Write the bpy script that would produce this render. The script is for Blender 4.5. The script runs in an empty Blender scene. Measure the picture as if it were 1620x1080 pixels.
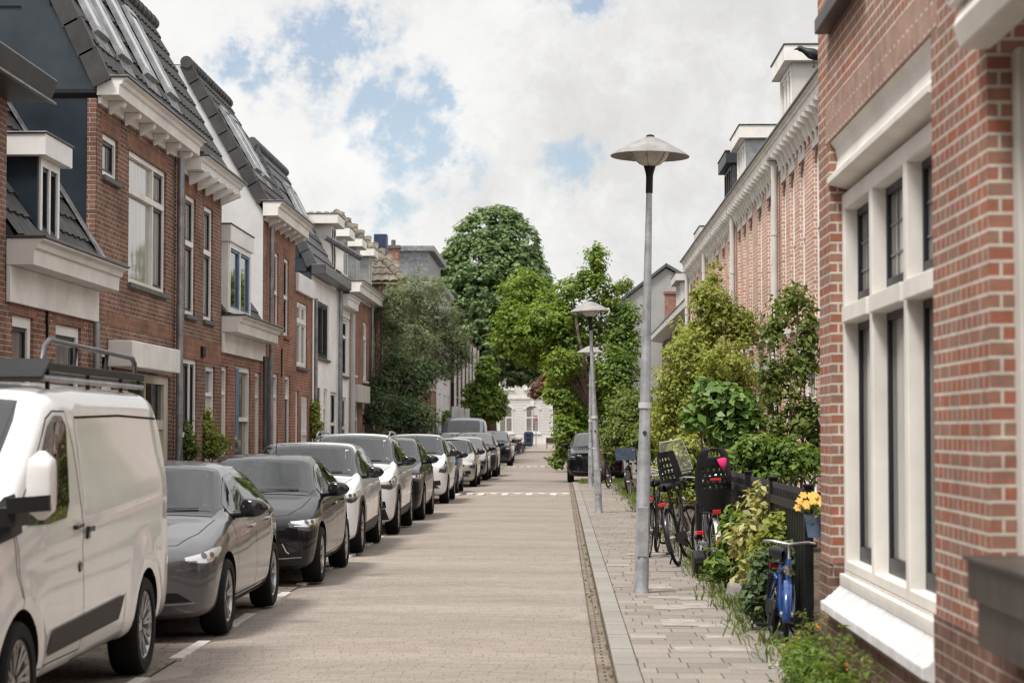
import bpy, bmesh, math, random
import numpy as np
from mathutils import Vector, Matrix
from mathutils.bvhtree import BVHTree
from mathutils.geometry import tessellate_polygon

random.seed(7)
RNG = np.random.default_rng(11)
SC = bpy.context.scene
COL = SC.collection
R = math.radians
FPX, VX, HY, EYE = 3150.0, 887.0, 679.0, 1.72      # focal length in photo pixels, vanishing point, eye height

def at(px, py, Y):
    "world X, Z of photo pixel (px, py) at distance Y"
    return (px - VX) / FPX * Y, EYE - (py - HY) / FPX * Y

def Yof(px, X):
    return X * FPX / (px - VX)

# ------------------------------------------------------------------ objects
def tag(o, label=None, cat=None, group=None, kind=None):
    if label: o['label'] = label
    if cat: o['category'] = cat
    if group: o['group'] = group
    if kind: o['kind'] = kind
    return o

def thing(name, label, cat, loc=(0, 0, 0), rot=(0, 0, 0), group=None):
    o = bpy.data.objects.new(name, None)
    COL.objects.link(o)
    o.location = loc
    o.rotation_euler = rot
    o.empty_display_size = 0.2
    return tag(o, label, cat, group)

def root_of(o):
    while o.parent: o = o.parent
    return o

def copy_tree(o, parent=None):
    c = o.copy(); COL.objects.link(c)
    if parent: c.parent = parent
    for ch in [x for x in bpy.data.objects if x.parent == o]:
        copy_tree(ch, c)
    return c

class MB:
    "collects quads, boxes, tubes; build() links them as one mesh object"
    def __init__(self):
        self.v = []; self.f = []; self.m = []
    def face(self, pts, mi=0):
        b = len(self.v)
        self.v.extend(tuple(p) for p in pts)
        self.f.append(tuple(range(b, b + len(pts)))); self.m.append(mi)
        return self
    def box(self, x0, x1, y0, y1, z0, z1, mi=0):
        if x0 > x1: x0, x1 = x1, x0
        if y0 > y1: y0, y1 = y1, y0
        if z0 > z1: z0, z1 = z1, z0
        b = len(self.v)
        self.v += [(x0,y0,z0),(x1,y0,z0),(x1,y1,z0),(x0,y1,z0),(x0,y0,z1),(x1,y0,z1),(x1,y1,z1),(x0,y1,z1)]
        for q in ((0,3,2,1),(4,5,6,7),(0,1,5,4),(1,2,6,5),(2,3,7,6),(3,0,4,7)):
            self.f.append(tuple(b+i for i in q)); self.m.append(mi)
        return self
    def obox(self, c, ux, uy, uz, hx, hy, hz, mi=0):
        "oriented box"
        c = Vector(c); ux = Vector(ux).normalized()*hx; uy = Vector(uy).normalized()*hy; uz = Vector(uz).normalized()*hz
        b = len(self.v)
        for s, t, w in ((-1,-1,-1),(1,-1,-1),(1,1,-1),(-1,1,-1),(-1,-1,1),(1,-1,1),(1,1,1),(-1,1,1)):
            self.v.append(tuple(c + s*ux + t*uy + w*uz))
        for q in ((0,3,2,1),(4,5,6,7),(0,1,5,4),(1,2,6,5),(2,3,7,6),(3,0,4,7)):
            self.f.append(tuple(b+i for i in q)); self.m.append(mi)
        return self
    def tube(self, pts, r, n=8, mi=0, caps=True, closed=False):
        pts = [Vector(p) for p in pts]
        if not isinstance(r, (list, tuple)): r = [r]*len(pts)
        rings = []
        N = len(pts); prev = None
        for i, p in enumerate(pts):
            if closed: d = (pts[(i+1) % N] - pts[i-1])
            else: d = (pts[min(i+1, N-1)] - pts[max(i-1, 0)])
            d.normalize()
            a = prev if prev is not None else (Vector((0,0,1)) if abs(d.z) < .9 else Vector((1,0,0)))
            u = (a - d*a.dot(d))
            if u.length < 1e-5: u = Vector((0,1,0)) - d*d.y
            u.normalize(); w = d.cross(u); prev = u
            b = len(self.v)
            for k in range(n):
                t = 2*math.pi*k/n
                self.v.append(tuple(p + (u*math.cos(t) + w*math.sin(t))*r[i]))
            rings.append(b)
        for i in range(N if closed else N-1):
            a, b = rings[i], rings[(i+1) % N]
            for k in range(n):
                k2 = (k+1) % n
                self.f.append((a+k, a+k2, b+k2, b+k)); self.m.append(mi)
        if caps and not closed:
            self.f.append(tuple(rings[0]+k for k in reversed(range(n)))); self.m.append(mi)
            self.f.append(tuple(rings[-1]+k for k in range(n))); self.m.append(mi)
        return self
    def lathe(self, c, prof, n=24, axis='z', mi=0, tilt=None):
        "prof: (radius, height) pairs"
        c = Vector(c); rings = []
        for r, h in prof:
            b = len(self.v); rings.append(b)
            for k in range(n):
                t = 2*math.pi*k/n
                a, e = r*math.cos(t), r*math.sin(t)
                p = Vector((a, e, h)) if axis == 'z' else (Vector((h, a, e)) if axis == 'x' else Vector((a, h, e)))
                if tilt is not None: p = tilt @ p
                self.v.append(tuple(c + p))
        for i in range(len(prof)-1):
            for k in range(n):
                k2 = (k+1) % n
                self.f.append((rings[i]+k, rings[i]+k2, rings[i+1]+k2, rings[i+1]+k)); self.m.append(mi)
        return self
    def prism(self, poly, axis, a0, a1, mi=0):
        "extrude a 2D polygon (list of pairs in the other two axes, in x,y,z order) along axis"
        def p3(q, a):
            return (a, q[0], q[1]) if axis == 'x' else ((q[0], a, q[1]) if axis == 'y' else (q[0], q[1], a))
        b = len(self.v); n = len(poly)
        self.v += [p3(q, a0) for q in poly] + [p3(q, a1) for q in poly]
        for k in range(n):
            k2 = (k+1) % n
            self.f.append((b+k, b+k2, b+n+k2, b+n+k)); self.m.append(mi)
        self.f.append(tuple(b+k for k in reversed(range(n)))); self.m.append(mi)
        self.f.append(tuple(b+n+k for k in range(n))); self.m.append(mi)
        return self
    def grid(self, P, mi=0, flip=False):
        "P: rows of points"
        b = len(self.v); nu = len(P); nv = len(P[0])
        for row in P: self.v.extend(tuple(p) for p in row)
        for i in range(nu-1):
            for j in range(nv-1):
                q = (b+i*nv+j, b+i*nv+j+1, b+(i+1)*nv+j+1, b+(i+1)*nv+j)
                self.f.append(q[::-1] if flip else q); self.m.append(mi)
        return self
    def build(self, name, mats, parent=None, smooth=False, bevel=0, angle=40, world=True):
        if not isinstance(mats, (list, tuple)): mats = [mats]
        off = Vector((0,0,0))
        if parent is not None and world: off = root_of(parent).location
        co = np.array(self.v, dtype=np.float64).reshape(-1, 3)
        me = bpy.data.meshes.new(name)
        me.from_pydata((co - np.array(off)).tolist(), [], self.f)
        for m in mats: me.materials.append(m)
        if len(mats) > 1: me.polygons.foreach_set('material_index', self.m)
        box_uv(me, co)
        o = bpy.data.objects.new(name, me); COL.objects.link(o)
        if parent is not None: o.parent = parent
        if smooth:
            me.polygons.foreach_set('use_smooth', [True]*len(me.polygons))
            if angle < 180: me.set_sharp_from_angle(angle=R(angle))
        if bevel:
            bv = o.modifiers.new('bevel', 'BEVEL'); bv.width = bevel; bv.segments = 2; bv.limit_method = 'ANGLE'; bv.angle_limit = R(50)
        me.update()
        return o

def box_uv(me, co):
    n = len(me.loops)
    if not n: return
    li = np.empty(n, dtype=np.int32); me.loops.foreach_get('vertex_index', li)
    nf = len(me.polygons)
    tot = np.empty(nf, dtype=np.int32); me.polygons.foreach_get('loop_total', tot)
    nor = np.empty(nf*3); me.polygons.foreach_get('normal', nor); nor = np.abs(nor.reshape(-1, 3))
    ax = np.repeat(np.argmax(nor, axis=1), tot)
    p = co[li]
    u = np.where(ax == 0, p[:, 1], p[:, 0]); v = np.where(ax == 2, p[:, 1], p[:, 2])
    uv = me.uv_layers.new(name='UVMap')
    uv.data.foreach_set('uv', np.stack([u, v], 1).ravel())

def raw_mesh(name, v, f_quads, mats, parent=None, smooth=False):
    "fast mesh from numpy arrays; v in world space"
    off = np.array(root_of(parent).location) if parent is not None else np.zeros(3)
    me = bpy.data.meshes.new(name)
    v = v - off
    me.vertices.add(len(v)); me.vertices.foreach_set('co', v.astype(np.float32).ravel())
    k = f_quads.shape[1]; nf = len(f_quads)
    me.loops.add(nf*k); me.loops.foreach_set('vertex_index', f_quads.astype(np.int32).ravel())
    me.polygons.add(nf); me.polygons.foreach_set('loop_start', np.arange(0, nf*k, k, dtype=np.int32))
    try: me.polygons.foreach_set('loop_total', np.full(nf, k, dtype=np.int32))
    except Exception: pass
    for m in (mats if isinstance(mats, (list, tuple)) else [mats]): me.materials.append(m)
    me.update(calc_edges=True); me.validate()
    if smooth: me.polygons.foreach_set('use_smooth', [True]*nf)
    o = bpy.data.objects.new(name, me); COL.objects.link(o)
    if parent is not None: o.parent = parent
    return o

# ------------------------------------------------------------------ materials
class NT:
    def __init__(self, name):
        self.mat = bpy.data.materials.new(name); self.mat.use_nodes = True
        self.t = self.mat.node_tree; self.t.nodes.clear()
        self.out = self.n('ShaderNodeOutputMaterial')
    def n(self, typ, **kw):
        nd = self.t.nodes.new(typ)
        for k, v in kw.items():
            if k.startswith('i_'):
                nd.inputs[k[2:].replace('_', ' ')].default_value = v
            else: setattr(nd, k, v)
        return nd
    def l(self, a, b): self.t.links.new(a, b)
    def bsdf(self, col=(.5,.5,.5), rough=.6, metal=0., spec=.5, coat=0., ior=None):
        b = self.n('ShaderNodeBsdfPrincipled')
        b.inputs['Base Color'].default_value = (*col, 1)
        b.inputs['Roughness'].default_value = rough
        b.inputs['Metallic'].default_value = metal
        b.inputs['Specular IOR Level'].default_value = spec
        b.inputs['Coat Weight'].default_value = coat
        b.inputs['Coat Roughness'].default_value = .03
        if ior: b.inputs['IOR'].default_value = ior
        self.l(b.outputs[0], self.out.inputs[0])
        return b
    def noise(self, vec, scale, detail=4, rough=.6, dist=0):
        nz = self.n('ShaderNodeTexNoise'); nz.inputs['Scale'].default_value = scale
        nz.inputs['Detail'].default_value = detail; nz.inputs['Roughness'].default_value = rough
        nz.inputs['Distortion'].default_value = dist
        if vec is not None: self.l(vec, nz.inputs['Vector'])
        return nz.outputs['Fac']
    def ramp(self, fac, stops):
        r = self.n('ShaderNodeValToRGB')
        el = r.color_ramp.elements
        while len(el) < len(stops): el.new(.5)
        for e, (p, c) in zip(el, stops):
            e.position = p; e.color = (*c, 1) if len(c) == 3 else c
        self.l(fac, r.inputs[0])
        return r.outputs[0]
    def mix(self, a, b, fac, mode='MIX'):
        m = self.n('ShaderNodeMix', data_type='RGBA', blend_type=mode)
        for s, x in ((6, a), (7, b), (0, fac)):
            if isinstance(x, (int, float)): m.inputs[s].default_value = x
            elif isinstance(x, tuple): m.inputs[s].default_value = (*x, 1)
            else: self.l(x, m.inputs[s])
        return m.outputs[2]
    def bump(self, h, b, strength=.5, dist=.01):
        bp = self.n('ShaderNodeBump'); bp.inputs['Strength'].default_value = strength; bp.inputs['Distance'].default_value = dist
        self.l(h, bp.inputs['Height']); self.l(bp.outputs[0], b.inputs['Normal'])

def plain(name, col, rough=.55, metal=0., spec=.28, coat=0., dirt=.15, scale=3., bump=0., ior=None):
    n = NT(name); b = n.bsdf(col, rough, metal, spec, coat, ior)
    tc = n.n('ShaderNodeTexCoord')
    if dirt:
        f = n.noise(tc.outputs['Object'], scale, 6, .65)
        lo = tuple(c*(1-dirt*1.6) for c in col); hi = tuple(min(1, c*(1+dirt*.7)) for c in col)
        n.l(n.ramp(f, [(.3, lo), (.68, hi)]), b.inputs['Base Color'])
    if bump:
        n.bump(n.noise(tc.outputs['Object'], scale*12, 4), b, .4, bump)
    return n.mat

def brick_mat(name, c1, c2, mortar, w=.21, h=.0625, joint=.006, dark=.35, squash=None, rot=False, blotch=.5, bump=.006, bias=0.):
    n = NT(name); b = n.bsdf(c1, .85, spec=.12)
    tc = n.n('ShaderNodeTexCoord'); uv = tc.outputs['UV']
    if rot:
        mp = n.n('ShaderNodeMapping'); mp.inputs['Rotation'].default_value = (0, 0, R(90)); n.l(uv, mp.inputs[0]); uv = mp.outputs[0]
    br = n.n('ShaderNodeTexBrick'); br.offset = .5
    br.inputs['Scale'].default_value = 1; br.inputs['Brick Width'].default_value = w; br.inputs['Row Height'].default_value = h
    br.inputs['Mortar Size'].default_value = joint; br.inputs['Mortar Smooth'].default_value = .25; br.inputs['Bias'].default_value = bias
    if squash: br.squash = squash; br.squash_frequency = 2
    br.inputs['Color1'].default_value = (*c1, 1); br.inputs['Color2'].default_value = (*c2, 1)
    br.inputs['Mortar'].default_value = (*mortar, 1)
    n.l(uv, br.inputs['Vector'])
    big = n.noise(uv, .9, 5, .7)
    fine = n.noise(uv, 9, 4, .7)
    c = n.mix(br.outputs['Color'], n.ramp(big, [(.3, (1-blotch,)*3), (.7, (1.15, 1.12, 1.08))]), 1., 'MULTIPLY')
    c = n.mix(c, n.ramp(fine, [(.25, (1-dark,)*3), (.7, (1.1,)*3)]), 1., 'MULTIPLY')
    n.l(c, b.inputs['Base Color'])
    inv = n.n('ShaderNodeMath', operation='SUBTRACT'); inv.inputs[0].default_value = 1.; n.l(br.outputs['Fac'], inv.inputs[1])
    ad = n.n('ShaderNodeMath', operation='MULTIPLY_ADD'); n.l(fine, ad.inputs[0]); ad.inputs[1].default_value = .35; n.l(inv.outputs[0], ad.inputs[2])
    n.bump(ad.outputs[0], b, .6, bump)
    return n.mat

def car_glass(name, tint, ior):
    n = NT(name); t = n.n('ShaderNodeBsdfTransparent'); t.inputs[0].default_value = (*tint, 1)
    g = n.n('ShaderNodeBsdfGlossy'); g.inputs['Roughness'].default_value = .02; g.inputs[0].default_value = (.95,.97,.97,1)
    f = n.n('ShaderNodeFresnel'); f.inputs[0].default_value = ior
    m = n.n('ShaderNodeMixShader'); n.l(f.outputs[0], m.inputs[0]); n.l(t.outputs[0], m.inputs[1]); n.l(g.outputs[0], m.inputs[2]); n.l(m.outputs[0], n.out.inputs[0])
    return n.mat

def glass_mat(name, col=(.02,.022,.025), ior=1.62, rough=.02, curtain=None, wob=.12):
    n = NT(name); b = n.bsdf(col, rough, spec=.5, ior=ior)
    tc = n.n('ShaderNodeTexCoord')
    if curtain:
        mp = n.n('ShaderNodeMapping'); mp.inputs['Scale'].default_value = (1, 14, .6); n.l(tc.outputs['Object'], mp.inputs[0])
        f = n.noise(mp.outputs[0], 1.6, 3)
        n.l(n.ramp(f, [(.3, tuple(c*.55 for c in curtain)), (.7, curtain)]), b.inputs['Base Color'])
        b.inputs['Roughness'].default_value = .04
    w = n.noise(tc.outputs['Object'], 1.3, 2)
    if wob: n.bump(w, b, wob, .02)
    return n.mat

def paint_mat(name, col, metal=0., rough=.35, coat=1., flake=0.):
    n = NT(name); b = n.bsdf(col, rough, metal, .08, coat)
    tc = n.n('ShaderNodeTexCoord')
    f = n.noise(tc.outputs['Object'], 2.2, 6, .7)
    lo = tuple(c*.9 for c in col)
    base = n.ramp(f, [(.3, lo), (.65, col)])
    n.l(base, b.inputs['Base Color'])
    rr = n.n('ShaderNodeMapRange'); rr.inputs['From Min'].default_value = .3; rr.inputs['From Max'].default_value = .7
    rr.inputs['To Min'].default_value = .02; rr.inputs['To Max'].default_value = .09
    n.l(f, rr.inputs['Value']); n.l(rr.outputs[0], b.inputs['Coat Roughness'])
    return n.mat

def leaf_mat(name, dark, mid, light, trans=.35, rough=.5, spec=.22):
    n = NT(name)
    geo = n.n('ShaderNodeNewGeometry')
    tc = n.n('ShaderNodeTexCoord')
    f2 = n.noise(tc.outputs['Object'], 1.1, 3)
    ad = n.n('ShaderNodeMath', operation='MULTIPLY_ADD'); n.l(geo.outputs['Random Per Island'], ad.inputs[0]); ad.inputs[1].default_value = .55
    sb = n.n('ShaderNodeMath', operation='MULTIPLY_ADD'); n.l(f2, sb.inputs[0]); sb.inputs[1].default_value = .9; sb.inputs[2].default_value = -.22
    n.l(sb.outputs[0], ad.inputs[2])
    dark, mid, light = [tuple(min(.8, q*1.22) for q in c_) for c_ in (dark, mid, light)]
    c = n.ramp(ad.outputs[0], [(.1, dark), (.5, mid), (.95, light)])
    b = n.bsdf(mid, rough, spec=spec)
    n.l(c, b.inputs['Base Color'])
    tr = n.n('ShaderNodeBsdfTranslucent')
    n.l(n.mix(c, (1.15, 1.15, .55), 1., 'MULTIPLY'), tr.inputs['Color'])
    mx = n.n('ShaderNodeMixShader'); mx.inputs[0].default_value = trans
    n.l(b.outputs[0], mx.inputs[1]); n.l(tr.outputs[0], mx.inputs[2]); n.l(mx.outputs[0], n.out.inputs[0])
    return n.mat

M = {}
M['brick_brown'] = brick_mat('brown brick', (.19,.098,.07), (.285,.155,.115), (.46,.41,.36), joint=.0055)
M['brick_red'] = brick_mat('red brick', (.285,.12,.078), (.36,.18,.125), (.48,.42,.37), joint=.0055)
M['brick_mix'] = brick_mat('weathered brick', (.22,.10,.066), (.34,.17,.12), (.50,.45,.40), joint=.006)
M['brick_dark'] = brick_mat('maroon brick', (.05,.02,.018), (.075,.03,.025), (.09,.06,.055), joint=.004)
M['brick_orange'] = brick_mat('orange brick', (.335,.125,.08), (.28,.175,.135), (.53,.49,.44), w=.215, joint=.0075, squash=.5, blotch=.25, dark=.3)
M['brick_plinth'] = brick_mat('plinth brick', (.15,.085,.07), (.22,.13,.105), (.36,.31,.27), joint=.006, blotch=.4)
M['brick_pink'] = brick_mat('pink brick', (.45,.225,.168), (.50,.33,.27), (.72,.67,.61), joint=.0075, blotch=.25, dark=.25)
M['brick_white'] = brick_mat('white painted brick', (.78,.775,.76), (.82,.81,.80), (.7,.69,.67), joint=.003, blotch=.12, dark=.1)
M['soldier'] = brick_mat('upright brick course', (.24,.105,.07), (.31,.15,.10), (.40,.34,.29), rot=True, joint=.005, w=.21)
M['soldier_pink'] = brick_mat('upright grey brick course', (.34,.19,.15), (.38,.25,.205), (.56,.49,.43), rot=True, joint=.007, w=.22, blotch=.2)
M['cream'] = plain('cream paint', (.73,.705,.66), .5, dirt=.12, scale=1.5)
M['cream2'] = plain('grey cream paint', (.54,.52,.485), .5, dirt=.1, scale=1.5)
M['white'] = plain('white paint', (.76,.75,.72), .45, dirt=.1, scale=1.5)
M['stucco'] = plain('light stucco', (.58,.575,.57), .9, dirt=.12, scale=.9, bump=.004)
M['stucco_g'] = plain('grey render', (.33,.325,.315), .9, dirt=.12, scale=.9, bump=.004)
M['stucco_w'] = plain('white stucco', (.47,.46,.44), .9, dirt=.1, scale=.7, bump=.004)
M['navy'] = plain('navy sheet', (.022,.030,.040), .32, dirt=.25, scale=1.2)
M['navy_panel'] = plain('navy panel', (.045,.058,.070), .38, dirt=.2, scale=1.5)
M['charcoal'] = plain('charcoal paint', (.035,.037,.042), .45, dirt=.2)
M['blackgreen'] = plain('black sash paint', (.018,.019,.024), .4, dirt=.15)
M['blue_paint'] = plain('blue paint', (.12,.19,.34), .45, dirt=.15)
M['tile_dark'] = plain('dark roof tile', (.055,.052,.052), .6, dirt=.3, scale=2.5, bump=.003)
M['tile_grey'] = plain('grey roof tile', (.085,.09,.095), .55, dirt=.25, scale=2, bump=.003)
M['tile_moss'] = plain('mossy pantile', (.15,.13,.10), .85, dirt=.5, scale=2.2, bump=.004)
M['zinc'] = plain('zinc', (.30,.31,.32), .42, metal=.6, dirt=.25, scale=4)
M['zinc_dark'] = plain('dark zinc', (.12,.12,.125), .4, metal=.5, dirt=.25, scale=4)
M['lead'] = plain('lead flashing', (.22,.225,.23), .5, metal=.3, dirt=.35, scale=5)
M['stone'] = plain('pale stone sill', (.60,.60,.60), .7, dirt=.18, scale=4)
M['stone_grey'] = plain('dark stone sill', (.12,.115,.11), .7, dirt=.2, scale=4)
M['glass'] = glass_mat('window glass', (.012,.014,.016), ior=2.2)
M['glass_sky'] = glass_mat('glass with painted sky reflection', ior=2.0, curtain=(.42,.41,.38))  # pale streaked base colour paints the sky's reflection into the panes
M['glass_cur'] = glass_mat('curtain behind glass', ior=2.0, curtain=(.20,.19,.175))
M['wood_dark'] = plain('dark door', (.05,.035,.03), .5, dirt=.2)
M['door_cream'] = plain('cream door', (.50,.46,.38), .5, dirt=.1)
M['rope'] = plain('cream rope', (.62,.57,.48), .8, dirt=.1)
M['galv'] = plain('galvanised steel', (.36,.37,.385), .5, metal=.35, dirt=.28, scale=5)
M['lampgrey'] = plain('grey lamp hood', (.25,.24,.23), .6, dirt=.2, scale=6)
M['opal'] = plain('opal glass bowl', (.58,.55,.50), .25, dirt=.15, scale=8)
M['rubber'] = plain('tyre rubber', (.009,.009,.0095), .8, spec=.25, dirt=.3, scale=9)
M['arch'] = plain('wheel arch liner', (.008,.008,.008), .9, spec=.1, dirt=0)
M['plastic'] = plain('black plastic', (.010,.010,.011), .5, dirt=.2, scale=6)
M['gloss_black'] = plain('gloss black', (.012,.012,.014), .12, coat=.6, dirt=.0)
M['rim'] = plain('silver alloy', (.42,.42,.43), .3, metal=.85, dirt=.2, scale=9)
M['rim_dark'] = plain('dark alloy', (.06,.06,.065), .35, metal=.7, dirt=.2, scale=9)
M['chrome'] = plain('chrome', (.6,.6,.6), .14, metal=1., dirt=0)
M['screen'] = glass_mat('windscreen glass', (.05,.05,.05), ior=1.9, rough=.03, wob=0)
M['screen_van'] = glass_mat('van windscreen', (.03,.03,.032), ior=1.45, rough=.06, wob=0)
M['screen_clear'] = car_glass('clear windscreen', (.80,.83,.82), 1.75)
M['tint_clear'] = car_glass('clear side glass', (.55,.58,.57), 1.6)
M['cabin'] = plain('dark cabin trim', (.025,.025,.026), .7, dirt=.2)
M['seat'] = plain('grey seat fabric', (.075,.073,.072), .9, dirt=.2, scale=9)
M['tint'] = glass_mat('side glass', (.012,.014,.014), ior=1.75, rough=.015, wob=0)
M['lens'] = plain('headlamp lens', (.50,.51,.52), .08, coat=1., dirt=.0)
M['lens_dark'] = plain('headlamp inside', (.05,.05,.055), .15, coat=1., dirt=0)
M['red'] = plain('red plastic', (.48,.018,.02), .25, coat=.5, dirt=.1)
M['pink'] = plain('pink cloth', (.72,.03,.16), .8, dirt=.15)
M['plate_y'] = plain('yellow plate', (.75,.52,.06), .4, dirt=.1)
M['plate_w'] = plain('pale plate', (.72,.68,.58), .4, dirt=.1)
M['bark'] = plain('bark', (.13,.095,.07), .9, dirt=.45, scale=9, bump=.01)
M['bark_pale'] = plain('pale bark', (.34,.32,.29), .85, dirt=.4, scale=9, bump=.006)
M['stem'] = plain('stem', (.09,.075,.04), .85, dirt=.3, scale=9)
M['iron'] = plain('black iron', (.009,.009,.010), .45, dirt=.3, scale=7)
M['bike_black'] = plain('black bike paint', (.015,.015,.017), .3, coat=.4, dirt=.1)
M['bike_blue'] = plain('blue bike paint', (.014,.05,.19), .25, coat=.7, dirt=.15)
M['steel'] = plain('bike steel', (.5,.5,.5), .25, metal=.9, dirt=.2, scale=9)
M['perspex'] = None
M['crate'] = plain('blue grey crate', (.06,.085,.13), .6, dirt=.2, scale=6)
M['bin_blue'] = plain('dark blue bin', (.03,.045,.09), .45, dirt=.2)
M['sign_back'] = plain('sign back', (.58,.57,.55), .5, metal=.2, dirt=.12)
M['feather'] = plain('black feathers', (.012,.013,.018), .5, dirt=.2, scale=20)
M['terracotta'] = plain('orange petals', (.75,.20,.02), .6, dirt=.2, scale=30)
M['yellow_petal'] = plain('yellow petals', (.72,.40,.08), .6, dirt=.2, scale=30)
M['pot_blue'] = plain('blue grey pot', (.10,.14,.22), .5, dirt=.2)
M['planter'] = plain('bronze zinc planter', (.075,.062,.054), .42, metal=.5, dirt=.4, scale=3)
M['rock'] = plain('boulder', (.28,.26,.235), .9, dirt=.3, scale=6, bump=.01)

def clear_mat():
    n = NT('scratched perspex'); b = n.bsdf((.8,.82,.8), .08)
    b.inputs['Alpha'].default_value = .13
    return n.mat
M['perspex'] = clear_mat()
# ------------------------------------------------------------------ camera, sun, sky
cam = bpy.data.cameras.new('camera'); camo = bpy.data.objects.new('camera', cam); COL.objects.link(camo)
cam.sensor_width = 36; cam.lens = FPX/1620*36; cam.clip_start = .1; cam.clip_end = 3000
camo.location = (0, 0, EYE)
camo.rotation_euler = (R(90) + math.atan((HY-540)/FPX), 0, math.atan((VX-810)/FPX))
cam.dof.use_dof = True; cam.dof.focus_distance = 27; cam.dof.aperture_fstop = 3.5
SC.camera = camo
SC.view_settings.view_transform = 'Standard'; SC.view_settings.look = 'None'
SC.view_settings.exposure = 0.40; SC.view_settings.gamma = 1
try:
    SC.cycles.use_denoising = True; SC.cycles.denoiser = 'OPENIMAGEDENOISE'
    SC.cycles.max_bounces = 6; SC.cycles.transparent_max_bounces = 8
    SC.cycles.sample_clamp_indirect = 4; SC.cycles.filter_width = 1.3
except Exception: pass

SUN_EL, SUN_AZ = R(60), math.atan2(-.52, -.55)
sd = Vector((math.sin(SUN_AZ)*math.cos(SUN_EL), math.cos(SUN_AZ)*math.cos(SUN_EL), math.sin(SUN_EL)))
sl = bpy.data.lights.new('sun', 'SUN'); sl.energy = 3.5; sl.angle = R(14); sl.color = (1, .955, .90)
so = bpy.data.objects.new('sun', sl); COL.objects.link(so)
so.rotation_euler = (-sd).to_track_quat('-Z', 'Y').to_euler()

w = bpy.data.worlds.new('World'); SC.world = w; w.use_nodes = True
nt = w.node_tree; nt.nodes.clear()
class WN(NT):
    def __init__(self): self.t = nt
W = WN()
wo = W.n('ShaderNodeOutputWorld')
sky = W.n('ShaderNodeTexSky'); sky.sky_type = 'NISHITA'; sky.sun_disc = False
sky.sun_elevation = SUN_EL; sky.sun_rotation = SUN_AZ; sky.air_density = 1.0; sky.dust_density = .6; sky.ozone_density = 1.4
bg1 = W.n('ShaderNodeBackground'); bg1.inputs[1].default_value = .095
W.l(sky.outputs[0], bg1.inputs[0])
tc = W.n('ShaderNodeTexCoord'); d0 = tc.outputs['Generated']
def vmath(op, a, b):
    m = W.n('ShaderNodeVectorMath', operation=op)
    for i, x in enumerate((a, b)):
        if isinstance(x, tuple): m.inputs[i].default_value = x
        else: W.l(x, m.inputs[i])
    return m
def fmath(op, a, b, clamp=False):
    m = W.n('ShaderNodeMath', operation=op); m.use_clamp = clamp
    for i, x in enumerate((a, b)):
        if isinstance(x, (int, float)): m.inputs[i].default_value = x
        else: W.l(x, m.inputs[i])
    return m.outputs[0]
# domain-warped direction, so cloud edges billow
nz = W.n('ShaderNodeTexNoise'); nz.inputs['Scale'].default_value = 22; nz.inputs['Detail'].default_value = 7; nz.inputs['Roughness'].default_value = .62
W.l(d0, nz.inputs['Vector'])
wv = vmath('SUBTRACT', nz.outputs['Color'], (.5, .5, .5))
sc_ = W.n('ShaderNodeVectorMath', operation='SCALE'); W.l(wv.outputs[0], sc_.inputs[0]); sc_.inputs['Scale'].default_value = .06
dw = vmath('ADD', d0, sc_.outputs[0]).outputs[0]
def blob(px, py, rad):
    d = Vector(((px-VX)/FPX, 1, -(py-HY)/FPX)).normalized()
    ln = vmath('DISTANCE', dw, tuple(d)).outputs['Value']
    return fmath('SUBTRACT', 1.0, fmath('DIVIDE', ln, rad/FPX), True)
hol = None
for px, py, rad in ((372,70,70),(425,120,55),(500,90,120),(565,45,110),(590,125,90),(650,165,85),(715,150,75),(690,240,110),
                    (625,205,70),(912,262,75),(600,345,70),(925,8,70)):
    b = blob(px, py, rad)
    hol = b if hol is None else fmath('MAXIMUM', hol, b)
wisps = W.noise(d0, 34, 8, .7)
# elsewhere: broken cloud all over the sky
rest = W.noise(dw, 3.2, 6, .6)
far = fmath('MULTIPLY', fmath('SUBTRACT', rest, .56, True), 3.0, True)
dcam = Vector((0, 1, .12)).normalized()
away = fmath('MULTIPLY', fmath('SUBTRACT', vmath('DISTANCE', d0, tuple(dcam)).outputs['Value'], .38, True), 6, True)
blue = fmath('ADD', fmath('MULTIPLY', hol, fmath('ADD', fmath('MULTIPLY', wisps, 3.6), -1.18)), fmath('MULTIPLY', far, away))
bl = W.n('ShaderNodeMapRange', interpolation_type='SMOOTHSTEP'); bl.inputs['From Min'].default_value = .08; bl.inputs['From Max'].default_value = .55
bl.inputs['To Max'].default_value = .74
W.l(blue, bl.inputs['Value'])
shade = W.noise(dw, 11, 7, .62)
gr = blob(1220, 150, 620)
tone = fmath('ADD', shade, fmath('MULTIPLY', gr, -.12))
ccol = W.ramp(tone, [(.15, (.49, .485, .477)), (.36, (.59, .585, .577)), (.50, (.70, .695, .687)), (.68, (.755, .75, .742))])
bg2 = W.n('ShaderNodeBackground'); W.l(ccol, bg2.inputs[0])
dt = vmath('DOT_PRODUCT', d0, tuple(Vector((-.1, -.45, .89)).normalized())).outputs['Value']          # clouds brightened overhead and behind, out of view, as added fill light
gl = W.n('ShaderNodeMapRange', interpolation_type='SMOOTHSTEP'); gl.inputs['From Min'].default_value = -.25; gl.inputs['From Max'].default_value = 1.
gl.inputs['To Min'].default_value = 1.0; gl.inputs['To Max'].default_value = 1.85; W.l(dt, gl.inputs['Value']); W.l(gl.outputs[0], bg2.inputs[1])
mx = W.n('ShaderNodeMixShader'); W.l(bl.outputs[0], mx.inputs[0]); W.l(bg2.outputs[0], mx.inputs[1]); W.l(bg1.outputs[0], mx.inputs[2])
W.l(mx.outputs[0], wo.inputs[0])

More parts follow.
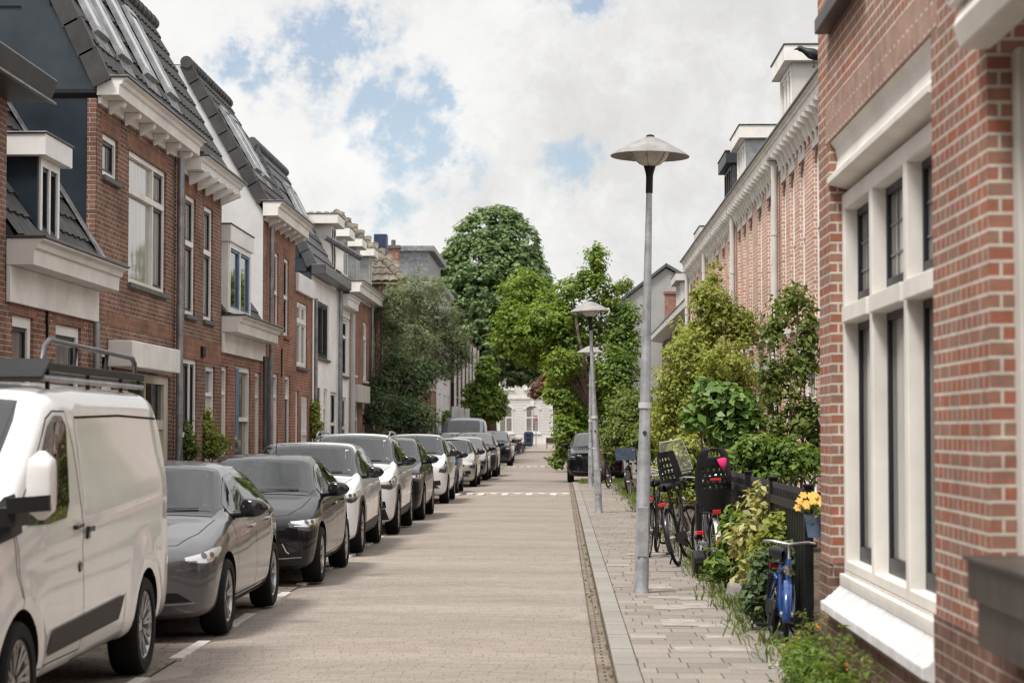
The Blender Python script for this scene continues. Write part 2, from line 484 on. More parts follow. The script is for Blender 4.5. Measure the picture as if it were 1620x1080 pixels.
# ------------------------------------------------------------------ ground
def paver_mat(name, c1, c2, joint_c, w, h, joint, big=.25, rot=0., bump=.004, grit=.35, streak=True, rand=False):
    n = NT(name); b = n.bsdf(c1, .85, spec=.15)
    tc = n.n('ShaderNodeTexCoord'); mp = n.n('ShaderNodeMapping'); mp.inputs['Rotation'].default_value = (0, 0, rot); n.l(tc.outputs['UV'], mp.inputs[0]); uv = mp.outputs[0]
    wob = n.n('ShaderNodeTexNoise'); wob.inputs['Scale'].default_value = 1.4; n.l(uv, wob.inputs['Vector'])
    wm = n.mix(uv, wob.outputs['Color'], .012)
    if rand:                                        # every course shifted by its own amount
        sp_ = n.n('ShaderNodeSeparateXYZ'); n.l(wm, sp_.inputs[0])
        dv = n.n('ShaderNodeMath', operation='DIVIDE'); n.l(sp_.outputs[1], dv.inputs[0]); dv.inputs[1].default_value = h
        fl = n.n('ShaderNodeMath', operation='FLOOR'); n.l(dv.outputs[0], fl.inputs[0])
        wn_ = n.n('ShaderNodeTexWhiteNoise', noise_dimensions='1D'); n.l(fl.outputs[0], wn_.inputs['W'])
        ma = n.n('ShaderNodeMath', operation='ADD'); n.l(sp_.outputs[0], ma.inputs[0]); n.l(wn_.outputs['Value'], ma.inputs[1])
        cb = n.n('ShaderNodeCombineXYZ'); n.l(ma.outputs[0], cb.inputs[0]); n.l(sp_.outputs[1], cb.inputs[1]); wm = cb.outputs[0]
    br = n.n('ShaderNodeTexBrick'); br.offset = .5; br.inputs['Scale'].default_value = 1
    br.inputs['Brick Width'].default_value = w; br.inputs['Row Height'].default_value = h; br.inputs['Mortar Size'].default_value = joint
    br.inputs['Mortar Smooth'].default_value = .3
    br.inputs['Color1'].default_value = (*c1, 1); br.inputs['Color2'].default_value = (*c2, 1); br.inputs['Mortar'].default_value = (*joint_c, 1)
    n.l(wm, br.inputs['Vector'])
    c = br.outputs['Color']
    c = n.mix(c, n.ramp(n.noise(uv, 38, 5, .75), [(.28, (1-grit,)*3), (.5, (1,)*3), (.75, (1.22,)*3)]), 1., 'MULTIPLY')
    if streak:
        m2 = n.n('ShaderNodeMapping'); m2.inputs['Scale'].default_value = (.22, .9, 1); n.l(tc.outputs['UV'], m2.inputs[0])
        c = n.mix(c, n.ramp(n.noise(m2.outputs[0], .9, 6, .65), [(.3, (1-big, 1-big, 1-big*1.05)), (.7, (1.1, 1.08, 1.06))]), 1., 'MULTIPLY')
        # a few open joints and dark specks between stones
        sp = n.noise(wm, 7, 5, .8)
        c = n.mix(c, tuple(x*.35 for x in c1), n.ramp(sp, [(.66, (0,)*3), (.74, (.75,)*3)]))
    n.l(c, b.inputs['Base Color'])
    iv = n.n('ShaderNodeMath', operation='SUBTRACT'); iv.inputs[0].default_value = 1; n.l(br.outputs['Fac'], iv.inputs[1])
    ad = n.n('ShaderNodeMath', operation='MULTIPLY_ADD'); n.l(n.noise(uv, 30, 4), ad.inputs[0]); ad.inputs[1].default_value = .6; n.l(iv.outputs[0], ad.inputs[2])
    n.bump(ad.outputs[0], b, .55, bump)
    return n.mat
M['road'] = paver_mat('road brick', (.305,.266,.235), (.255,.222,.195), (.175,.15,.13), .20, .07, .005, rand=True, grit=.45)
M['bay'] = paver_mat('parking bay brick', (.24,.205,.175), (.19,.16,.138), (.10,.083,.07), .21, .105, .009, rand=True)
M['slab'] = paver_mat('pavement slab', (.27,.242,.215), (.205,.182,.162), (.10,.086,.07), .3, .3, .006, big=.2, grit=.25, bump=.004, rand=True)
M['kerbstone'] = paver_mat('kerb stone', (.265,.25,.23), (.23,.217,.198), (.08,.07,.058), 40., 1.0, .012, big=.2, grit=.22)
M['gutter'] = paver_mat('gutter brick', (.26,.215,.175), (.18,.145,.12), (.07,.058,.042), .21, .11, .010, big=.3)
M['whitestone'] = plain('white paver', (.52,.49,.45), .8, dirt=.2, scale=9, bump=.003)
M['lightslab'] = plain('pale slab', (.31,.278,.248), .85, dirt=.2, scale=8, bump=.003)
M['darkslab'] = plain('dark slab', (.225,.20,.178), .85, dirt=.2, scale=8, bump=.003)
M['soil'] = plain('soil', (.10,.075,.055), .95, dirt=.4, scale=5, bump=.02)
M['groundfar'] = plain('ground', (.27,.235,.20), .9, dirt=.2, scale=.4)

def sheet(name, rects, z, mat, kind='structure'):
    mb = MB()
    for x0, x1, y0, y1 in rects: mb.face([(x0,y0,z),(x1,y0,z),(x1,y1,z),(x0,y1,z)])
    return tag(mb.build(name, mat), kind=kind)
sheet('ground', [(-900, 900, -60, 2500)], -.03, M['groundfar'])
# the road: one gently uneven sheet
mb = MB(); xs = np.linspace(-2.9, .26, 18); ys = np.concatenate([np.linspace(4, 80, 260), np.linspace(81, 236, 60)])
def rz(x, y): return .010*math.sin(y*.9+x*.6) + .008*math.sin(y*2.3 - x*1.1) + .02*math.cos((x+1.3)*.9) - .02
mb.grid([[(x, y, rz(x, y) - (.0 if .25 > x > -2.85 else .0)) for y in ys] for x in xs], flip=True)
tag(mb.build('road', M['road'], smooth=True), kind='structure')
sheet('parking_bay', [(-5.0, -2.9, 4, 236)], -.012, M['bay'])
sheet('road_side', [(.26, 2.3, 63.4, 236)], -.012, M['road'])
mb = MB(); mb.box(-6.0, -5.0, 4, 180, -.03, .09); tag(mb.build('pavement_left', M['slab']), kind='structure')
sheet('gutter', [(.26, .375, 4, 63.4)], -.006, M['gutter'])
mb = MB()
y = 4.
while y < 63:
    L = 1.0; mb.box(.375, .545, y+.006, y+L-.006, -.03, .070 + random.uniform(-.004, .004)); y += L
tag(mb.build('kerb', M['kerbstone'], bevel=.012), kind='structure')
mb = MB(); mb.box(.549, 1.95, 4, 63, -.03, .066); mb.box(2.3, 4.2, 63, 180, -.03, .066)
tag(mb.build('pavement_right', M['slab']), kind='structure')
mb = MB(); mb.box(1.95, 4.2, 12.6, 62.9, -.03, .085); tag(mb.build('garden_soil', M['soil']), kind='structure')
def dirt_mat():
    n = NT('damp joint dirt'); b = n.bsdf((.06,.045,.032), .95, spec=.1); tc = n.n('ShaderNodeTexCoord')
    f = n.noise(tc.outputs['Object'], 6, 6, .8); n.l(n.ramp(f, [(.35, (.05,.036,.026)), (.6, (.15,.115,.085)), (.75, (.06,.065,.025))]), b.inputs['Base Color']); n.bump(f, b, .5, .01); return n.mat
M['dirt'] = dirt_mat()
mb = MB(); prev = None
for y in np.arange(4, 63.3, .25):
    w0 = .006+.008*random.random(); w1 = .005+.007*random.random()
    if prev: 
        mb.face([(.252,y-.25,.0045),(.252+prev[0],y-.25,.0045),(.252+w0,y,.0045),(.252,y,.0045)]); mb.face([(.3745-prev[1]*1.5,y-.25,.0035),(.3745,y-.25,.0035),(.3745,y,.0035),(.3745-w1*1.5,y,.0035)])
        mb.face([(.3735,y-.25,.0),(.3735,y-.25,.022+prev[1]),(.3735,y,.022+w1),(.3735,y,.0)])
    prev = (w0, w1)
tag(mb.build('joint_dirt', M['dirt']), kind='structure')
# odd replaced slabs in the pavement: paler and darker
mb = MB(); rnd = random.Random(5)
for k in range(24):
    Y = 13.2 + (k*.6) + rnd.choice((0, 0, .3)); X = .55 + .3*rnd.choice((0, 1, 2, 2, 3, 3)) + .01; Y += rnd.choice((-.3, 0, .3))
    wd = rnd.choice((.28, .28, .58))
    zk = .0668+k*.00014; mb.face([(X, Y, zk), (X+wd, Y, zk), (X+wd, Y+.29, zk), (X, Y+.29, zk)], 0 if rnd.random() < .7 else 1)
for Y in (16.9, 17.2, 18.4, 19.6, 20.8):
    mb.face([(.86, Y, .0706), (1.16, Y, .0706), (1.16, Y+.29, .0706), (.86, Y+.29, .0706)], 0)
tag(mb.build('pavement_patches', [M['lightslab'], M['darkslab']]), kind='structure')
# white paver dashes beside the parked cars, and the two rows of white pavers across the road
mb = MB()
y = 12.6
while y < 70:
    for q in range(6): mb.box(-2.955, -2.855, y+q*.21+.004, y+q*.21+.206, -.03, .002)
    y += 2.42
for Yb in (53.2, 92.):
    for k in range(30):
        X = -2.8 + k*.105
        if k % 3 == 0:
            dd = .55 if (k//3) % 2 == 0 else .25
            for q in range(2): mb.box(X+q*.0 , X+.17, Yb-dd*3+q*dd*1.4, Yb-dd*3+q*dd*1.4+dd*1.3, -.03, .034)
    mb.box(-2.8, .25, Yb+.02, Yb+.22, -.03, .033)
tag(mb.build('road_markings', M['whitestone']), kind='structure')
# ------------------------------------------------------------------ house kit
def wall_sheet(mb, X, n, y0, y1, z0, z1, ops, rev=.12, mi=0, mir=0, skip=()):
    "front sheet facing n*x with openings and reveals"
    ys = sorted({y0, y1, *[o[0] for o in ops], *[o[1] for o in ops]}); zs = sorted({z0, z1, *[o[2] for o in ops], *[o[3] for o in ops]})
    for i in range(len(ys)-1):
        for j in range(len(zs)-1):
            a, b, c, d = ys[i], ys[i+1], zs[j], zs[j+1]
            if any(o[0] <= (a+b)/2 <= o[1] and o[2] <= (c+d)/2 <= o[3] for o in ops): continue
            q = [(X, a, c), (X, b, c), (X, b, d), (X, a, d)]
            mb.face(q if n > 0 else q[::-1], mi)
    xi = X - n*rev
    for a, b, c, d in ops:
        for si, q in enumerate(([(X,a,c),(X,a,d),(xi,a,d),(xi,a,c)], [(X,b,c),(xi,b,c),(xi,b,d),(X,b,d)],
                  [(X,a,d),(X,b,d),(xi,b,d),(xi,a,d)], [(X,a,c),(xi,a,c),(xi,b,c),(X,b,c)])):
            if 'lrtb'[si] in skip: continue
            mb.face(q if n > 0 else q[::-1], mir)
        q = [(xi-n*.35,a,c),(xi-n*.35,b,c),(xi-n*.35,b,d),(xi-n*.35,a,d)]

def shell(root, X, n, y0, y1, ztop, ops, mat, depth=9, rev=.12, z0=-.03, name='wall', near_mat=None):
    mb = MB(); wall_sheet(mb, X, n, y0, y1, z0, ztop, ops, rev)
    xb = X - n*depth
    q1 = [(xb,y0,z0),(X,y0,z0),(X,y0,ztop),(xb,y0,ztop)]; q2 = [(X,y1,z0),(xb,y1,z0),(xb,y1,ztop),(X,y1,ztop)]; q3 = [(xb,y1,z0),(xb,y0,z0),(xb,y0,ztop),(xb,y1,ztop)]
    if n < 0: q1, q2, q3 = q1[::-1], q2[::-1], q3[::-1]
    mb.face(q1, 1 if near_mat else 0); mb.face(q2); mb.face(q3)
    mb.face([(xb,y0,ztop-.01),(X-n*.01,y0,ztop-.01),(X-n*.01,y1,ztop-.01),(xb,y1,ztop-.01)])
    return mb.build(name, [mat] + ([near_mat] if near_mat else []), root)

def bx(mb, X, n, d0, d1, y0, y1, z0, z1, mi=0):
    "box given as distance out from the facade plane"
    mb.box(X+n*d0, X+n*d1, y0, y1, z0, z1, mi)

def window(root, X, n, ya, yb, za, zb, cols=(1,), tr=None, fr='cream', sash='blackgreen', glass='glass', sill='stone_grey', dep=.11,
           fw=.075, sash_cols=None, name='window', sashw=.045, label=None):
    e = .003
    ya += e; yb -= e; za += e; zb -= e
    mb = MB(); pn = MB(); a0, a1 = -dep, -dep+.075
    bx(mb, X, n, a0, a1, ya, ya+fw, za, zb); bx(mb, X, n, a0, a1, yb-fw, yb, za, zb)
    bx(mb, X, n, a0, a1, ya+fw, yb-fw, zb-fw, zb); bx(mb, X, n, a0, a1, ya+fw, yb-fw, za, za+fw)
    tot = sum(cols); y = ya+fw; wd = yb-ya-2*fw
    rows = [(za+fw, zb-fw)]
    if tr:
        zt = za + (zb-za)*tr
        bx(mb, X, n, a0, a1+.012, ya+fw, yb-fw, zt-.04, zt+.04); rows = [(za+fw, zt-.04), (zt+.04, zb-fw)]
    for i, c in enumerate(cols):
        y2 = y + wd*c/tot
        if i < len(cols)-1:
            for r0, r1 in rows: bx(mb, X, n, a0, a1-.004, y2-.035, y2+.035, r0, r1)
        p0 = y + (.035 if i else 0); p1 = y2 - (.035 if i < len(cols)-1 else 0)
        for r0, r1 in rows:
            s = sashw if (sash and (sash_cols is None or i in sash_cols)) else 0
            if s:
                b0, b1 = a0+.012, a0+.05
                bx(mb, X, n, b0, b1, p0, p0+s, r0, r1, 1); bx(mb, X, n, b0, b1, p1-s, p1, r0, r1, 1)
                bx(mb, X, n, b0, b1, p0+s, p1-s, r1-s, r1, 1); bx(mb, X, n, b0, b1, p0+s, p1-s, r0, r0+s, 1)
            x = X + n*(a0+.02); q = [(x,p0+s,r0+s),(x,p1-s,r0+s),(x,p1-s,r1-s),(x,p0+s,r1-s)]
            pn.face(q if n > 0 else q[::-1])
        y = y2
    w = mb.build(name, [M[fr], M[sash or fr]], root)
    if label: w['label'] = label
    pn.build('pane', M[glass], w)
    if sill:
        sb = MB(); bx(sb, X, n, -.10, .06, ya-.05, yb+.05, za-.075, za-.004); sb.build('sill', M[sill], w, bevel=.008)
    return w

def door(root, X, n, ya, yb, zb, fr='cream', leaf='wood_dark', light=.45, z0=.12, dep=.12):
    e = .003; ya += e; yb -= e; zb -= e
    mb = MB(); a0, a1 = -dep, -dep+.08; fw = .08; zt = zb-light
    bx(mb, X, n, a0, a1, ya, ya+fw, z0, zb); bx(mb, X, n, a0, a1, yb-fw, yb, z0, zb); bx(mb, X, n, a0, a1, ya+fw, yb-fw, zb-fw, zb)
    bx(mb, X, n, a0, a1, ya+fw, yb-fw, zt-.06, zt)
    bx(mb, X, n, a0, a0+.045, ya+fw, yb-fw, z0, zt-.06, 1)
    for k in range(2):
        bx(mb, X, n, a0+.045, a0+.058, ya+fw+.12, yb-fw-.12, z0+.15+k*1.0, z0+.95+k*.85, 1)
    d = mb.build('door', [M[fr], M[leaf]], root)
    pn = MB(); x = X+n*(a0+.02); q = [(x,ya+fw,zt),(x,yb-fw,zt),(x,yb-fw,zb-fw),(x,ya+fw,zb-fw)]
    pn.face(q if n > 0 else q[::-1]); pn.build('pane', M['glass'], d)
    h = MB(); h.tube([(X+n*(a0+.10), yb-fw-.09, z0+1.0), (X+n*(a0+.10), yb-fw-.09, z0+1.13)], .012, 6)
    h.tube([(X+n*(a0+.04), yb-fw-.09, z0+1.06), (X+n*(a0+.10), yb-fw-.09, z0+1.06)], .01, 6); h.build('handle', M['steel'], d)
    return d

def lintel(root, X, n, spans, mat='soldier', h=.21, name='brick_arch'):
    for ya, yb, z in spans:
        mb = MB(); bx(mb, X, n, -.05, .004, ya-.12, yb+.12, z+.004, z+h); mb.build(name, M[mat], root)

def cornice(root, X, n, y0, y1, zt, out=.42, h=.34, mat='cream', mods=0, mstyle='bracket', board=.28, top='zinc_dark', ends=(.0, .0), bmat=None):
    "gutter box with mouldings, a frieze board under it and optional brackets"
    mb = MB(); a, b = y0-ends[0], y1+ends[1]
    prof = [(0,zt-h), (out*.72,zt-h), (out*.74,zt-h*.45), (out*.82,zt-h*.40), (out*.86,zt-h*.2), (out,zt-h*.12), (out,zt-.012), (0,zt-.012)]
    mb.prism([(X+n*x, z) for x, z in (prof if n > 0 else prof[::-1])], 'y', a, b)
    if board: bx(mb, X, n, 0.002, .05, y0+.004, y1-.004, zt-h-board, zt-h-.003)
    if top: bx(mb, X, n, -.05, out+.025, a-.02, b+.02, zt-.010, zt+.02, 1)
    c = mb.build('cornice', [M[mat], M[top or mat]], root, bevel=.006)
    if mods:
        for k in range(mods):
            yc = y0 + (k+.5)*(y1-y0)/mods; m = MB()
            z = zt-h-.004
            if mstyle == 'wedge':
                P = [(0.055, z), (out*.95, z), (out*.95, z-.05), (.055, z-.20)]
            else:
                P = [(.055, z), (out*.62, z), (out*.66, z-.035), (out*.60, z-.075), (out*.45, z-.085), (out*.28, z-.12), (.055, z-.165)]
            m.prism([(X+n*x, zz) for x, zz in (P if n > 0 else P[::-1])], 'y', yc-.06, yc+.06); m.build('bracket', M[bmat or mat], c)
    return c

def tiles(root, X, n, y0, y1, z0, z1, run, mat='tile_dark', tw=.30, te=.33, wave=.028, step=.035, name='roof', closed=True, flat=False, sub=6):
    "roof slope of real tile courses; bottom edge at plane X, top edge X - n*run"
    mb = MB(); H = math.hypot(z1-z0, run); up = Vector((-n*run, 0, z1-z0))/H; nor = Vector((n*(z1-z0), 0, run))/H
    rows = max(1, round(H/te)); cols = max(1, round((y1-y0)/tw)); te = H/rows; tw = (y1-y0)/cols
    if flat: prof = [(0, 0), (.02, .006), (.5, .006), (.97, .006), (.985, 0)]
    else: prof = [(k/sub, .5-.5*math.cos(2*math.pi*k/sub)) for k in range(sub)]
    base = Vector((X, 0, z0)); yy = []; hh = []
    for c in range(cols):
        for u, w in prof: yy.append(y0+(c+u)*tw); hh.append(w*(1 if flat else wave))
    yy.append(y1); hh.append(hh[0])
    for r in range(rows):
        P = []
        for s, lift in ((0., 0.), (0., step), (1.04, 0.004)):
            P.append([base + up*((r+s)*te) + nor*(lift + (h if s or lift else h*.2)) + Vector((0, y, 0)) for y, h in zip(yy, hh)])
        mb.grid(P, flip=n > 0)
    if closed:                                   # underside and back so that the roof is a solid
        xt = X-n*run
        for y in (y0, y1):
            q = [(X, y, z0-.02), (xt, y, z1-.02), (xt-n*5, y, z1-.02), (xt-n*5, y, z0-.02)]; mb.face(q)
        mb.face([(xt, y0, z1), (xt, y1, z1), (xt-n*5, y1, z1+.02), (xt-n*5, y0, z1+.02)])
    return mb.build(name, M[mat], root, smooth=True, angle=30)

def verge(root, X, n, y, z0, z1, run, mat='tile_dark', w=.2, count=8, ridge=True, y1=None):
    "row of overlapping verge tiles down the edge of a slope, with a round ridge over the top"
    mb = MB(); H = math.hypot(z1-z0, run); up = Vector((-n*run, 0, z1-z0))/H; nor = Vector((n*(z1-z0), 0, run))/H
    L = H/count
    for k in range(count):
        c = Vector((X, y, z0)) + up*(k+.5)*L + nor*.03
        mb.obox(c + nor*.012, (0,1,0), (up + nor*.05), nor, .09, L*.53, .045)
        mb.obox(c - nor*.08 + Vector((0,-.075,0)), (0,1,0), (up+nor*.05), nor, .016, L*.53, .11)
    if ridge:
        p = Vector((X, y, z0)) + up*(H+.02) + nor*.02; e = (y1 or y)
        k = 0; yy = y-.12
        while yy < e:
            mb.tube([p + Vector((0, yy-y, 0)), p + Vector((0, yy-y+.36, 0))], [.125, .112], 14); yy += .34
    return mb.build('verge_tiles', M[mat], root, smooth=True, angle=35)

def roof_window(root, X, n, run, z0, z1, t0, t1, ya, yb, frame='zinc'):
    H = math.hypot(z1-z0, run); up = Vector((-n*run, 0, z1-z0))/H; nor = Vector((n*(z1-z0), 0, run))/H; b = Vector((X, 0, z0))
    mb = MB(); c = lambda y, t: b + up*t*H + nor*.09 + Vector((0, y, 0))
    ym = (ya+yb)/2; tm = (t0+t1)/2; hw = (yb-ya)/2; hl = (t1-t0)*H/2
    for s in (-1, 1):
        mb.obox(c(ym+s*hw, tm), (0,1,0), up, nor, .05, hl+.05, .035)
        mb.obox(c(ym, tm)+up*s*hl, (0,1,0), up, nor, hw-.051, .05, .04)
    mb.obox(c(ym, tm)-up*(hl+.16)-nor*.045, (0,1,0), up, nor, hw+.1, .12, .012, 1)
    w = mb.build('roof_window', [M['galv'], M['lead']], root)
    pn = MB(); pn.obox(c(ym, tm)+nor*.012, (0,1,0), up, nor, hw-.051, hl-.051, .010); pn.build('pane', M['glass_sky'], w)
    return w

def dormer(root, X, n, ya, yb, z0, z1, depth, fr='white', cheek='cream2', cols=(1,1), sash='blackgreen', over=.22, fas=.24, glass='glass', fasmat=None, label=None):
    "box dormer with flat roof; front plane X, facing n"
    mb = MB()
    mb.box(X-n*depth, X-n*.004, ya, ya+.06, z0, z1, 0); mb.box(X-n*depth, X-n*.004, yb-.06, yb, z0, z1, 0)
    mb.box(X-n*depth, X-n*.3, ya+.06, yb-.06, z0, z1, 0)
    d = mb.build('dormer', M[cheek], root)
    if label: d['label'] = label
    r = MB(); r.box(X-n*depth-n*.05, X+n*over, ya-over, yb+over, z1, z1+fas, 0); r.box(X-n*depth, X+n*(over+.02), ya-over-.02, yb+over+.02, z1+fas, z1+fas+.025, 1)
    r.build('dormer_roof', [M[fasmat or fr], M['zinc_dark']], d, bevel=.01)
    window(d, X, n, ya+.063, yb-.063, z0, z1-.002, cols=cols, fr=fr, sash=sash, glass=glass, sill=None, dep=.06, fw=.09, name='window')
    return d

def downpipe(root, X, n, y, z0, z1, r=.045, out=.09, mat='zinc', kink=0):
    mb = MB(); x = X+n*out
    pts = [(x, y, z0), (x, y, z1-.25*bool(kink)-.02)]
    if kink: pts += [(x+n*kink*.5, y, z1-.12), (x+n*kink, y, z1)]
    mb.tube(pts, r, 10)
    z = z0+.4
    while z < z1-.3:
        mb.tube([(x, y, z), (x, y, z+.05)], r+.009, 10); z += 1.45
    return mb.build('downpipe', M[mat], root, smooth=True)

def house(name, label, X, y0, group=None, cat='house'):
    return thing(name, label, cat, (X, y0, 0), group=group)

XL = -6.0
LG = 'houses along the left side'
yl = lambda px: Yof(px, XL)

# ---- sliver of the nearest house on the left
h = house('brick_house', 'brick house end with dark overhanging eave at the left edge of the photo', XL, -48, LG)
shell(h, XL, 1, -48, 21.33, 5.28, [], M['brick_brown'])
mb = MB(); mb.prism([(XL-.02, 5.28), (XL+.44, 5.28), (XL+.52, 5.50), (XL+.50, 5.53), (XL-.02, 5.53)], 'y', -48, 21.45); mb.prism([(XL-.02, 5.54), (XL-.02, 5.55), (XL-3, 9), (XL-6, 9), (XL-6, 5.54)], 'y', -48, 21.3); mb.build('eave', M['charcoal'], h)
mb = MB(); mb.box(XL+.45, XL+.50, -48, 21.48, 5.255, 5.278); mb.build('eave_edge', M['lead'], h)

# ---- house A: one storey, tiled slope, dormer
A0, A1 = 21.35, 25.46
h = house('low_brick_house', 'low brick house with cream gutter box and dark cheeked dormer beside the navy wall', XL, A0, LG)
oa = [(21.62, 22.5, .9, 2.98), (23.5, 24.75, .9, 2.98)]
shell(h, XL, 1, A0, A1, 3.32, oa, M['brick_mix'])
for o in oa: window(h, XL, 1, *o, cols=(1,), tr=.72, fr='cream', glass='glass_cur', fw=.12)
lintel(h, XL, 1, [(o[0], o[1], o[3]) for o in oa], h=.30)
cornice(h, XL, 1, A0, A1+.05, 3.80, out=.42, h=.30, board=.40, mat='cream')
tiles(h, XL+.1, 1, A0, A1-.02, 3.82, 8.0, 2.6, 'tile_dark')
mb = MB(); H = math.hypot(4.18, 2.6); up = Vector((-2.6, 0, 4.18))/H; nr = Vector((4.18, 0, 2.6))/H
mb.obox(Vector((XL+.1, A1-.1, 3.85)) + up*1.4 + nr*.07, (0,1,0), up, nr, .1, 1.4, .012); mb.build('flashing', M['lead'], h)
dormer(h, XL+.02, 1, 22.55, 23.55, 3.86, 4.84, 1.6, fr='white', cheek='navy', cols=(1, 1), over=.12, fas=.25)
downpipe(h, XL, 1, 25.2, .1, 3.1)
mb = MB(); mb.obox((XL+.01, 23.05, 3.0), (0,1,0), (1,0,0), (0,0,1), .012, .02, .28); mb.obox((XL+.012, 23.05, 3.0), (0,1,0), (1,0,0), (0,0,1), .035, .02, .05); mb.build('wall_anchor', M['iron'], h)

# ---- house B: two brown brick bays under one mansard roof, navy end wall
B0, BM, B1 = 25.5, 31.3, 35.0
h = house('mansard_house', 'brown brick house with navy end wall, big white sash window and tall dark mansard roof', XL, B0, LG)
ob = [(25.82, 26.73, 5.05, 5.62), (27.43, 30.05, 3.76, 5.62), (25.9, 26.6, 1.1, 2.78), (27.5, 30.5, -.03, 2.52),
      (31.6, 32.5, 3.56, 5.50), (33.25, 34.15, 3.56, 5.50), (31.5, 32.75, .75, 2.86), (33.5, 34.45, -.03, 2.8)]
shell(h, XL, 1, B0, B1, 6.0, ob, M['brick_brown'], near_mat=M['navy'])
window(h, XL, 1, *ob[0], fr='white', sash='blackgreen', glass='glass_cur')
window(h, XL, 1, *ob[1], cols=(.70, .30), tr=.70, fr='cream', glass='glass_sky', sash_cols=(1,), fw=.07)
window(h, XL, 1, *ob[2], fr='cream', tr=.7, fw=.1)
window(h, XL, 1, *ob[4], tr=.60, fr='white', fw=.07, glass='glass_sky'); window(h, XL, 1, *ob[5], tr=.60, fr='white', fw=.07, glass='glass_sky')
window(h, XL, 1, *ob[6], cols=(.6, .4), tr=.42, fr='white', glass='glass_cur')
door(h, XL, 1, *ob[7][:2], ob[7][3], fr='white', leaf='door_cream')
# garage front: dark lights over cream boards
mb = MB(); y0, y1, z1 = ob[3][0]+.003, ob[3][1]-.003, 2.517
for a, b, c, d, q in ((y0, y0+.12, .1, z1, .05), (y1-.3, y1, .1, z1, .05), (y0+.12, y1-.3, z1-.12, z1, .05), (y0+.12, y1-.3, 1.72, 1.86, .04), (28.85, 28.95, .1, 1.72, .03), (28.85, 28.95, 1.86, z1-.12, .03)):
    bx(mb, XL, 1, -.12, -.12+q+.03, a, b, c, d)
bx(mb, XL, 1, -.12, -.085, y0+.12, 28.85, .1, 1.72); bx(mb, XL, 1, -.12, -.085, 28.95, y1-.3, .1, 1.72)
g = mb.build('garage_front', M['door_cream'], h)
pn = MB()
for a, b in ((y0+.12, 28.85), (28.95, y1-.3)): pn.face([(XL-.09,a,1.86),(XL-.09,b,1.86),(XL-.09,b,z1-.12),(XL-.09,a,z1-.12)])
pn.build('pane', M['glass'], g)
mb = MB(); bx(mb, XL, 1, .003, .34, 26.2, 29.5, 2.55, 2.90); mb.build('canopy', M['cream'], h, bevel=.015)
for a, b, c, d in ((31.32, 34.98, 2.86, 3.2), (26., 30.6, 3.1, 3.3)):
    mb = MB(); bx(mb, XL, 1, -.02, .003, a, b, c, d); mb.build('brick_band', M['soldier'], h)
lintel(h, XL, 1, [(a, b, d) for a, b, c, d in (ob[0], ob[1], ob[4], ob[5])], h=.22)
cornice(h, XL, 1, B0+.02, BM-.05, 6.28, out=.40, h=.24, board=.10, mods=6, mat='cream', ends=(.05, 0))
cornice(h, XL, 1, BM, B1, 6.06, out=.42, h=.22, board=.06, mods=5, mstyle='wedge', mat='white', ends=(0, .12))
tiles(h, XL+.12, 1, B0, B1+.05, 6.22, 8.95, 1.42, 'tile_dark')
verge(h, XL+.12, 1, B0-.02, 6.22, 8.95, 1.42, 'tile_dark', count=7, y1=B1)
# navy end gable under the verge
mb = MB(); mb.face([(XL-.01, B0-.012, 6.1), (XL-.01, B0-.012, 6.25), (XL-1.32, B0-.012, 8.9), (XL-9, B0-.012, 8.9), (XL-9, B0-.012, 6.1)][::-1]); mb.build('gable_panel', M['navy_panel'], h)
mb = MB(); mb.box(XL-9, XL-.012, B0-.03, B0-.014, 6.07, 6.12); mb.box(XL-9, XL-1.0, B0-.028, B0-.014, 7.2, 7.215); mb.box(-6.62-.008, -6.62+.008, B0-.029, B0-.014, 7.215, 8.6); mb.build('gable_seam', M['blackgreen'], h)
# brick quoin strip beside the navy wall
mb = MB(); mb.box(XL-.12, XL-.004, B0-.025, B0-.002, 3.2, 6.0); mb.build('brick_quoin', M['brick_brown'], h)
Hs = (6.22, 8.95)
for ya, yb, t0, t1 in ((26.3, 26.95, .30, 1.0), (27.55, 28.2, .27, 1.0), (29.5, 30.2, .30, .78), (31.2, 31.9, .30, .78)):
    roof_window(h, XL+.12, 1, 1.42, *Hs, t0, t1, ya, yb)
downpipe(h, XL, 1, BM-.62, .1, 5.95, r=.055, out=.10)
mb = MB()
for k in range(90): mb.obox((XL+.045, BM-.76, .4+k*.062), (1,0,0), (0,1,0), (0,0,1), .009, .009, .014)
mb.build('light_chain', M['plastic'], h)
mb = MB(); bx(mb, XL, 1, .003, .05, 33.0, 33.28, 2.92, 3.10); mb.build('house_lamp', M['iron'], h)

# ---- house C: low, white dormer with blue sashes
C0, C1 = 35.02, 39.98
h = house('low_brick_house', 'low brick house with white dormer holding blue window sashes', XL, C0, LG)
oc = [(36.6, 38.4, .7, 2.9), (35.1, 35.75, -.03, 2.85), (38.95, 39.7, -.03, 2.85)]
shell(h, XL, 1, C0, C1, 3.25, oc, M['brick_red'])
window(h, XL, 1, *oc[0], tr=.55, fr='cream', sash=None, glass='glass_cur', fw=.1)
mb = MB(); bx(mb, XL, 1, -.04, .01, 36.62, 36.95, 1.6, 2.85); mb.build('shutter', M['blue_paint'], h)
for o in oc[1:]: door(h, XL, 1, o[0], o[1], o[3], fr='cream', leaf='door_cream')
cornice(h, XL, 1, C0+.02, C1, 3.74, out=.42, h=.30, board=.36, mat='cream')
tiles(h, XL+.05, 1, C0, C1, 3.76, 7.4, 2.3, 'tile_dark')
dormer(h, XL+.1, 1, 35.15, 37.7, 3.80, 5.06, 1.5, fr='white', cheek='white', cols=(1, 1), sash='blue_paint', over=.05, fas=.30)
downpipe(h, XL, 1, 39.7, .1, 3.2, mat='zinc_dark')

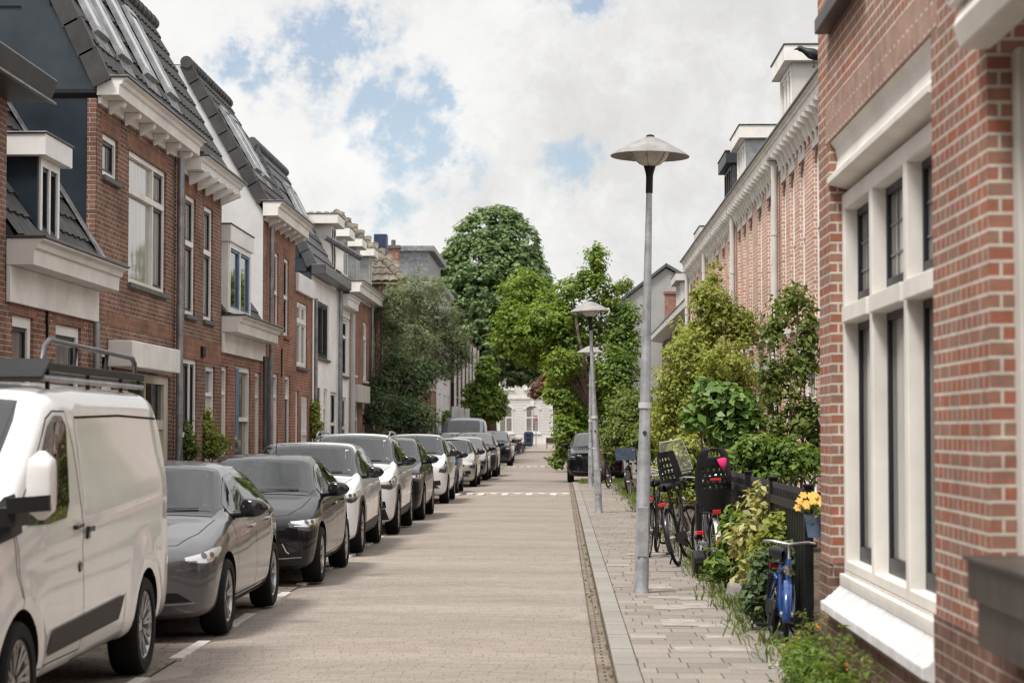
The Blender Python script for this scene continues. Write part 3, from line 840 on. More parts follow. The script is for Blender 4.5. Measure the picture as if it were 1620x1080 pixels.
# ---- house D: light grey end wall, red front
D0, D1 = 40.0, 44.78
h = house('mansard_house', 'red brick house with light grey rendered end wall above the low house', XL, D0, LG)
od = [(41.55, 42.15, 3.75, 5.45), (42.95, 43.75, 3.75, 5.45), (41.3, 42.2, -.03, 2.9), (43.2, 44.1, -.03, 2.9)]
shell(h, XL, 1, D0, D1, 6.02, od, M['brick_red'])
window(h, XL, 1, *od[0], tr=.5, fr='white'); window(h, XL, 1, *od[1], tr=.5, fr='white', sill='brick_red')
door(h, XL, 1, *od[2][:2], 2.9, fr='white', leaf='door_cream'); door(h, XL, 1, *od[3][:2], 2.9, fr='white', leaf='blackgreen')
lintel(h, XL, 1, [(a, b, d) for a, b, c, d in od])
cornice(h, XL, 1, D0+.02, D1, 6.32, out=.42, h=.30, board=.08, mods=6, mat='cream', ends=(.16, 0))
mb = MB(); mb.face([(XL-.012, D0-.012, 3.0), (XL-.012, D0-.012, 6.1), (XL-1.55, D0-.012, 9.1), (XL-9, D0-.012, 9.1), (XL-9, D0-.012, 3.0)][::-1]); mb.build('end_wall', M['stucco'], h)
tiles(h, XL+.02, 1, D0, D1, 6.34, 9.12, 1.6, 'tile_dark')
verge(h, XL+.02, 1, D0-.02, 6.34, 9.12, 1.6, 'tile_dark', count=8, y1=D1)
for ya, yb in ((41.0, 41.7), (42.2, 42.9)): roof_window(h, XL+.02, 1, 1.6, 6.34, 9.12, .28, .72, ya, yb)
downpipe(h, XL, 1, 40.5, .1, 6.0); downpipe(h, XL, 1, 40.15, .1, 3.2, mat='zinc_dark')
mb = MB(); mb.obox((XL+.01, 42.6, 3.15), (0,1,0), (1,0,0), (0,0,1), .012, .02, .3); mb.build('wall_anchor', M['iron'], h)

# ---- house E: narrow red house with white flat band
E0, E1 = 44.8, 47.98
h = house('narrow_brick_house', 'narrow red brick house with flat white fascia under the slatted wall', XL, E0, LG)
oe = [(45.1, 47.0, 3.15, 4.65), (44.95, 45.5, -.03, 2.6), (45.95, 47.2, .75, 2.5)]
shell(h, XL, 1, E0, E1, 4.9, oe, M['brick_red'])
window(h, XL, 1, *oe[0], cols=(.55, .45), tr=.7, fr='white', sash='white', glass='glass'); door(h, XL, 1, *oe[1][:2], 2.6, fr='white', leaf='door_cream')
window(h, XL, 1, *oe[2], cols=(1, 1, 1), tr=.5, fr='white', sash='white')
mb = MB(); bx(mb, XL, 1, 0.003, .08, E0+.01, E1+.02, 4.85, 5.27); mb.build('fascia', M['white'], h, bevel=.01)
mb = MB(); mb.box(XL-8, XL, E0, E1, 4.91, 5.2); mb.build('roof', M['charcoal'], h)
downpipe(h, XL, 1, E1-.12, .1, 4.9, out=.1)

# ---- house F: white front under a grey mansard, slatted end wall
F0, F1 = 48.0, 53.6
h = house('white_house', 'white rendered house with grey tiled mansard and dark slatted end wall', XL, F0, LG)
of = [(48.55, 51.3, 3.5, 4.9), (48.4, 49.6, .5, 2.75), (50.3, 51.1, -.03, 2.75), (51.8, 53.2, .6, 2.7)]
shell(h, XL, 1, F0, F1, 5.45, of, M['brick_white'])
window(h, XL, 1, *of[0], cols=(.62, .38), fr='charcoal', sash='charcoal'); window(h, XL, 1, *of[1], tr=.55, fr='charcoal', sash='charcoal')
door(h, XL, 1, *of[2][:2], 2.75, fr='white', leaf='bin_blue'); window(h, XL, 1, *of[3], fr='white', tr=.6)
mb = MB(); bx(mb, XL, 1, .003, .35, F0-.3, F1, 5.46, 5.70); mb.build('gutter', M['zinc_dark'], h, bevel=.01)
mb = MB()
for k in range(10):
    zz = 5.2+k*.34; xr = XL-.03 - max(0, (zz+.325-5.72)/2.93*1.5 + .05)
    mb.box(XL-5.5, xr, F0-.05-.012*(k % 2), F0-.012, zz, zz+.325)
mb.build('slat_wall', M['navy_panel'], h)
tiles(h, XL+.02, 1, F0, F1, 5.72, 8.65, 1.5, 'tile_grey', flat=True, tw=.34, te=.36)
verge(h, XL+.02, 1, F0-.04, 5.72, 8.65, 1.5, 'tile_grey', count=9, y1=F1)
for ya, yb in ((50.3, 51.0), (51.6, 52.3)): roof_window(h, XL+.02, 1, 1.5, 5.72, 8.65, .45, .75, ya, yb)
mb = MB(); mb.tube([(XL-.35, F1-.4, 6.9), (XL+.35, F1+2.2, 6.55)], .09, 8); mb.build('roof_gutter', M['lead'], h)
downpipe(h, XL, 1, 53.3, .1, 5.45, r=.06)

# ---- house G: white brick bay
G0, G1 = 53.62, 56.4
h = house('white_house', 'narrow white painted brick house next to the long brick row', XL, G0, LG)
og = [(53.95, 55.9, 3.2, 4.75), (54.0, 55.6, .5, 2.6)]
shell(h, XL, 1, G0, G1, 5.05, og, M['brick_white'])
window(h, XL, 1, *og[0], cols=(1, 1), tr=.7, fr='white'); window(h, XL, 1, *og[1], cols=(1, 1), tr=.6, fr='white')
cornice(h, XL, 1, G0+.02, G1, 5.4, out=.35, h=.34, board=.25, mat='white')
tiles(h, XL-.1, 1, G0, G1, 5.42, 8.2, 3.2, 'tile_dark')
dormer(h, XL-.25, 1, 53.9, 55.1, 5.55, 7.3, 1.6, fr='cream', cheek='cream2', cols=(1, 1), over=.22, fas=.26)
downpipe(h, XL, 1, G1-.2, .1, 5.0, r=.07, out=.12, mat='stucco_w')

# ---- house H: long red row with dormers
H0, H1 = 56.42, 73.
h = house('long_brick_house', 'long red brick row with cream gutter and three pale box dormers', XL, H0, LG)
oh = [(57.0, 58.2, 3.3, 5.0), (60.3, 61.6, 3.2, 5.0), (63.2, 64.5, 3.2, 5.0), (66.2, 67.4, 3.2, 5.0), (69.2, 70.4, 3.2, 5.0),
      (60.2, 61.2, -.03, 2.7), (63., 64.8, .7, 2.6), (66.3, 67.2, -.03, 2.7), (69., 70.6, .7, 2.6), (57., 59., -.03, 2.5)]
shell(h, XL, 1, H0, H1, 5.6, oh, M['brick_red'])
for o in oh[:5]: window(h, XL, 1, *o, fr='white', sash='white', cols=(1,), tr=.72, sill='stone')
for o in (oh[5], oh[7], oh[9]): door(h, XL, 1, *o[:2], o[3], fr='white')
for o in (oh[6], oh[8]): window(h, XL, 1, *o, fr='white', sash='white', cols=(1, 1), tr=.6)
mb = MB(); bx(mb, XL, 1, .003, .25, 56.6, 60.0, 2.5, 3.0); mb.build('canopy', M['cream2'], h, bevel=.01)
cornice(h, XL, 1, H0+.02, H1, 5.95, out=.40, h=.32, board=.1, mat='cream')
tiles(h, XL-.05, 1, H0, H1, 5.97, 8.6, 3.4, 'tile_moss', sub=4)
for k, (ya, yb, zt) in enumerate(((57.0, 58.1, 7.25), (60.7, 61.7, 7.3), (64.6, 65.6, 7.35))):
    dormer(h, XL-.25, 1, ya, yb, 6.1, zt, 1.6, fr='white' if k == 0 else 'cream', cheek=('stucco', 'zinc', 'zinc')[k], cols=(1, 1), over=.2, fas=.26)
for y in (62.3, 65.4): downpipe(h, XL, 1, y, .1, 5.6)

# ---- further houses on the left
h = house('pantile_house', 'brick house with mossy pantiled hip roof behind the pale dormers', XL, 73.02, LG)
shell(h, XL, 1, 73.02, 84, 7.05, [], M['brick_mix'])
mb = MB()                                        # hip end facing the camera, tile rolls running up the slope
for k in range(26):
    x0 = -13.5 + k*.29
    for j in range(11):
        f0, f1 = j/11, (j+1)/11
        lim = lambda f: (-13.5 + f*3., -5.75 - f*2.85)
        l0, l1 = lim(f0); 
        if x0 < l0-.1 or x0 > l1+.05: continue
        P = []
        for f, li in ((f0, .05), (f1+.012, .0)):
            P.append([(x0+q/4*.29, 72.6+f*3.4, 7.1+f*2.9+li+.05*math.sin(math.pi*q/4)) for q in range(5)])
        mb.grid(P)
for y0_, y1_ in ((72.6, 84.),):
    mb.face([(-5.75, 72.6, 7.1), (-5.75, 84, 7.1), (-8.6, 84, 10.), (-8.6, 76, 10.)]); mb.face([(-13.5, 72.6, 7.05), (-5.75, 72.6, 7.05), (-8.6, 76, 9.95), (-10.5, 76, 9.95)])
    mb.face([(-13.5, 84, 7.1), (-13.5, 72.6, 7.1), (-10.5, 76, 10.), (-10.5, 84, 10.)])
for k in range(11):
    a = Vector((-5.72, 72.58, 7.15)); b = Vector((-8.6, 76, 10.05)); mb.tube([a.lerp(b, k/11), a.lerp(b, (k+1.1)/11)], [.15, .12], 8)
mb.tube([(-8.6, 76, 10.05), (-8.6, 84, 10.05)], .13, 8)
mb.build('roof', M['tile_moss'], h, smooth=True, angle=50)
mb = MB(); mb.box(-7.35, -6.85, 78, 78.7, 7.5, 9.4); c = mb.build('vent_box', M['bin_blue'], h)
cornice(h, XL, 1, 73.04, 83.9, 7.1, out=.35, h=.3, board=.1, mat='cream')

def far_house(name, label, X, n, y0, y1, zt, mat, group, nb=3, fr='white', strips=False, roofmat='tile_dark', roof_h=2.2, extra=True, pilaster='white'):
    h = house(name, label, X, y0, group)
    L = (y1-y0)/nb; ops = []
    for k in range(nb):
        yc = y0+(k+.5)*L
        ops += [(yc-.55, yc+.55, 3.6, 5.4), (yc-.5, yc+.5, .7, 2.7)]
        if zt > 8: ops += [(yc-.5, yc+.5, 6.6, 8.0)]
    shell(h, X, n, y0, y1, zt, ops, mat)
    for o in ops: window(h, X, n, *o, fr=fr, sash='white', tr=.65, sill='stone')
    if strips:
        for k in range(nb+1):
            mb = MB(); bx(mb, X, n, .003, .12, y0+k*L-.16+(.16 if k == 0 else 0), y0+k*L+.16-(.16 if k == nb else 0), 0, zt-.3)
            mb.build('pilaster', M[pilaster], h)
    if extra:
        cornice(h, X, n, y0+.02, y1-.02, zt+.3, out=.35, h=.3, board=.1, mat='cream')
        tiles(h, X, n, y0, y1, zt+.32, zt+.32+roof_h, roof_h*1.1, roofmat, tw=.6, te=.5, sub=4)
    return h
far_house('brick_house', 'plain brick house half hidden behind the grey green tree', XL, 1, 84.02, 96, 6.4, M['brick_mix'], LG, 4)
h = far_house('flat_roof_house', 'taller house with grey flat roof storey showing above the olive coloured tree', XL-.2, 1, 96.02, 112, 8.9, M['stucco'], LG, 4, extra=False)
mb = MB(); mb.box(-14, -6.0, 96, 111.9, 8.93, 9.2); mb.box(-12, -6.6, 99, 109, 9.2, 10.6); mb.box(-12.3, -6.3, 98.7, 109.3, 10.6, 10.85); mb.build('roof_storey', M['lead'], h)
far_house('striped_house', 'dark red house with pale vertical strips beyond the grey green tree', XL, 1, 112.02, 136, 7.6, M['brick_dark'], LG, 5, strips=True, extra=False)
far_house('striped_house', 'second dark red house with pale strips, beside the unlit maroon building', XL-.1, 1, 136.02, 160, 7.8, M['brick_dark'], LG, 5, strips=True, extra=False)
h = house('maroon_building', 'tall windowless maroon brick building behind the big round tree', -7.6, 176)
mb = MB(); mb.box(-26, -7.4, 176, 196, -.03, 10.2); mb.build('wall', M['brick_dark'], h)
mb = MB(); mb.box(-26.1, -7.3, 175.9, 196.1, 10.2, 10.5); mb.build('roof_edge', M['charcoal'], h)
mb = MB(); mb.box(-26, -7.38, 175.96, 175.99, 0, 1.2); mb.build('plinth', M['brick_plinth'], h)
h = house('brick_chimney', 'red brick chimney stack on the roofline left of the big tree', -7.9, 90, cat='chimney')
mb = MB(); mb.box(-8.0, -7.2, 88, 88.7, 6, 9.75); mb.build('stack', M['brick_red'], h)
mb = MB(); mb.box(-8.08, -7.12, 87.92, 88.78, 9.75, 9.88); mb.tube([(-7.8, 88.35, 9.88), (-7.8, 88.35, 10.15)], .1, 8); mb.tube([(-7.45, 88.35, 9.88), (-7.45, 88.35, 10.15)], .1, 8); mb.build('chimney_cap', M['stone_grey'], h)

# ---- white building closing the street
def facing_window(root, x0, x1, z0, z1, Y, arch=True):
    mb = MB(); fw = .16
    mb.box(x0, x0+fw, Y-.06, Y+.05, z0, z1); mb.box(x1-fw, x1, Y-.06, Y+.05, z0, z1); mb.box(x0+fw, x1-fw, Y-.06, Y+.05, z0, z0+fw)
    mb.box((x0+x1)/2-.06, (x0+x1)/2+.06, Y-.05, Y+.05, z0+fw, z1); mb.box(x0+fw, x1-fw, Y-.055, Y+.05, z0+(z1-z0)*.62, z0+(z1-z0)*.62+.14)
    xc = (x0+x1)/2; r = (x1-x0)/2
    for k in range(10):
        t0, t1 = math.pi*k/10, math.pi*(k+1)/10
        pts = [(xc+math.cos(t)*q, z1+math.sin(t)*q*.55) for t, q in ((t0, r+.22), (t1, r+.22), (t1, r-.12), (t0, r-.12))]
        mb.prism(pts, 'y', Y-.12, Y+.02)
    mb.box(xc-.22, xc+.22, Y-.2, Y+.02, z1+r*.55-.1, z1+r*.55+.55)
    w = mb.build('window', M['cream2'], root)
    pn = MB(); pn.box(x0+fw, x1-fw, Y+.0, Y+.04, z0+fw, z1); 
    pn.prism([(xc+math.cos(math.pi*k/12)*(r-.1), z1+math.sin(math.pi*k/12)*(r-.1)*.55) for k in range(13)], 'y', Y-.01, Y+.03); pn.build('pane', M['glass_cur'], w)
    s = MB(); s.box(x0-.2, x1+.2, Y-.22, Y+.02, z0-.2, z0-.003); s.build('sill', M['stone'], w)
YE = 238.
h = house('white_end_building', 'white plastered building with arched windows closing the far end of the street', 0, YE, cat='building')
mb = MB(); mb.box(-11.5, 12, YE, YE+12, -.03, 13.5); mb.build('wall', M['stucco_w'], h)
mb = MB(); mb.box(-11.6, 12.1, YE-.1, YE-.003, -.03, 1.0); mb.box(-11.6, 12.1, YE-.12, YE-.003, 5.35, 5.75); mb.box(-11.8, 12.3, YE-.3, YE-.003, 12.7, 13.4); mb.build('string_course', M['cream2'], h)
for k in range(7):
    x = -9.7 + k*3.15
    facing_window(h, x-.85, x+.85, 1.35, 4.1, YE-.01); facing_window(h, x-.8, x+.8, 6.6, 9.6, YE-.01)
mb = MB()
for k in range(12): mb.box(-11.45, 11.95, YE-.03, YE-.002, 1.2+k*.34, 1.2+k*.34+.02)
mb.build('joint_lines', M['cream2'], h)
# ------------------------------------------------------------------ right row: pinkish brick houses behind front gardens
XR = 3.55
RG = 'houses along the right side'
def right_house(label, y0, y1, dorm, drain=True):
    h = house('tall_brick_house', label, XR, y0, RG)
    ops = []; t = y1
    for off, wd in ((.25,.62),(1.35,.66),(2.6,.66),(4.25,.72),(5.9,.85)):
        if t-off-wd < y0+.2: continue
        ops.append((t-off-wd, t-off, 3.25, 5.66))
    lo = [(y1-1.5, y1-.4, -.03, 2.75), (y1-4.4, y1-2.3, .75, 2.75), (y1-6.6, y1-5.2, .75, 2.75)]
    lo = [o for o in lo if o[0] > y0+.2]
    shell(h, XR, -1, y0, y1, 6.04, ops+lo, M['brick_pink'], rev=.20)
    for i, o in enumerate(ops):
        window(h, XR, -1, *o, tr=.55, fr='white', sash='white', sill='stone', dep=.13, fw=.08)
        a, b, c, d = o                     # rounded corners of the arch
        for s, e in ((a, 1), (b, -1)):
            m = MB(); m.prism([(s, d), (s, d-.20), (s+e*.05, d-.10), (s+e*.14, d-.03), (s+e*.26, d)][::e], 'x', XR+.02, XR+.15)
            m.build('arch_corner', M['soldier_pink'], h)
    door(h, XR, -1, *lo[0][:2], 2.75, fr='white')
    for o in lo[1:]: window(h, XR, -1, *o, cols=(1, 1), tr=.7, fr='white', sash='white', sill='stone', dep=.2)
    for a, b, c, d in ops+lo[1:]:
        mb = MB(); bx(mb, XR, -1, -.01, .006, a-.08, b+.08, d+.003, min(d+.20, 5.87)); mb.build('lintel', M['cream2'], h)
    mb = MB(); bx(mb, XR, -1, .003, .03, y0+.01, y1-.01, 5.88, 6.04); mb.build('frieze', M['cream'], h)
    cornice(h, XR, -1, y0+.01, y1-.01, 6.30, out=.26, h=.20, board=0, mat='cream')
    m = MB(); k = 0; y = y0+.25                      # pierced brackets under the gutter
    while y < y1-.2:
        P = [(.032, 6.085), (.22, 6.085), (.21, 6.03), (.12, 5.99), (.08, 5.90), (.032, 5.78)]
        m = MB(); m.prism([(XR-x, z) for x, z in P][::-1], 'y', y-.05, y+.05); y += .46; m.build('bracket', M['cream'], h)
    tiles(h, XR-.05, -1, y0, y1, 6.32, 8.6, 3.0, 'tile_dark', sub=4)
    for d in dorm:
        ya, yb, z1, fr, ch = d
        dormer(h, XR+.22, -1, ya, yb, 6.2, z1, 1.7, fr=fr, cheek=ch, cols=(1, 1, 1), over=.14, fas=.26, sash=None if fr == 'charcoal' else 'white')
    if drain: downpipe(h, XR, -1, y1-.02, .1, 6.0, r=.055, out=.09, mat='cream2', kink=.0)
    return h
right_house('pink brick house nearest the corner building, with tall cream dormer on its roof', 24.4, 32.2, [])
right_house('pink brick house behind the climbing plant, second from the corner building', 32.22, 40.1, [(31.95+.3, 34.0, 7.68, 'cream', 'cream2')])
right_house('pink brick house carrying a cream dormer and a dark grey dormer side by side', 40.12, 48.0, [(40.4, 42.3, 7.62, 'cream', 'zinc'), (43.75, 45.6, 7.56, 'charcoal', 'zinc_dark')])
right_house('pink brick house at the far end of the tall row, behind the leafy shrub tops', 48.02, 54.6, [(52.0, 54.0, 6.75, 'cream2', 'cream2')])

X2 = 4.1
h = house('low_gutter_house', 'lower brick house with deep grey gutter and wide beige dormers beyond the tall row', X2, 54.7, RG)
ops = []
for k in range(7):
    y = 56 + k*3.5; ops += [(y, y+1.1, 3.3, 4.85), (y, y+1.4, .7, 2.6)]
shell(h, X2, -1, 54.7, 80.5, 5.15, ops, M['brick_mix'])
for o in ops: window(h, X2, -1, *o, fr='white', sash='white', tr=.7, cols=(1, 1), sill='stone')
mb = MB(); mb.prism([(X2-.48, 5.28), (X2, 5.2), (X2+.6, 5.2), (X2+.6, 5.5), (X2-.48, 5.5)], 'y', 54.65, 80.6); mb.build('gutter', M['cream2'], h, bevel=.01)
mb = MB(); mb.box(X2-.5, X2+.6, 54.63, 80.62, 5.5, 5.52); mb.build('gutter_edge', M['zinc_dark'], h)
tiles(h, X2+.1, -1, 54.7, 80.5, 5.53, 8.2, 2.6, 'tile_dark', sub=4)
for ya, yb, zt in ((58.5, 61.5, 7.3), (66, 69, 7.2), (73.5, 76.5, 7.2)):
    dormer(h, X2+.35, -1, ya, yb, 5.6, zt, 1.9, fr='cream2', cheek='cream2', cols=(1, 1, 1), sash='white', over=.2, fas=.28)
mb = MB(); mb.prism([(X2+.2, 5.53), (X2+2.6, 8.3), (X2+.0, 5.75)], 'y', 54.6, 55.0); mb.build('verge_tiles', M['brick_red'], h)
for y in (57.8, 65., 72.): downpipe(h, X2, -1, y, .1, 5.2, out=.07)
mb = MB(); mb.box(X2+.1, X2+.75, 79.9, 80.45, 5.6, 7.15); mb.box(X2+.05, X2+.8, 79.85, 80.47, 7.15, 7.25); mb.build('chimney', M['brick_red'], h)

h = house('gable_house', 'grey rendered gable end rising above the trees on the right', 2.4, 82, RG)
mb = MB(); mb.prism([(2.3, -.03), (7.6, -.03), (7.6, 6.5), (4.35, 8.35), (2.3, 6.8)], 'y', 82, 95); mb.build('wall', M['stucco_g'], h)
mb = MB()
for a, b in (((2.15, 6.72), (4.36, 8.42)), ((4.34, 8.42), (7.75, 6.45))):
    mb.prism([(a[0], a[1]), (b[0], b[1]), (b[0], b[1]+.14), (a[0], a[1]+.14)], 'y', 81.85, 95.1)
mb.build('roof', M['tile_grey'], h)
for z in (1., 3.6):
    window(h, 2.3, -1, 85, 86.2, z, z+1.6, fr='white', sash='white', dep=-.01); window(h, 2.3, -1, 90, 91.2, z, z+1.6, fr='white', sash='white', dep=-.01)
far_house('brick_house', 'brick house past the grey gable, hidden behind the garden trees', 4.2, -1, 95.2, 125, 6.2, M['brick_mix'], RG, 6)
far_house('brick_house', 'last brick house before the white building on the right', 4.2, -1, 125.02, 160, 6.2, M['brick_red'], RG, 6)

# ------------------------------------------------------------------ near corner building on the right
XN = 1.67
h = thing('corner_building', 'orange brick building close up at the right edge with cream window frames', 'building', (XN, 5, 0))
NY0, NY1, NZ = -46., 12.86, 7.4
wn = [(8.95, 12.36, .74, 3.50), (4.0, 7.8, 1.0, 3.50), (10.9, 12.25, 4.27, 6.2)]
mb = MB(); wall_sheet(mb, XN, -1, 8.4, NY1, .9, 3.9, [(wn[0][0], wn[0][1], .9, wn[0][3])], .22, skip='b'); wall_sheet(mb, XN, -1, NY0, 8.4, .9, 3.9, [wn[1]], .22); wall_sheet(mb, XN, -1, NY0, NY1, 3.9, NZ, [wn[2]], .22)
mb2 = MB()
for q in ([(XN,NY1,.9),(XN,NY1,NZ),(XN+9,NY1,NZ),(XN+9,NY1,.9)], [(XN,NY0,.9),(XN+9,NY0,.9),(XN+9,NY0,NZ),(XN,NY0,NZ)], [(XN,NY0,NZ),(XN+9,NY0,NZ),(XN+9,NY1,NZ),(XN,NY1,NZ)]): mb.face(q)
mb.build('wall', M['brick_orange'], h)
mb = MB(); wall_sheet(mb, XN-.012, -1, NY0, NY1+.012, -.03, .9, [(8.95, 12.36, .57, .9)], .22, skip='t')
mb.face([(XN-.012,NY1+.012,-.03),(XN-.012,NY1+.012,.9),(XN+9,NY1+.012,.9),(XN+9,NY1+.012,-.03)]); mb.face([(XN-.012,NY0,.9),(XN,NY0,.9),(XN,NY1+.01,.9),(XN-.012,NY1+.012,.9)])
mb.build('plinth', M['brick_plinth'], h)
# soldier course over window, cove lintel board under it
mb = MB()
bx(mb, XN, -1, -.05, .004, 8.80, 12.5, 3.503, 3.73); mb.build('brick_arch', M['soldier_pink'], h)
def cove(y0, y1, name='lintel_board'):
    mb = MB()
    P = [(-.20, 3.496), (-.004, 3.496), (-.035, 3.46), (-.05, 3.39), (-.04, 3.33), (.0, 3.285), (.016, 3.275), (.016, 3.235), (-.03, 3.225), (-.20, 3.18)]
    mb.prism([(XN-x, z) for x, z in P], 'y', y0+.004, y1-.004); return mb.build(name, M['cream'], h, bevel=.004)
cove(8.95, 12.36)
# timber window: deep posts, transom, leaded upper lights
Y0, Y1 = 8.954, 12.356
mb = MB(); a0, a1 = -.20, -.075
posts = [Y0, 10.06, 11.18, Y1-.10]
for y in posts: bx(mb, XN, -1, a0, a1, y, y+.10, .84, 3.17)
for ya, yb in zip(posts[:-1], posts[1:]):
    bx(mb, XN, -1, a0, a1, ya+.10, yb, 3.07, 3.17); bx(mb, XN, -1, a0, a1+.02, ya+.10, yb, 2.37, 2.47); bx(mb, XN, -1, a0, a1, ya+.10, yb, .84, .92)
bx(mb, XN, -1, a0, -.045, Y0, Y1, .765, .838)
for ya, yb in zip(posts[:-1], posts[1:]):
    for z0, z1 in ((.92, 2.37), (2.47, 3.07)):
        b0, b1 = -.19, -.155; s = .045
        bx(mb, XN, -1, b0, b1, ya+.10, ya+.10+s, z0, z1, 1); bx(mb, XN, -1, b0, b1, yb-s, yb, z0, z1, 1)
        bx(mb, XN, -1, b0, b1, ya+.10+s, yb-s, z1-s, z1, 1); bx(mb, XN, -1, b0, b1, ya+.10+s, yb-s, z0, z0+.09, 1)
w1 = mb.build('window', [M['cream'], M['blackgreen']], h, bevel=.006)
pn = MB(); ld = MB()
for ya, yb in zip(posts[:-1], posts[1:]):
    for z0, z1 in ((1.01, 2.325), (2.515, 3.025)):
        pn.face([(XN+.18, ya+.145, z0), (XN+.18, ya+.145, z1), (XN+.18, yb-.045, z1), (XN+.18, yb-.045, z0)])
    for k in range(1, 4): bx(ld, XN, -1, -.179, -.172, ya+.145+(yb-ya-.19)*k/4-.006, ya+.145+(yb-ya-.19)*k/4+.006, 2.515, 3.025)
    for k in range(1, 3): bx(ld, XN, -1, -.179, -.173, ya+.145, yb-.045, 2.515+.51*k/3-.006, 2.515+.51*k/3+.006)
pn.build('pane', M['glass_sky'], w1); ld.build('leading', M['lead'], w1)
mb = MB(); P = [(-.20, .763), (-.047, .763), (.04, .675), (.068, .665), (.068, .61), (-.0125, .575), (-.20, .575)]
mb.prism([(XN-x, z) for x, z in P], 'y', Y0-.02, Y1+.05); mb.build('sill', M['stone'], h, bevel=.006)
# second opening: wide frame, sun blind box, zinc planter
mb = MB(); yb = 7.797
bx(mb, XN, -1, -.18, -.10, yb-.10, yb, 1.0, 3.2); bx(mb, XN, -1, -.20, -.13, yb-.62, yb-.10, 1.0, 3.2); bx(mb, XN, -1, -.18, -.10, 4.0, yb-.62, 3.05, 3.2)
bx(mb, XN, -1, -.18, -.09, yb-.72, yb-.62, 1.0, 3.05); bx(mb, XN, -1, -.18, -.10, 4.0, yb-.72, 1.0, 1.12); bx(mb, XN, -1, -.18, -.10, 4.0, 4.1, 1.12, 3.05)
w2 = mb.build('window', M['cream2'], h, bevel=.006)
pn = MB(); pn.face([(XN+.16, 4.1, 1.12), (XN+.16, 4.1, 3.05), (XN+.16, 7.08, 3.05), (XN+.16, 7.08, 1.12)]); pn.build('pane', M['glass'], w2)
mb = MB(); bx(mb, XN, -1, -.2, -.01, 4.0, yb-.01, 3.42, 3.497); mb.build('lintel_board', M['blackgreen'], h)
mb = MB(); mb.prism([(XN-.10, 3.21), (XN+.02, 3.21), (XN+.02, 3.36), (XN-.02, 3.40), (XN-.10, 3.37), (XN-.125, 3.30)], 'y', 3.9, yb+.02); mb.prism([(XN-.13, 3.375), (XN+.02, 3.41), (XN+.02, 3.43), (XN-.14, 3.40)], 'y', 3.9, yb+.05); mb.build('sun_blind_box', M['cream'], h, bevel=.008)
window(h, XN, -1, *wn[2], cols=(1, 1), fr='cream', sill=None, dep=.16)
mb = MB(); bx(mb, XN, -1, -.1, .09, 10.8, 12.33, 4.17, 4.262); mb.build('upper_sill', M['planter'], h, bevel=.006)
mb = MB()
bx(mb, XN, -1, -.16, .17, 4.2, 7.42, 1.10, 1.24); bx(mb, XN, -1, .004, .145, 4.2, 7.36, .93, 1.097); bx(mb, XN, -1, -.17, .185, 4.2, 7.44, 1.24, 1.255)
for y in (5.6, 6.45): bx(mb, XN, -1, .17, .176, y, y+.012, 1.10, 1.24)
mb.build('planter_ledge', M['planter'], h, bevel=.006)

h = house('terrace_end', 'unseen brick terrace added behind the viewpoint to darken reflections', -14, -52, cat='building')  # out of view; added so the car fronts reflect something darker than sky
mb = MB(); mb.box(-16, 12, -62, -52, -.03, 9.5); mb.build('wall', M['brick_brown'], h)
for k in range(8):
    for z in (.9, 4.2, 7.0):
        m = MB(); m.box(-14+k*3.2, -12.6+k*3.2, -51.997, -51.95, z, z+1.7); w_ = m.build('window', M['white'], h); m = MB(); m.box(-13.9+k*3.2, -12.7+k*3.2, -51.949, -51.94, z+.1, z+1.6); m.build('pane', M['glass'], w_)
mb = MB(); mb.box(-16.1, 12.1, -62.1, -51.7, 9.5, 9.9); mb.build('cornice', M['cream2'], h)
# ------------------------------------------------------------------ cars
def ln(keys, ys, sm=.05, sy=1.):
    k = np.array(keys, float); t = np.linspace(-1, 1, 7)
    return np.mean([np.interp(ys + o*sm*np.clip(ys/.25, .1, 1), k[:,0]*sy, k[:,1]) for o in t], axis=0)

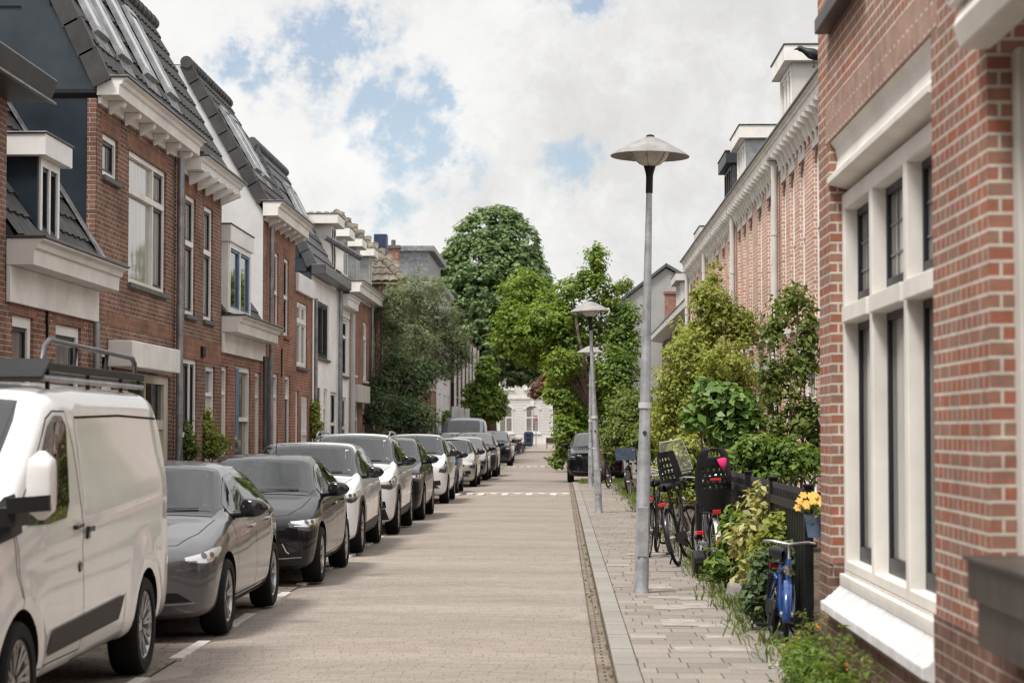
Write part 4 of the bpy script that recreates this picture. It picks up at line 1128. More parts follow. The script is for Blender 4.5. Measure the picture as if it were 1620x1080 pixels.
HATCH = dict(L=4.37, W=.90, H=1.44,
 z8=[(0,.60),(.03,.68),(.12,.745),(.35,.83),(.9,.935),(1.16,.975),(1.95,1.395),(2.3,1.44),(2.9,1.435),(3.5,1.39),(3.78,1.345),(4.12,1.02),(4.28,.95),(4.34,.85),(4.37,.74)],
 d7=[(0,0),(.3,.01),(1.16,.012),(1.95,.022),(3.78,.03),(4.12,.015),(4.37,0)],
 d6=[(0,.0),(.3,.02),(1.16,.022),(1.95,.085),(2.6,.10),(3.78,.11),(4.12,.03),(4.37,0)],
 z5=[(0,.58),(.03,.65),(.12,.70),(.35,.775),(.9,.885),(1.16,.94),(1.95,.955),(3.2,.99),(3.78,1.02),(4.12,.97),(4.28,.90),(4.37,.70)],
 z4=[(0,.55),(.05,.60),(.12,.63),(.35,.69),(.9,.79),(1.3,.83),(3.2,.88),(4.,.90),(4.28,.82),(4.37,.66)],
 z3=[(0,.48),(.1,.50),(.5,.55),(4.,.58),(4.37,.55)],
 z2=[(0,.40),(.05,.30),(.2,.25),(4.2,.28),(4.33,.34),(4.37,.42)],
 zb=[(0,.38),(.05,.22),(.2,.17),(4.1,.19),(4.3,.28),(4.37,.40)],
 x3=[(0,.38),(.015,.58),(.05,.73),(.12,.81),(.3,.86),(.9,.893),(2.,.90),(3.3,.90),(3.9,.87),(4.2,.80),(4.3,.7),(4.35,.55),(4.37,.4)],
 f4=[(0,1),(.3,.985),(1.3,.972),(3.3,.985),(4.37,.97)], f5=[(0,.95),(.3,.935),(.9,.925),(1.3,.91),(3.4,.925),(4.,.9),(4.37,.92)],
 f6=[(0,.75),(.3,.76),(.9,.80),(1.16,.83),(1.95,.70),(2.6,.70),(3.5,.68),(3.78,.66),(4.12,.80),(4.37,.75)],
 f7=[(0,.5),(.3,.5),(.9,.62),(1.16,.74),(1.95,.61),(3.5,.58),(3.78,.56),(4.12,.7),(4.37,.5)],
 ws=(1.22,1.90), side=(1.30,3.62), doors=(1.34,2.38,3.30), rearwin=(3.84,4.08), fo=.90, wb=2.647, r=.318, bow=.20)
def boxier(d):
    "crossover: taller nose and squarer tail than the hatchback"
    e = {k: (list(v) if isinstance(v, list) else v) for k, v in d.items()}
    e['z8'] = [(0,.66),(.03,.76),(.10,.85),(.30,.905),(.9,.965),(1.16,.99),(1.92,1.40),(2.2,1.44),(3.0,1.44),(3.7,1.41),(3.98,1.37),(4.22,1.02),(4.31,.95),(4.35,.85),(4.37,.74)]
    e['z5'] = [(0,.63),(.03,.72),(.10,.79),(.30,.845),(.9,.91),(1.16,.945),(1.95,.96),(3.2,.98),(3.9,1.0),(4.2,.97),(4.31,.90),(4.37,.70)]
    e['z4'] = [(0,.58),(.05,.65),(.12,.70),(.35,.76),(.9,.82),(1.3,.85),(3.2,.87),(4.,.88),(4.3,.82),(4.37,.66)]
    e['f6'] = [(0,.75),(.3,.78),(.9,.82),(1.16,.84),(1.95,.735),(2.6,.735),(3.7,.715),(3.98,.70),(4.22,.82),(4.37,.75)]
    e['f7'] = [(0,.5),(.3,.52),(.9,.64),(1.16,.76),(1.95,.65),(3.7,.62),(3.98,.6),(4.22,.7),(4.37,.5)]
    e['side'] = (1.30,3.85); e['doors'] = (1.34,2.38,3.36); e['rearwin'] = (4.02,4.18)
    e['x3'] = [(0,.42),(.015,.62),(.05,.76),(.12,.83),(.3,.87),(.9,.895),(2.,.90),(3.5,.90),(4.0,.88),(4.25,.82),(4.32,.72),(4.36,.55),(4.37,.4)]
    return e
SUV = boxier(HATCH)
VAN = dict(L=5.34, W=.985, H=1.97,
 z8=[(0,.80),(.04,.95),(.15,1.05),(.4,1.14),(.95,1.25),(1.9,1.86),(2.25,1.945),(2.8,1.97),(4.97,1.965),(5.23,1.94),(5.31,1.85),(5.34,1.6)],
 d7=[(0,0),(.4,.01),(.95,.015),(1.9,.02),(2.4,.025),(5.34,.02)], d6=[(0,0),(.4,.02),(.95,.03),(1.9,.10),(2.4,.125),(5.2,.125),(5.34,.06)],
 z5=[(0,.75),(.05,.88),(.15,.95),(.4,1.02),(.95,1.13),(1.5,1.17),(2.4,1.22),(5.2,1.37),(5.34,1.25)],
 z4=[(0,.65),(.1,.78),(.4,.85),(1.,.93),(5.27,1.07),(5.34,1.0)], z3=[(0,.55),(.1,.6),(5.34,.62)], z2=[(0,.45),(.06,.36),(.2,.32),(5.2,.34),(5.34,.42)],
 zb=[(0,.42),(.06,.28),(.2,.24),(5.2,.26),(5.34,.36)],
 x3=[(0,.4),(.02,.62),(.06,.78),(.15,.88),(.4,.94),(.9,.975),(1.5,.985),(4.9,.985),(5.22,.965),(5.31,.93),(5.34,.86)],
 f4=[(0,1),(.4,.985),(1.5,.985),(5.34,.985)], f5=[(0,.95),(.4,.95),(.95,.955),(1.5,.96),(5.34,.965)],
 f6=[(0,.78),(.4,.82),(.95,.88),(1.5,.895),(1.9,.88),(5.34,.865)], f7=[(0,.5),(.4,.6),(.95,.80),(1.9,.765),(5.34,.76)],
 ws=(1.02,1.84), side=(1.05,1.98), doors=(1.00,2.42,3.6), rearwin=None, fo=.98, wb=3.30, r=.343, bow=.22)

def body_grid(T, L, W, H, nq=4, extra=()):
    sy, sx, sz = L/T['L'], W/T['W'], H/T['H']
    a = [0,.008,.02,.035,.05,.075,.1,.13,.17,.22,.28,.35,.43,.52]
    ys = sorted(set([q*sy for q in a] + [L-q*sy for q in a[:9]] + list(np.arange(.6*sy, L-.2*sy, .055)) + list(extra)))
    ys = np.array([ys[0]] + [b for c, b in zip(ys[:-1], ys[1:]) if b-c > .004])
    g = lambda k, sm=.05: ln(T[k], ys, sm, sy)
    x3 = g('x3', .05)*sx; z8 = g('z8', .07)*sz
    X = [0*x3, x3*.975*.88, x3*.975, x3, x3*g('f4', .1), x3*g('f5', .1), x3*g('f6', .08), x3*g('f7', .08), 0*x3]
    Z = [g('zb')*sz, g('zb')*sz, g('z2')*sz, g('z3')*sz, g('z4', .12)*sz, g('z5', .12)*sz, z8-g('d6', .08)*sz, z8-g('d7', .08)*sz, z8]
    X = np.stack(X, 1); Z = np.stack(Z, 1)
    t = np.linspace(0, 8, 8*nq+1)
    def rs(A): return np.stack([np.interp(t, np.arange(9), row) for row in A])
    xs, zs = rs(X), rs(Z)
    for _ in range(3 if nq == 4 else 11):
        for A, odd in ((xs, True), (zs, False)):
            B = A.copy(); B[:,1:-1] = .25*A[:,:-2] + .5*A[:,1:-1] + .25*A[:,2:]
            if odd: B[:,0] = 0; B[:,-1] = 0
            else: B[:,-1] = .5*A[:,-1] + .5*A[:,-2]; B[:,0] = A[:,0]
            A[:] = B
    yy = np.repeat(ys[:,None], xs.shape[1], 1)
    wf = np.clip(1-yy/1.9, 0, 1)**2; wr = np.clip(1-(L-yy)/1.2, 0, 1)**2
    q = np.abs(xs/W)**2.2
    yy = yy + T['bow']*wf*q - .14*wr*q*(0.4 if T is VAN else 1)
    lines = dict(ys=ys, x=X, z=Z)
    return xs, yy, zs, lines

def patch(bvh, poly, o, u, v, d, off=.004, edge=.07):
    "project a flat outline along d onto the body; returns verts, faces"
    o, u, v, d = Vector(o), Vector(u), Vector(v), Vector(d).normalized()
    pts = [Vector((p[0], p[1], 0)) for p in poly]
    tri = tessellate_polygon([pts])
    bm = bmesh.new(); vs = [bm.verts.new(p) for p in pts]
    for t in tri:
        try: bm.faces.new([vs[i] for i in t])
        except ValueError: pass
    for _ in range(6):
        es = [e for e in bm.edges if e.calc_length() > edge]
        if not es: break
        bmesh.ops.subdivide_edges(bm, edges=es, cuts=1); bmesh.ops.triangulate(bm, faces=bm.faces[:])
    bm.verts.index_update(); out = []
    for w in bm.verts:
        s = o + u*w.co.x + v*w.co.y
        hit, nor, i, dist = bvh.ray_cast(s, d)
        if hit is None: 
            q = s + d*1.2; hit, nor, i, dist = bvh.find_nearest(q)
        if nor.dot(d) > 0: nor = -nor
        out.append(hit + nor*off)
    fs = []
    for f in bm.faces:
        ids = [w.index for w in f.verts]
        n = (out[ids[1]]-out[ids[0]]).cross(out[ids[2]]-out[ids[0]])
        fs.append(ids if n.dot(d) <= 0 else ids[::-1])
    bm.free(); return out, fs

def add_patch(mb, bvh, poly, side=None, front=False, mi=0, off=.004, top=False, diag=None, edge=.07):
    if side is not None:                 # poly in (y, z), seen from the side
        r = patch(bvh, poly, (side*2.2, 0, 0), (0,1,0), (0,0,1), (-side,0,0), off, edge)
    elif front:                          # poly in (x, z), seen from the front
        r = patch(bvh, poly, (0, -1.2, 0), (1,0,0), (0,0,1), (0,1,0), off, edge)
    elif top: r = patch(bvh, poly, (0, 0, 3.), (1,0,0), (0,1,0), (0,0,-1), off, edge)
    else:                                # diagonal from a front corner; poly (u, z), u along the tangent at the corner
        s, W = diag; d = Vector((-s*.62, .78, 0)); u = Vector((.78*s, .62, 0))*1.0
        r = patch(bvh, poly, Vector((s*W, .25, 0)) - d*1.5, u, (0,0,1), d, off, edge)
    b = len(mb.v); mb.v += [tuple(p) for p in r[0]]
    for f in r[1]: mb.f.append(tuple(b+i for i in f)); mb.m.append(mi)

def strip(pts, w):
    "outline of a band of width w along 2D polyline"
    L_, R_ = [], []
    for i, p in enumerate(pts):
        a = Vector(pts[max(i-1, 0)]); b = Vector(pts[min(i+1, len(pts)-1)]); t = (b-a).normalized(); n = Vector((-t.y, t.x))*w/2
        L_.append(tuple(Vector(p)+n)); R_.append(tuple(Vector(p)-n))
    return L_ + R_[::-1]

def wheel(root, x, y, r, side, rim='rim', spokes=10, dbl=False, w=.21):
    mb = MB(); h = w/2; ri = r*.69
    prof = [(ri, -h*.8), (ri+.02, -h), (r*.93, -h*1.02), (r*.985, -h*.82), (r, -h*.5), (r, h*.5), (r*.985, h*.82), (r*.93, h*1.02), (ri+.02, h), (ri, h*.8)]
    mb.lathe((x, y, r-.008), prof, 40, 'x'); 
    t = mb.build('wheel', M['rubber'], root, smooth=True, world=False)
    m = MB(); f = lambda q: x + side*q
    m.lathe((x, y, r-.008), [(ri+.004, side*h*.86), (ri-.012, side*h*.90), (ri-.03, side*h*.72), (ri-.035, side*h*.1)], 40, 'x')
    m.lathe((x, y, r-.008), [(0, side*(h*.62)), (.045, side*h*.62), (.065, side*h*.5), (.07, side*h*.3)], 20, 'x')
    for k in range(spokes):
        a = 2*math.pi*k/spokes + .2
        for da in ((-.10, .10) if dbl else (0,)):
            c, s = math.cos(a), math.sin(a); c2, s2 = math.cos(a+da*1.6), math.sin(a+da*1.6)
            p0 = Vector((f(h*.52), y+c*.05, r-.008+s*.05)); p1 = Vector((f(h*.74), y+c2*(ri-.02), r-.008+s2*(ri-.02)))
            d = (p1-p0); m.obox((p0+p1)/2, d, Vector((0, -s, c)), Vector((1,0,0)), d.length/2, .012 if dbl else .017, .016)
    m.build('rim', M[rim], t, smooth=True, angle=30, world=False)
    m = MB(); m.lathe((x, y, r-.008), [(0, side*h*.05), (ri-.02, side*h*.05)], 30, 'x'); m.build('brake_disc', M['rim_dark'], t, world=False)
    return t

def make_car(name, label, loc, T=HATCH, L=4.37, W=.90, H=1.44, paint=None, fo=None, wb=None, r=None, rim='rim', spokes=5, dbl=True, cladding=False, lights='led',
             grille='wide', rails=False, mirror='gloss_black', roof=None, plate=None, cat='car', group='parked cars', detail=True, rack=False, sidewin=None, rot=0., intake=True):
    root = thing(name, label, cat, loc, (0, 0, rot), group)
    sy, sx, sz = L/T['L'], W/T['W'], H/T['H']
    fo = fo or T['fo']*sy; wb = wb or T['wb']*sy; r = r or T['r']
    dr = [q*sy for q in T['doors']]
    xs, yy, zs, LN = body_grid(T, L, W, H, nq=8 if (T is not VAN and loc[1] < 62) else 4, extra=dr)
    if T is VAN:                          # pressed panel in the load side and a swage over the rear wheel
        zt = 1.79; sm = lambda a, b, t: np.clip((t-a)/(b-a), 0, 1)
        zl = 1.28 + (yy-2.2)*.055
        k = sm(2.50, 2.55, yy)*(1-sm(5.07, 5.13, yy))*sm(zl-.02, zl+.03, zs)*(1-sm(zt-.03, zt+.01, zs))*(xs > .5)
        xs = xs - .020*k
        z2l = .98 + (yy-1.)*.045
        xs = xs - .012*sm(z2l+.03, z2l-.02, zs)*(zs > .3)*(xs > .5)*np.clip((yy-.8)/.3, 0, 1)
        for ya in (fo, fo+wb):
            dd = np.hypot(yy-ya, zs-r); xs = xs + .028*np.clip(1-np.abs(dd-.46)/.12, 0, 1)*(xs > .5)*(zs < 1.05)
    ns, nr = xs.shape
    # full ring
    Vv = []; 
    for i in range(ns):
        for j in range(nr): Vv.append((xs[i,j], yy[i,j], zs[i,j]))
        for j in range(nr-2, 0, -1): Vv.append((-xs[i,j], yy[i,j], zs[i,j]))
    n = 2*nr-2; F = []
    for i in range(ns-1):
        for j in range(n):
            j2 = (j+1) % n; F.append((i*n+j, (i+1)*n+j, (i+1)*n+j2, i*n+j2))
    F.append(tuple(range(n))); F.append(tuple(reversed([(ns-1)*n+j for j in range(n)])))
    me = bpy.data.meshes.new('tmp_body'); me.from_pydata(Vv, [], F); me.update()
    bvh = BVHTree.FromPolygons([Vector(p) for p in Vv], F)
    bm = bmesh.new(); bm.from_mesh(me); bmesh.ops.recalc_face_normals(bm, faces=bm.faces[:]); bm.to_mesh(me); bm.free()
    tmp = bpy.data.objects.new('tmp_body', me); COL.objects.link(tmp)
    cutm = MB(); R_ = r+.055
    for ya in (fo, fo+wb):
        for s in (-1, 1):
            k = 64; cz = r
            b = len(cutm.v)
            for xx in (s*(W-.34), s*(W+.3)):
                for q in range(k):
                    t = 2*math.pi*q/k; cutm.v.append((xx, ya+math.cos(t)*R_, cz+math.sin(t)*R_))
            for q in range(k): cutm.f.append((b+q, b+(q+1) % k, b+k+(q+1) % k, b+k+q)); cutm.m.append(0)
            cutm.f.append(tuple(b+q for q in reversed(range(k)))); cutm.f.append(tuple(b+k+q for q in range(k))); cutm.m += [0, 0]
    cme = bpy.data.meshes.new('tmp_cut'); cme.from_pydata(cutm.v, [], cutm.f); cme.update()
    bm = bmesh.new(); bm.from_mesh(cme); bmesh.ops.recalc_face_normals(bm, faces=bm.faces[:]); bm.to_mesh(cme); bm.free()
    cut = bpy.data.objects.new('tmp_cut', cme); COL.objects.link(cut)
    md = tmp.modifiers.new('b', 'BOOLEAN'); md.object = cut; md.operation = 'DIFFERENCE'; md.solver = 'EXACT'
    dg = bpy.context.evaluated_depsgraph_get(); dg.update()
    ev = tmp.evaluated_get(dg).to_mesh()
    V2 = [v.co.copy() for v in ev.vertices]; P2 = [(tuple(p.vertices), p.center.copy()) for p in ev.polygons]
    tmp.evaluated_get(dg).to_mesh_clear()
    bpy.data.objects.remove(tmp); bpy.data.objects.remove(cut); bpy.data.meshes.remove(me); bpy.data.meshes.remove(cme)
    z5 = lambda y: float(np.interp(y, LN['ys'], LN['z'][:,5])); z6 = lambda y: float(np.interp(y, LN['ys'], LN['z'][:,6])); x7 = lambda y: float(np.interp(y, LN['ys'], LN['x'][:,7]))
    x6 = lambda y: float(np.interp(y, LN['ys'], LN['x'][:,6])); x3 = lambda y: float(np.interp(y, LN['ys'], LN['x'][:,3])); z8 = lambda y: float(np.interp(y, LN['ys'], LN['z'][:,8]))
    z2 = lambda y: float(np.interp(y, LN['ys'], LN['z'][:,2]))
    parts = {}
    a_, b_ = T['side'][0]*sy, T['side'][1]*sy; w0_, w1_ = T['ws'][0]*sy, T['ws'][1]*sy
    clear = T is not VAN and loc[1] < 62
    def glazed(ids, c):
        if not clear: return False
        vs = [V2[i] for i in ids]
        if all(w0_+.10 < v.y < w1_ and abs(v.x) < x7(v.y)*1.03-.045 and v.z > z5(v.y)+.01 for v in vs) and c.z < H-.05: return True
        if abs(c.x) < W*.45: return False
        for p_, q_ in ((a_+.05, dr[1]-.035), (dr[1]+.035, dr[2]-.03)):
            if all(p_+.03 < v.y < q_-.03 and z5(v.y)+.045 < v.z < z6(v.y)-.04 for v in vs): return True
        return False
    for ids, c in P2:
        if glazed(ids, c): continue
        dark = False
        for ya in (fo, fo+wb):
            if math.hypot(c.y-ya, c.z-r) < R_*.9995 and abs(c.x) > W-.36: dark = True
        key, mi = 'body', 1 if dark else 0
        if not dark and abs(c.x) > W*.5 and z2(c.y)+.01 < c.z < z5(c.y)+.02:
            s = 1 if c.x > 0 else -1
            if dr[0] < c.y < dr[1]: key = ('door', s, 0)
            elif dr[1] < c.y < dr[2] and T is not VAN: key = ('door', s, 1)
        if roof and c.z > H*.93 and key == 'body' and not dark: mi = 2
        parts.setdefault(key, []).append((ids, mi))
    pm = M[paint]; mats = [pm, M['arch'], M[roof] if roof else pm]
    objs = {}
    for key, fl in parts.items():
        used = sorted({i for ids, _ in fl for i in ids}); mp = {i: k for k, i in enumerate(used)}
        mb = MB(); mb.v = [tuple(V2[i]) for i in used]; mb.f = [tuple(mp[i] for i in ids) for ids, _ in fl]; mb.m = [m for _, m in fl]
        objs[key] = mb.build('body' if key == 'body' else 'door', mats, root, smooth=True, angle=38, world=False)
    body = objs['body']
    # ------- glass
    a, b = T['side'][0]*sy, T['side'][1]*sy
    for s in (1, -1):
        if T is VAN:
            wins = [('van', None)]
        else: wins = [(a, dr[1]-.035), (dr[1]+.035, dr[2]-.03), (dr[2]+.01, b)]
        trim = MB()
        for wi, (p, q) in enumerate(wins):
            if p == 'van':
                poly = [(1.13, 1.225), (1.25, 1.20), (1.6, 1.19), (2.02, 1.21), (2.11, 1.29), (2.19, 1.58), (2.25, 1.745), (2.21, 1.785), (2.06, 1.785), (1.89, 1.725), (1.63, 1.515), (1.34, 1.315)]
            else:
                lo = [(y, z5(y)+.022*sz) for y in np.linspace(p, q, 7)]; hi = [(y, z6(y)-(.048 if clear else .022)*sz) for y in np.linspace(p, q, 7)]
                if wi == 0: hi = [h_ for h_ in hi if h_[1] > z5(h_[0])+.07]; lo = [l_ for l_ in lo if l_[0] > (hi[0][0]-.16)]
                if wi == 2:
                    hi = [h_ for h_ in hi if h_[0] < b-.17]; 
                    if len(hi) < 1: continue
                poly = lo + hi[::-1]
            wb_ = MB(); add_patch(wb_, bvh, poly, side=s, off=.005); wo_ = wb_.build('side_window', M['tint_clear' if clear and wi < 2 else 'tint'], root, smooth=True, angle=180, world=False)
            add_patch(trim, bvh, strip(poly + [poly[0]], .05 if clear else (.034 if T is VAN else .026)), side=s, off=.0065, edge=.04)
            if paint == 'car_grey' and wi < 2: add_patch(trim, bvh, strip([(q_[0], q_[1]-.03) for q_ in lo], .016), side=s, off=.008, mi=1)
        if T is not VAN: add_patch(trim, bvh, [(dr[1]-.035, z5(dr[1])+.02), (dr[1]+.035, z5(dr[1])+.02), (dr[1]+.05, z6(dr[1])-.02), (dr[1]-.02, z6(dr[1])-.02)], side=s, off=.006)
        if trim.v: trim.build('window_trim', [M['gloss_black'], M['chrome']], root, smooth=True, angle=180, world=False)
    w0, w1 = T['ws'][0]*sy, T['ws'][1]*sy
    ysw = np.linspace(w0, w1, 6)
    wk = .90 if T is VAN else 1.03
    poly = [(-x7(y)*wk, y+.04) for y in ysw] + [(x7(y)*wk, y+.04) for y in ysw[::-1]]
    poly = [(x, y - (.05 if abs(x) < .01 else 0)) for x, y in poly]
    wm = MB()
    if clear or T is VAN: add_patch(wm, bvh, strip(poly + [poly[0]], .17 if clear else .05), top=True, off=.004, edge=.035)
    else: add_patch(wm, bvh, [(x*(1.03 if T is VAN else 1.06), (y-w0)*1.05+w0-.035) for x, y in poly], top=True, off=.003)
    wm.build('windscreen_seal', M['gloss_black'], root, smooth=True, angle=180, world=False)
    wm = MB(); add_patch(wm, bvh, poly, top=True, off=.007, edge=.05); wm.build('windscreen', M['screen_clear' if clear else ('screen_van' if T is VAN else 'screen')], root, smooth=True, angle=180, world=False)
    if clear:
        cb = MB(); zb_ = z5(w0+.5); xw = W*.80; ye = dr[2]+.2
        cb.box(-xw, xw, w0+.05, ye, .30, .34); cb.box(-xw, -xw+.03, w0+.1, ye, .34, zb_-.02); cb.box(xw-.03, xw, w0+.1, ye, .34, zb_-.02)
        cb.box(-xw+.03, xw-.03, ye-.04, ye, .34, zb_+.02)
        cb.prism([(w0+.12, zb_-.10), (w0+.62, zb_-.04), (w0+.70, zb_-.10), (w0+.66, zb_-.30), (w0+.12, zb_-.35)], 'x', -xw+.03, xw-.03)
        cabin = cb.build('cabin', M['cabin'], root, world=False, bevel=.02)
        for sx_ in (-1, 1):
            for yy_, hh in ((w0+1.12, 0), (w0+1.95, -.02)):
                st = MB(); xx_ = sx_*W*.42; zs_ = .50*sz
                st.obox((xx_, yy_-.20, zs_), (1,0,0), (0,1,-.1), (0,.1,1), .24, .25, .08); st.obox((xx_, yy_+.14, zs_+.33), (1,0,0), (0,1,.25), (0,-.25,1), .22, .06, .30)
                st.obox((xx_, yy_+.25, zs_+.74+hh), (1,0,0), (0,1,.2), (0,-.2,1), .13, .045, .085); st.build('seat', M['seat'], cabin, world=False, bevel=.03)
        sw = MB(); cs = Vector((W*.42, w0+.80, zb_-.03)); sw.tube([cs + Vector((math.cos(t)*.18, math.sin(t)*.08, math.sin(t)*.165)) for t in np.linspace(0, 2*math.pi, 25)[:-1]], .014, 6, closed=True)
        sw.tube([cs-Vector((.16,0,0)), cs+Vector((.16,0,0))], .02, 6); sw.build('steering_wheel', M['cabin'], cabin, world=False)
        rv = MB(); ym = w1-.02; rv.obox((0, ym, z8(w1)-.13), (1,0,0), (0,1,.2), (0,-.2,1), .11, .02, .035); rv.build('rear_view_mirror', M['cabin'], cabin, world=False, bevel=.01)
    for x0, x1 in ((-.55, .02), (-.02, .55)):
        p0, p1 = (x0*sx, w0-.0), (x1*sx, w0+.06)
        wp = MB(); add_patch(wp, bvh, strip([p0, p1], .022), top=True, off=.018); wp.build('wiper', M['plastic'], root, world=False)
    rv = MB(); add_patch(rv, bvh, [(math.cos(t)*.11, w1-.10+math.sin(t)*.06) for t in np.linspace(0, 6.2, 12)], top=True, off=.008); rv.build('mirror_mount', M['gloss_black'], root, smooth=True, angle=180, world=False)
    if T['rearwin']:
        y0_, y1_ = T['rearwin'][0]*sy, T['rearwin'][1]*sy
        rm = MB(); r_ = patch(bvh, [(-x7(y0_)*1.0, z8(y0_)-.03), (-x7(y1_)*.95, z8(y1_)+.01), (x7(y1_)*.95, z8(y1_)+.01), (x7(y0_)*1.0, z8(y0_)-.03)], (0, L+2, 0), (1,0,0), (0,0,1), (0,-1,0), .005)
        rm.v = [tuple(p) for p in r_[0]]; rm.f = [tuple(f) for f in r_[1]]; rm.m = [0]*len(rm.f); rm.build('rear_window', M['tint'], root, smooth=True, angle=180, world=False)
    for s in (-1, 1):
        tl = MB(); r_ = patch(bvh, [(s*W*.55, .80*sz), (s*W*.9, .78*sz), (s*W*.92, .95*sz), (s*W*.55, .92*sz)], (0, L+2, 0), (1,0,0), (0,0,1), (0,-1,0), .006)
        tl.v = [tuple(p) for p in r_[0]]; tl.f = [tuple(f) for f in r_[1]]; tl.m = [0]*len(tl.f); tl.build('tail_light', M['red'], root, smooth=True, world=False)
    # ------- doors: gaps and handles
    for key, o in objs.items():
        if key == 'body': continue
        s = key[1]; y0_, y1_ = (dr[0], dr[1]) if key[2] == 0 else (dr[1], dr[2])
        g = MB(); zt = z5(y0_)+.0; zl = z2(y0_)+.03
        add_patch(g, bvh, strip([(y0_, z5(y0_)), (y0_, zl), (y1_, z2(y1_)+.03), (y1_, z5(y1_))], .009), side=s, off=.0016, edge=.05)
        if T is VAN: add_patch(g, bvh, strip([(1.04, 1.20), (1.32, 1.375), (1.62, 1.585), (1.90, 1.785), (2.06, 1.83), (2.31, 1.83), (2.38, 1.6), (2.42, 1.25)], .009), side=s, off=.0016, edge=.04)
        g.build('door_gap', M['arch'], o, world=False)
        hd = MB(); hy = y1_-.20*sy; hz = z5(hy)-.115*sz
        if T is VAN: hy, hz = 2.26, 1.13
        x = x3(hy)
        hit, nor, _, _ = bvh.ray_cast(Vector((s*2.2, hy, hz)), Vector((-s, 0, 0)))
        hd.obox(hit + nor*.022, (0,1,.06), nor, (0,0,1), .085, .009, .014); hd.obox(hit + nor*.01 + Vector((0,-.07,-.004)), (0,1,0), nor, (0,0,1), .014, .012, .013); hd.obox(hit + nor*.01 + Vector((0,.07,.004)), (0,1,0), nor, (0,0,1), .014, .012, .013)
        hd.build('handle', M['gloss_black'] if (T is VAN or paint == 'car_black') else pm if not dbl else M['chrome'], o, world=False, bevel=.005)
    # ------- mirrors
    for s in (-1, 1):
        mm = MB(); y = w0+.30*sy; z = z5(y)+.085*sz; x = s*(x3(y)*.955+.135)
        if T is VAN: y, z, x = .80, 1.42, s*(W+.14)
        hx, hy_, hz_ = (.125, .085, .082) if T is not VAN else (.075, .075, .185)
        P = []
        for i in range(9):
            t = -1+2*i/8; q = max(.05, 1-abs(t)**(3.2 if T is not VAN else 6))**.5; row = []
            for k in range(17):
                an = 2*math.pi*k/16; ca, sa = math.cos(an), math.sin(an)
                sq = lambda c: math.copysign(abs(c)**(.6 if T is not VAN else .42), c)
                yo = sq(ca)*hy_*q*(.6 if ca > 0 else 1.)
                if T is not VAN: row.append((x + hx*t, y + yo + abs(t)*.02, z + sq(sa)*hz_*q*(1-.18*t*s)))
                else: row.append((x + sq(sa)*hx*q, y + yo, z + t*hz_))
            P.append(row)
        mm.grid(P, flip=(T is not VAN))
        if T is not VAN: mm.tube([(s*x3(y)*.90, y+.03, z-.06), (x-s*.06, y+.02, z-.05)], [.035, .03], 8, mi=1)
        else: mm.obox((s*(W+.09), y-.05, z-.10), (1,0,.08), (0,1,0), (0,0,1), .115, .05, .042, 1); mm.obox((s*(W-.03), y+.06, z-.17), (1,0,0), (0,1,0), (0,0,1), .05, .14, .05, 1); add_patch(mm, bvh, [(.64, 1.09), (1.10, 1.15), (1.18, 1.36), (1.10, 1.34)], side=s, off=.008, mi=1, edge=.05)
        mm.build('mirror', [M[mirror] if T is not VAN else pm, M['plastic']], root, smooth=True, angle=50, world=False)
    # ------- wheels
    for ya in (fo, fo+wb):
        for s in (-1, 1): wheel(root, s*(W-.118), ya, r, s, rim, spokes, dbl)
    # ------- cladding
    if cladding:
        for s in (-1, 1):
            cm = MB()
            for ya in (fo, fo+wb):
                n_ = 16; an = [R(-12) + k*R(204)/n_ for k in range(n_+1)]
                add_patch(cm, bvh, [(ya+math.cos(t)*(R_+.001), r+math.sin(t)*(R_+.001)) for t in an] + [(ya+math.cos(t)*(R_+.07), r+math.sin(t)*(R_+.07)) for t in an[::-1]], side=s, off=.008)
            add_patch(cm, bvh, [(fo+R_, .24), (fo+wb-R_, .24), (fo+wb-R_-.03, .44), (fo+R_+.03, .40)], side=s, off=.008)
            cm.build('side_cladding', M['plastic'], root, smooth=True, world=False)
        cm = MB(); add_patch(cm, bvh, [(-W*.86, .26), (W*.86, .26), (W*.80, .44), (.45, .40), (-.45, .40), (-W*.80, .44)], front=True, off=.008); cm.build('bumper_cladding', M['plastic'], root, smooth=True, world=False)
    if rails:
        for s in (-1, 1):
            rm = MB(); yr = np.linspace(w1+.15, (T['side'][1]+.05)*sy, 8); pts = []
            for i, y in enumerate(yr): pts.append((s*x7(y)*1.05, y, z8(y) - .035*sz + (.055 if 0 < i < 7 else .0)))
            rm.tube(pts, .016, 8); rm.build('roof_rail', M['rim'], root, smooth=True, world=False)
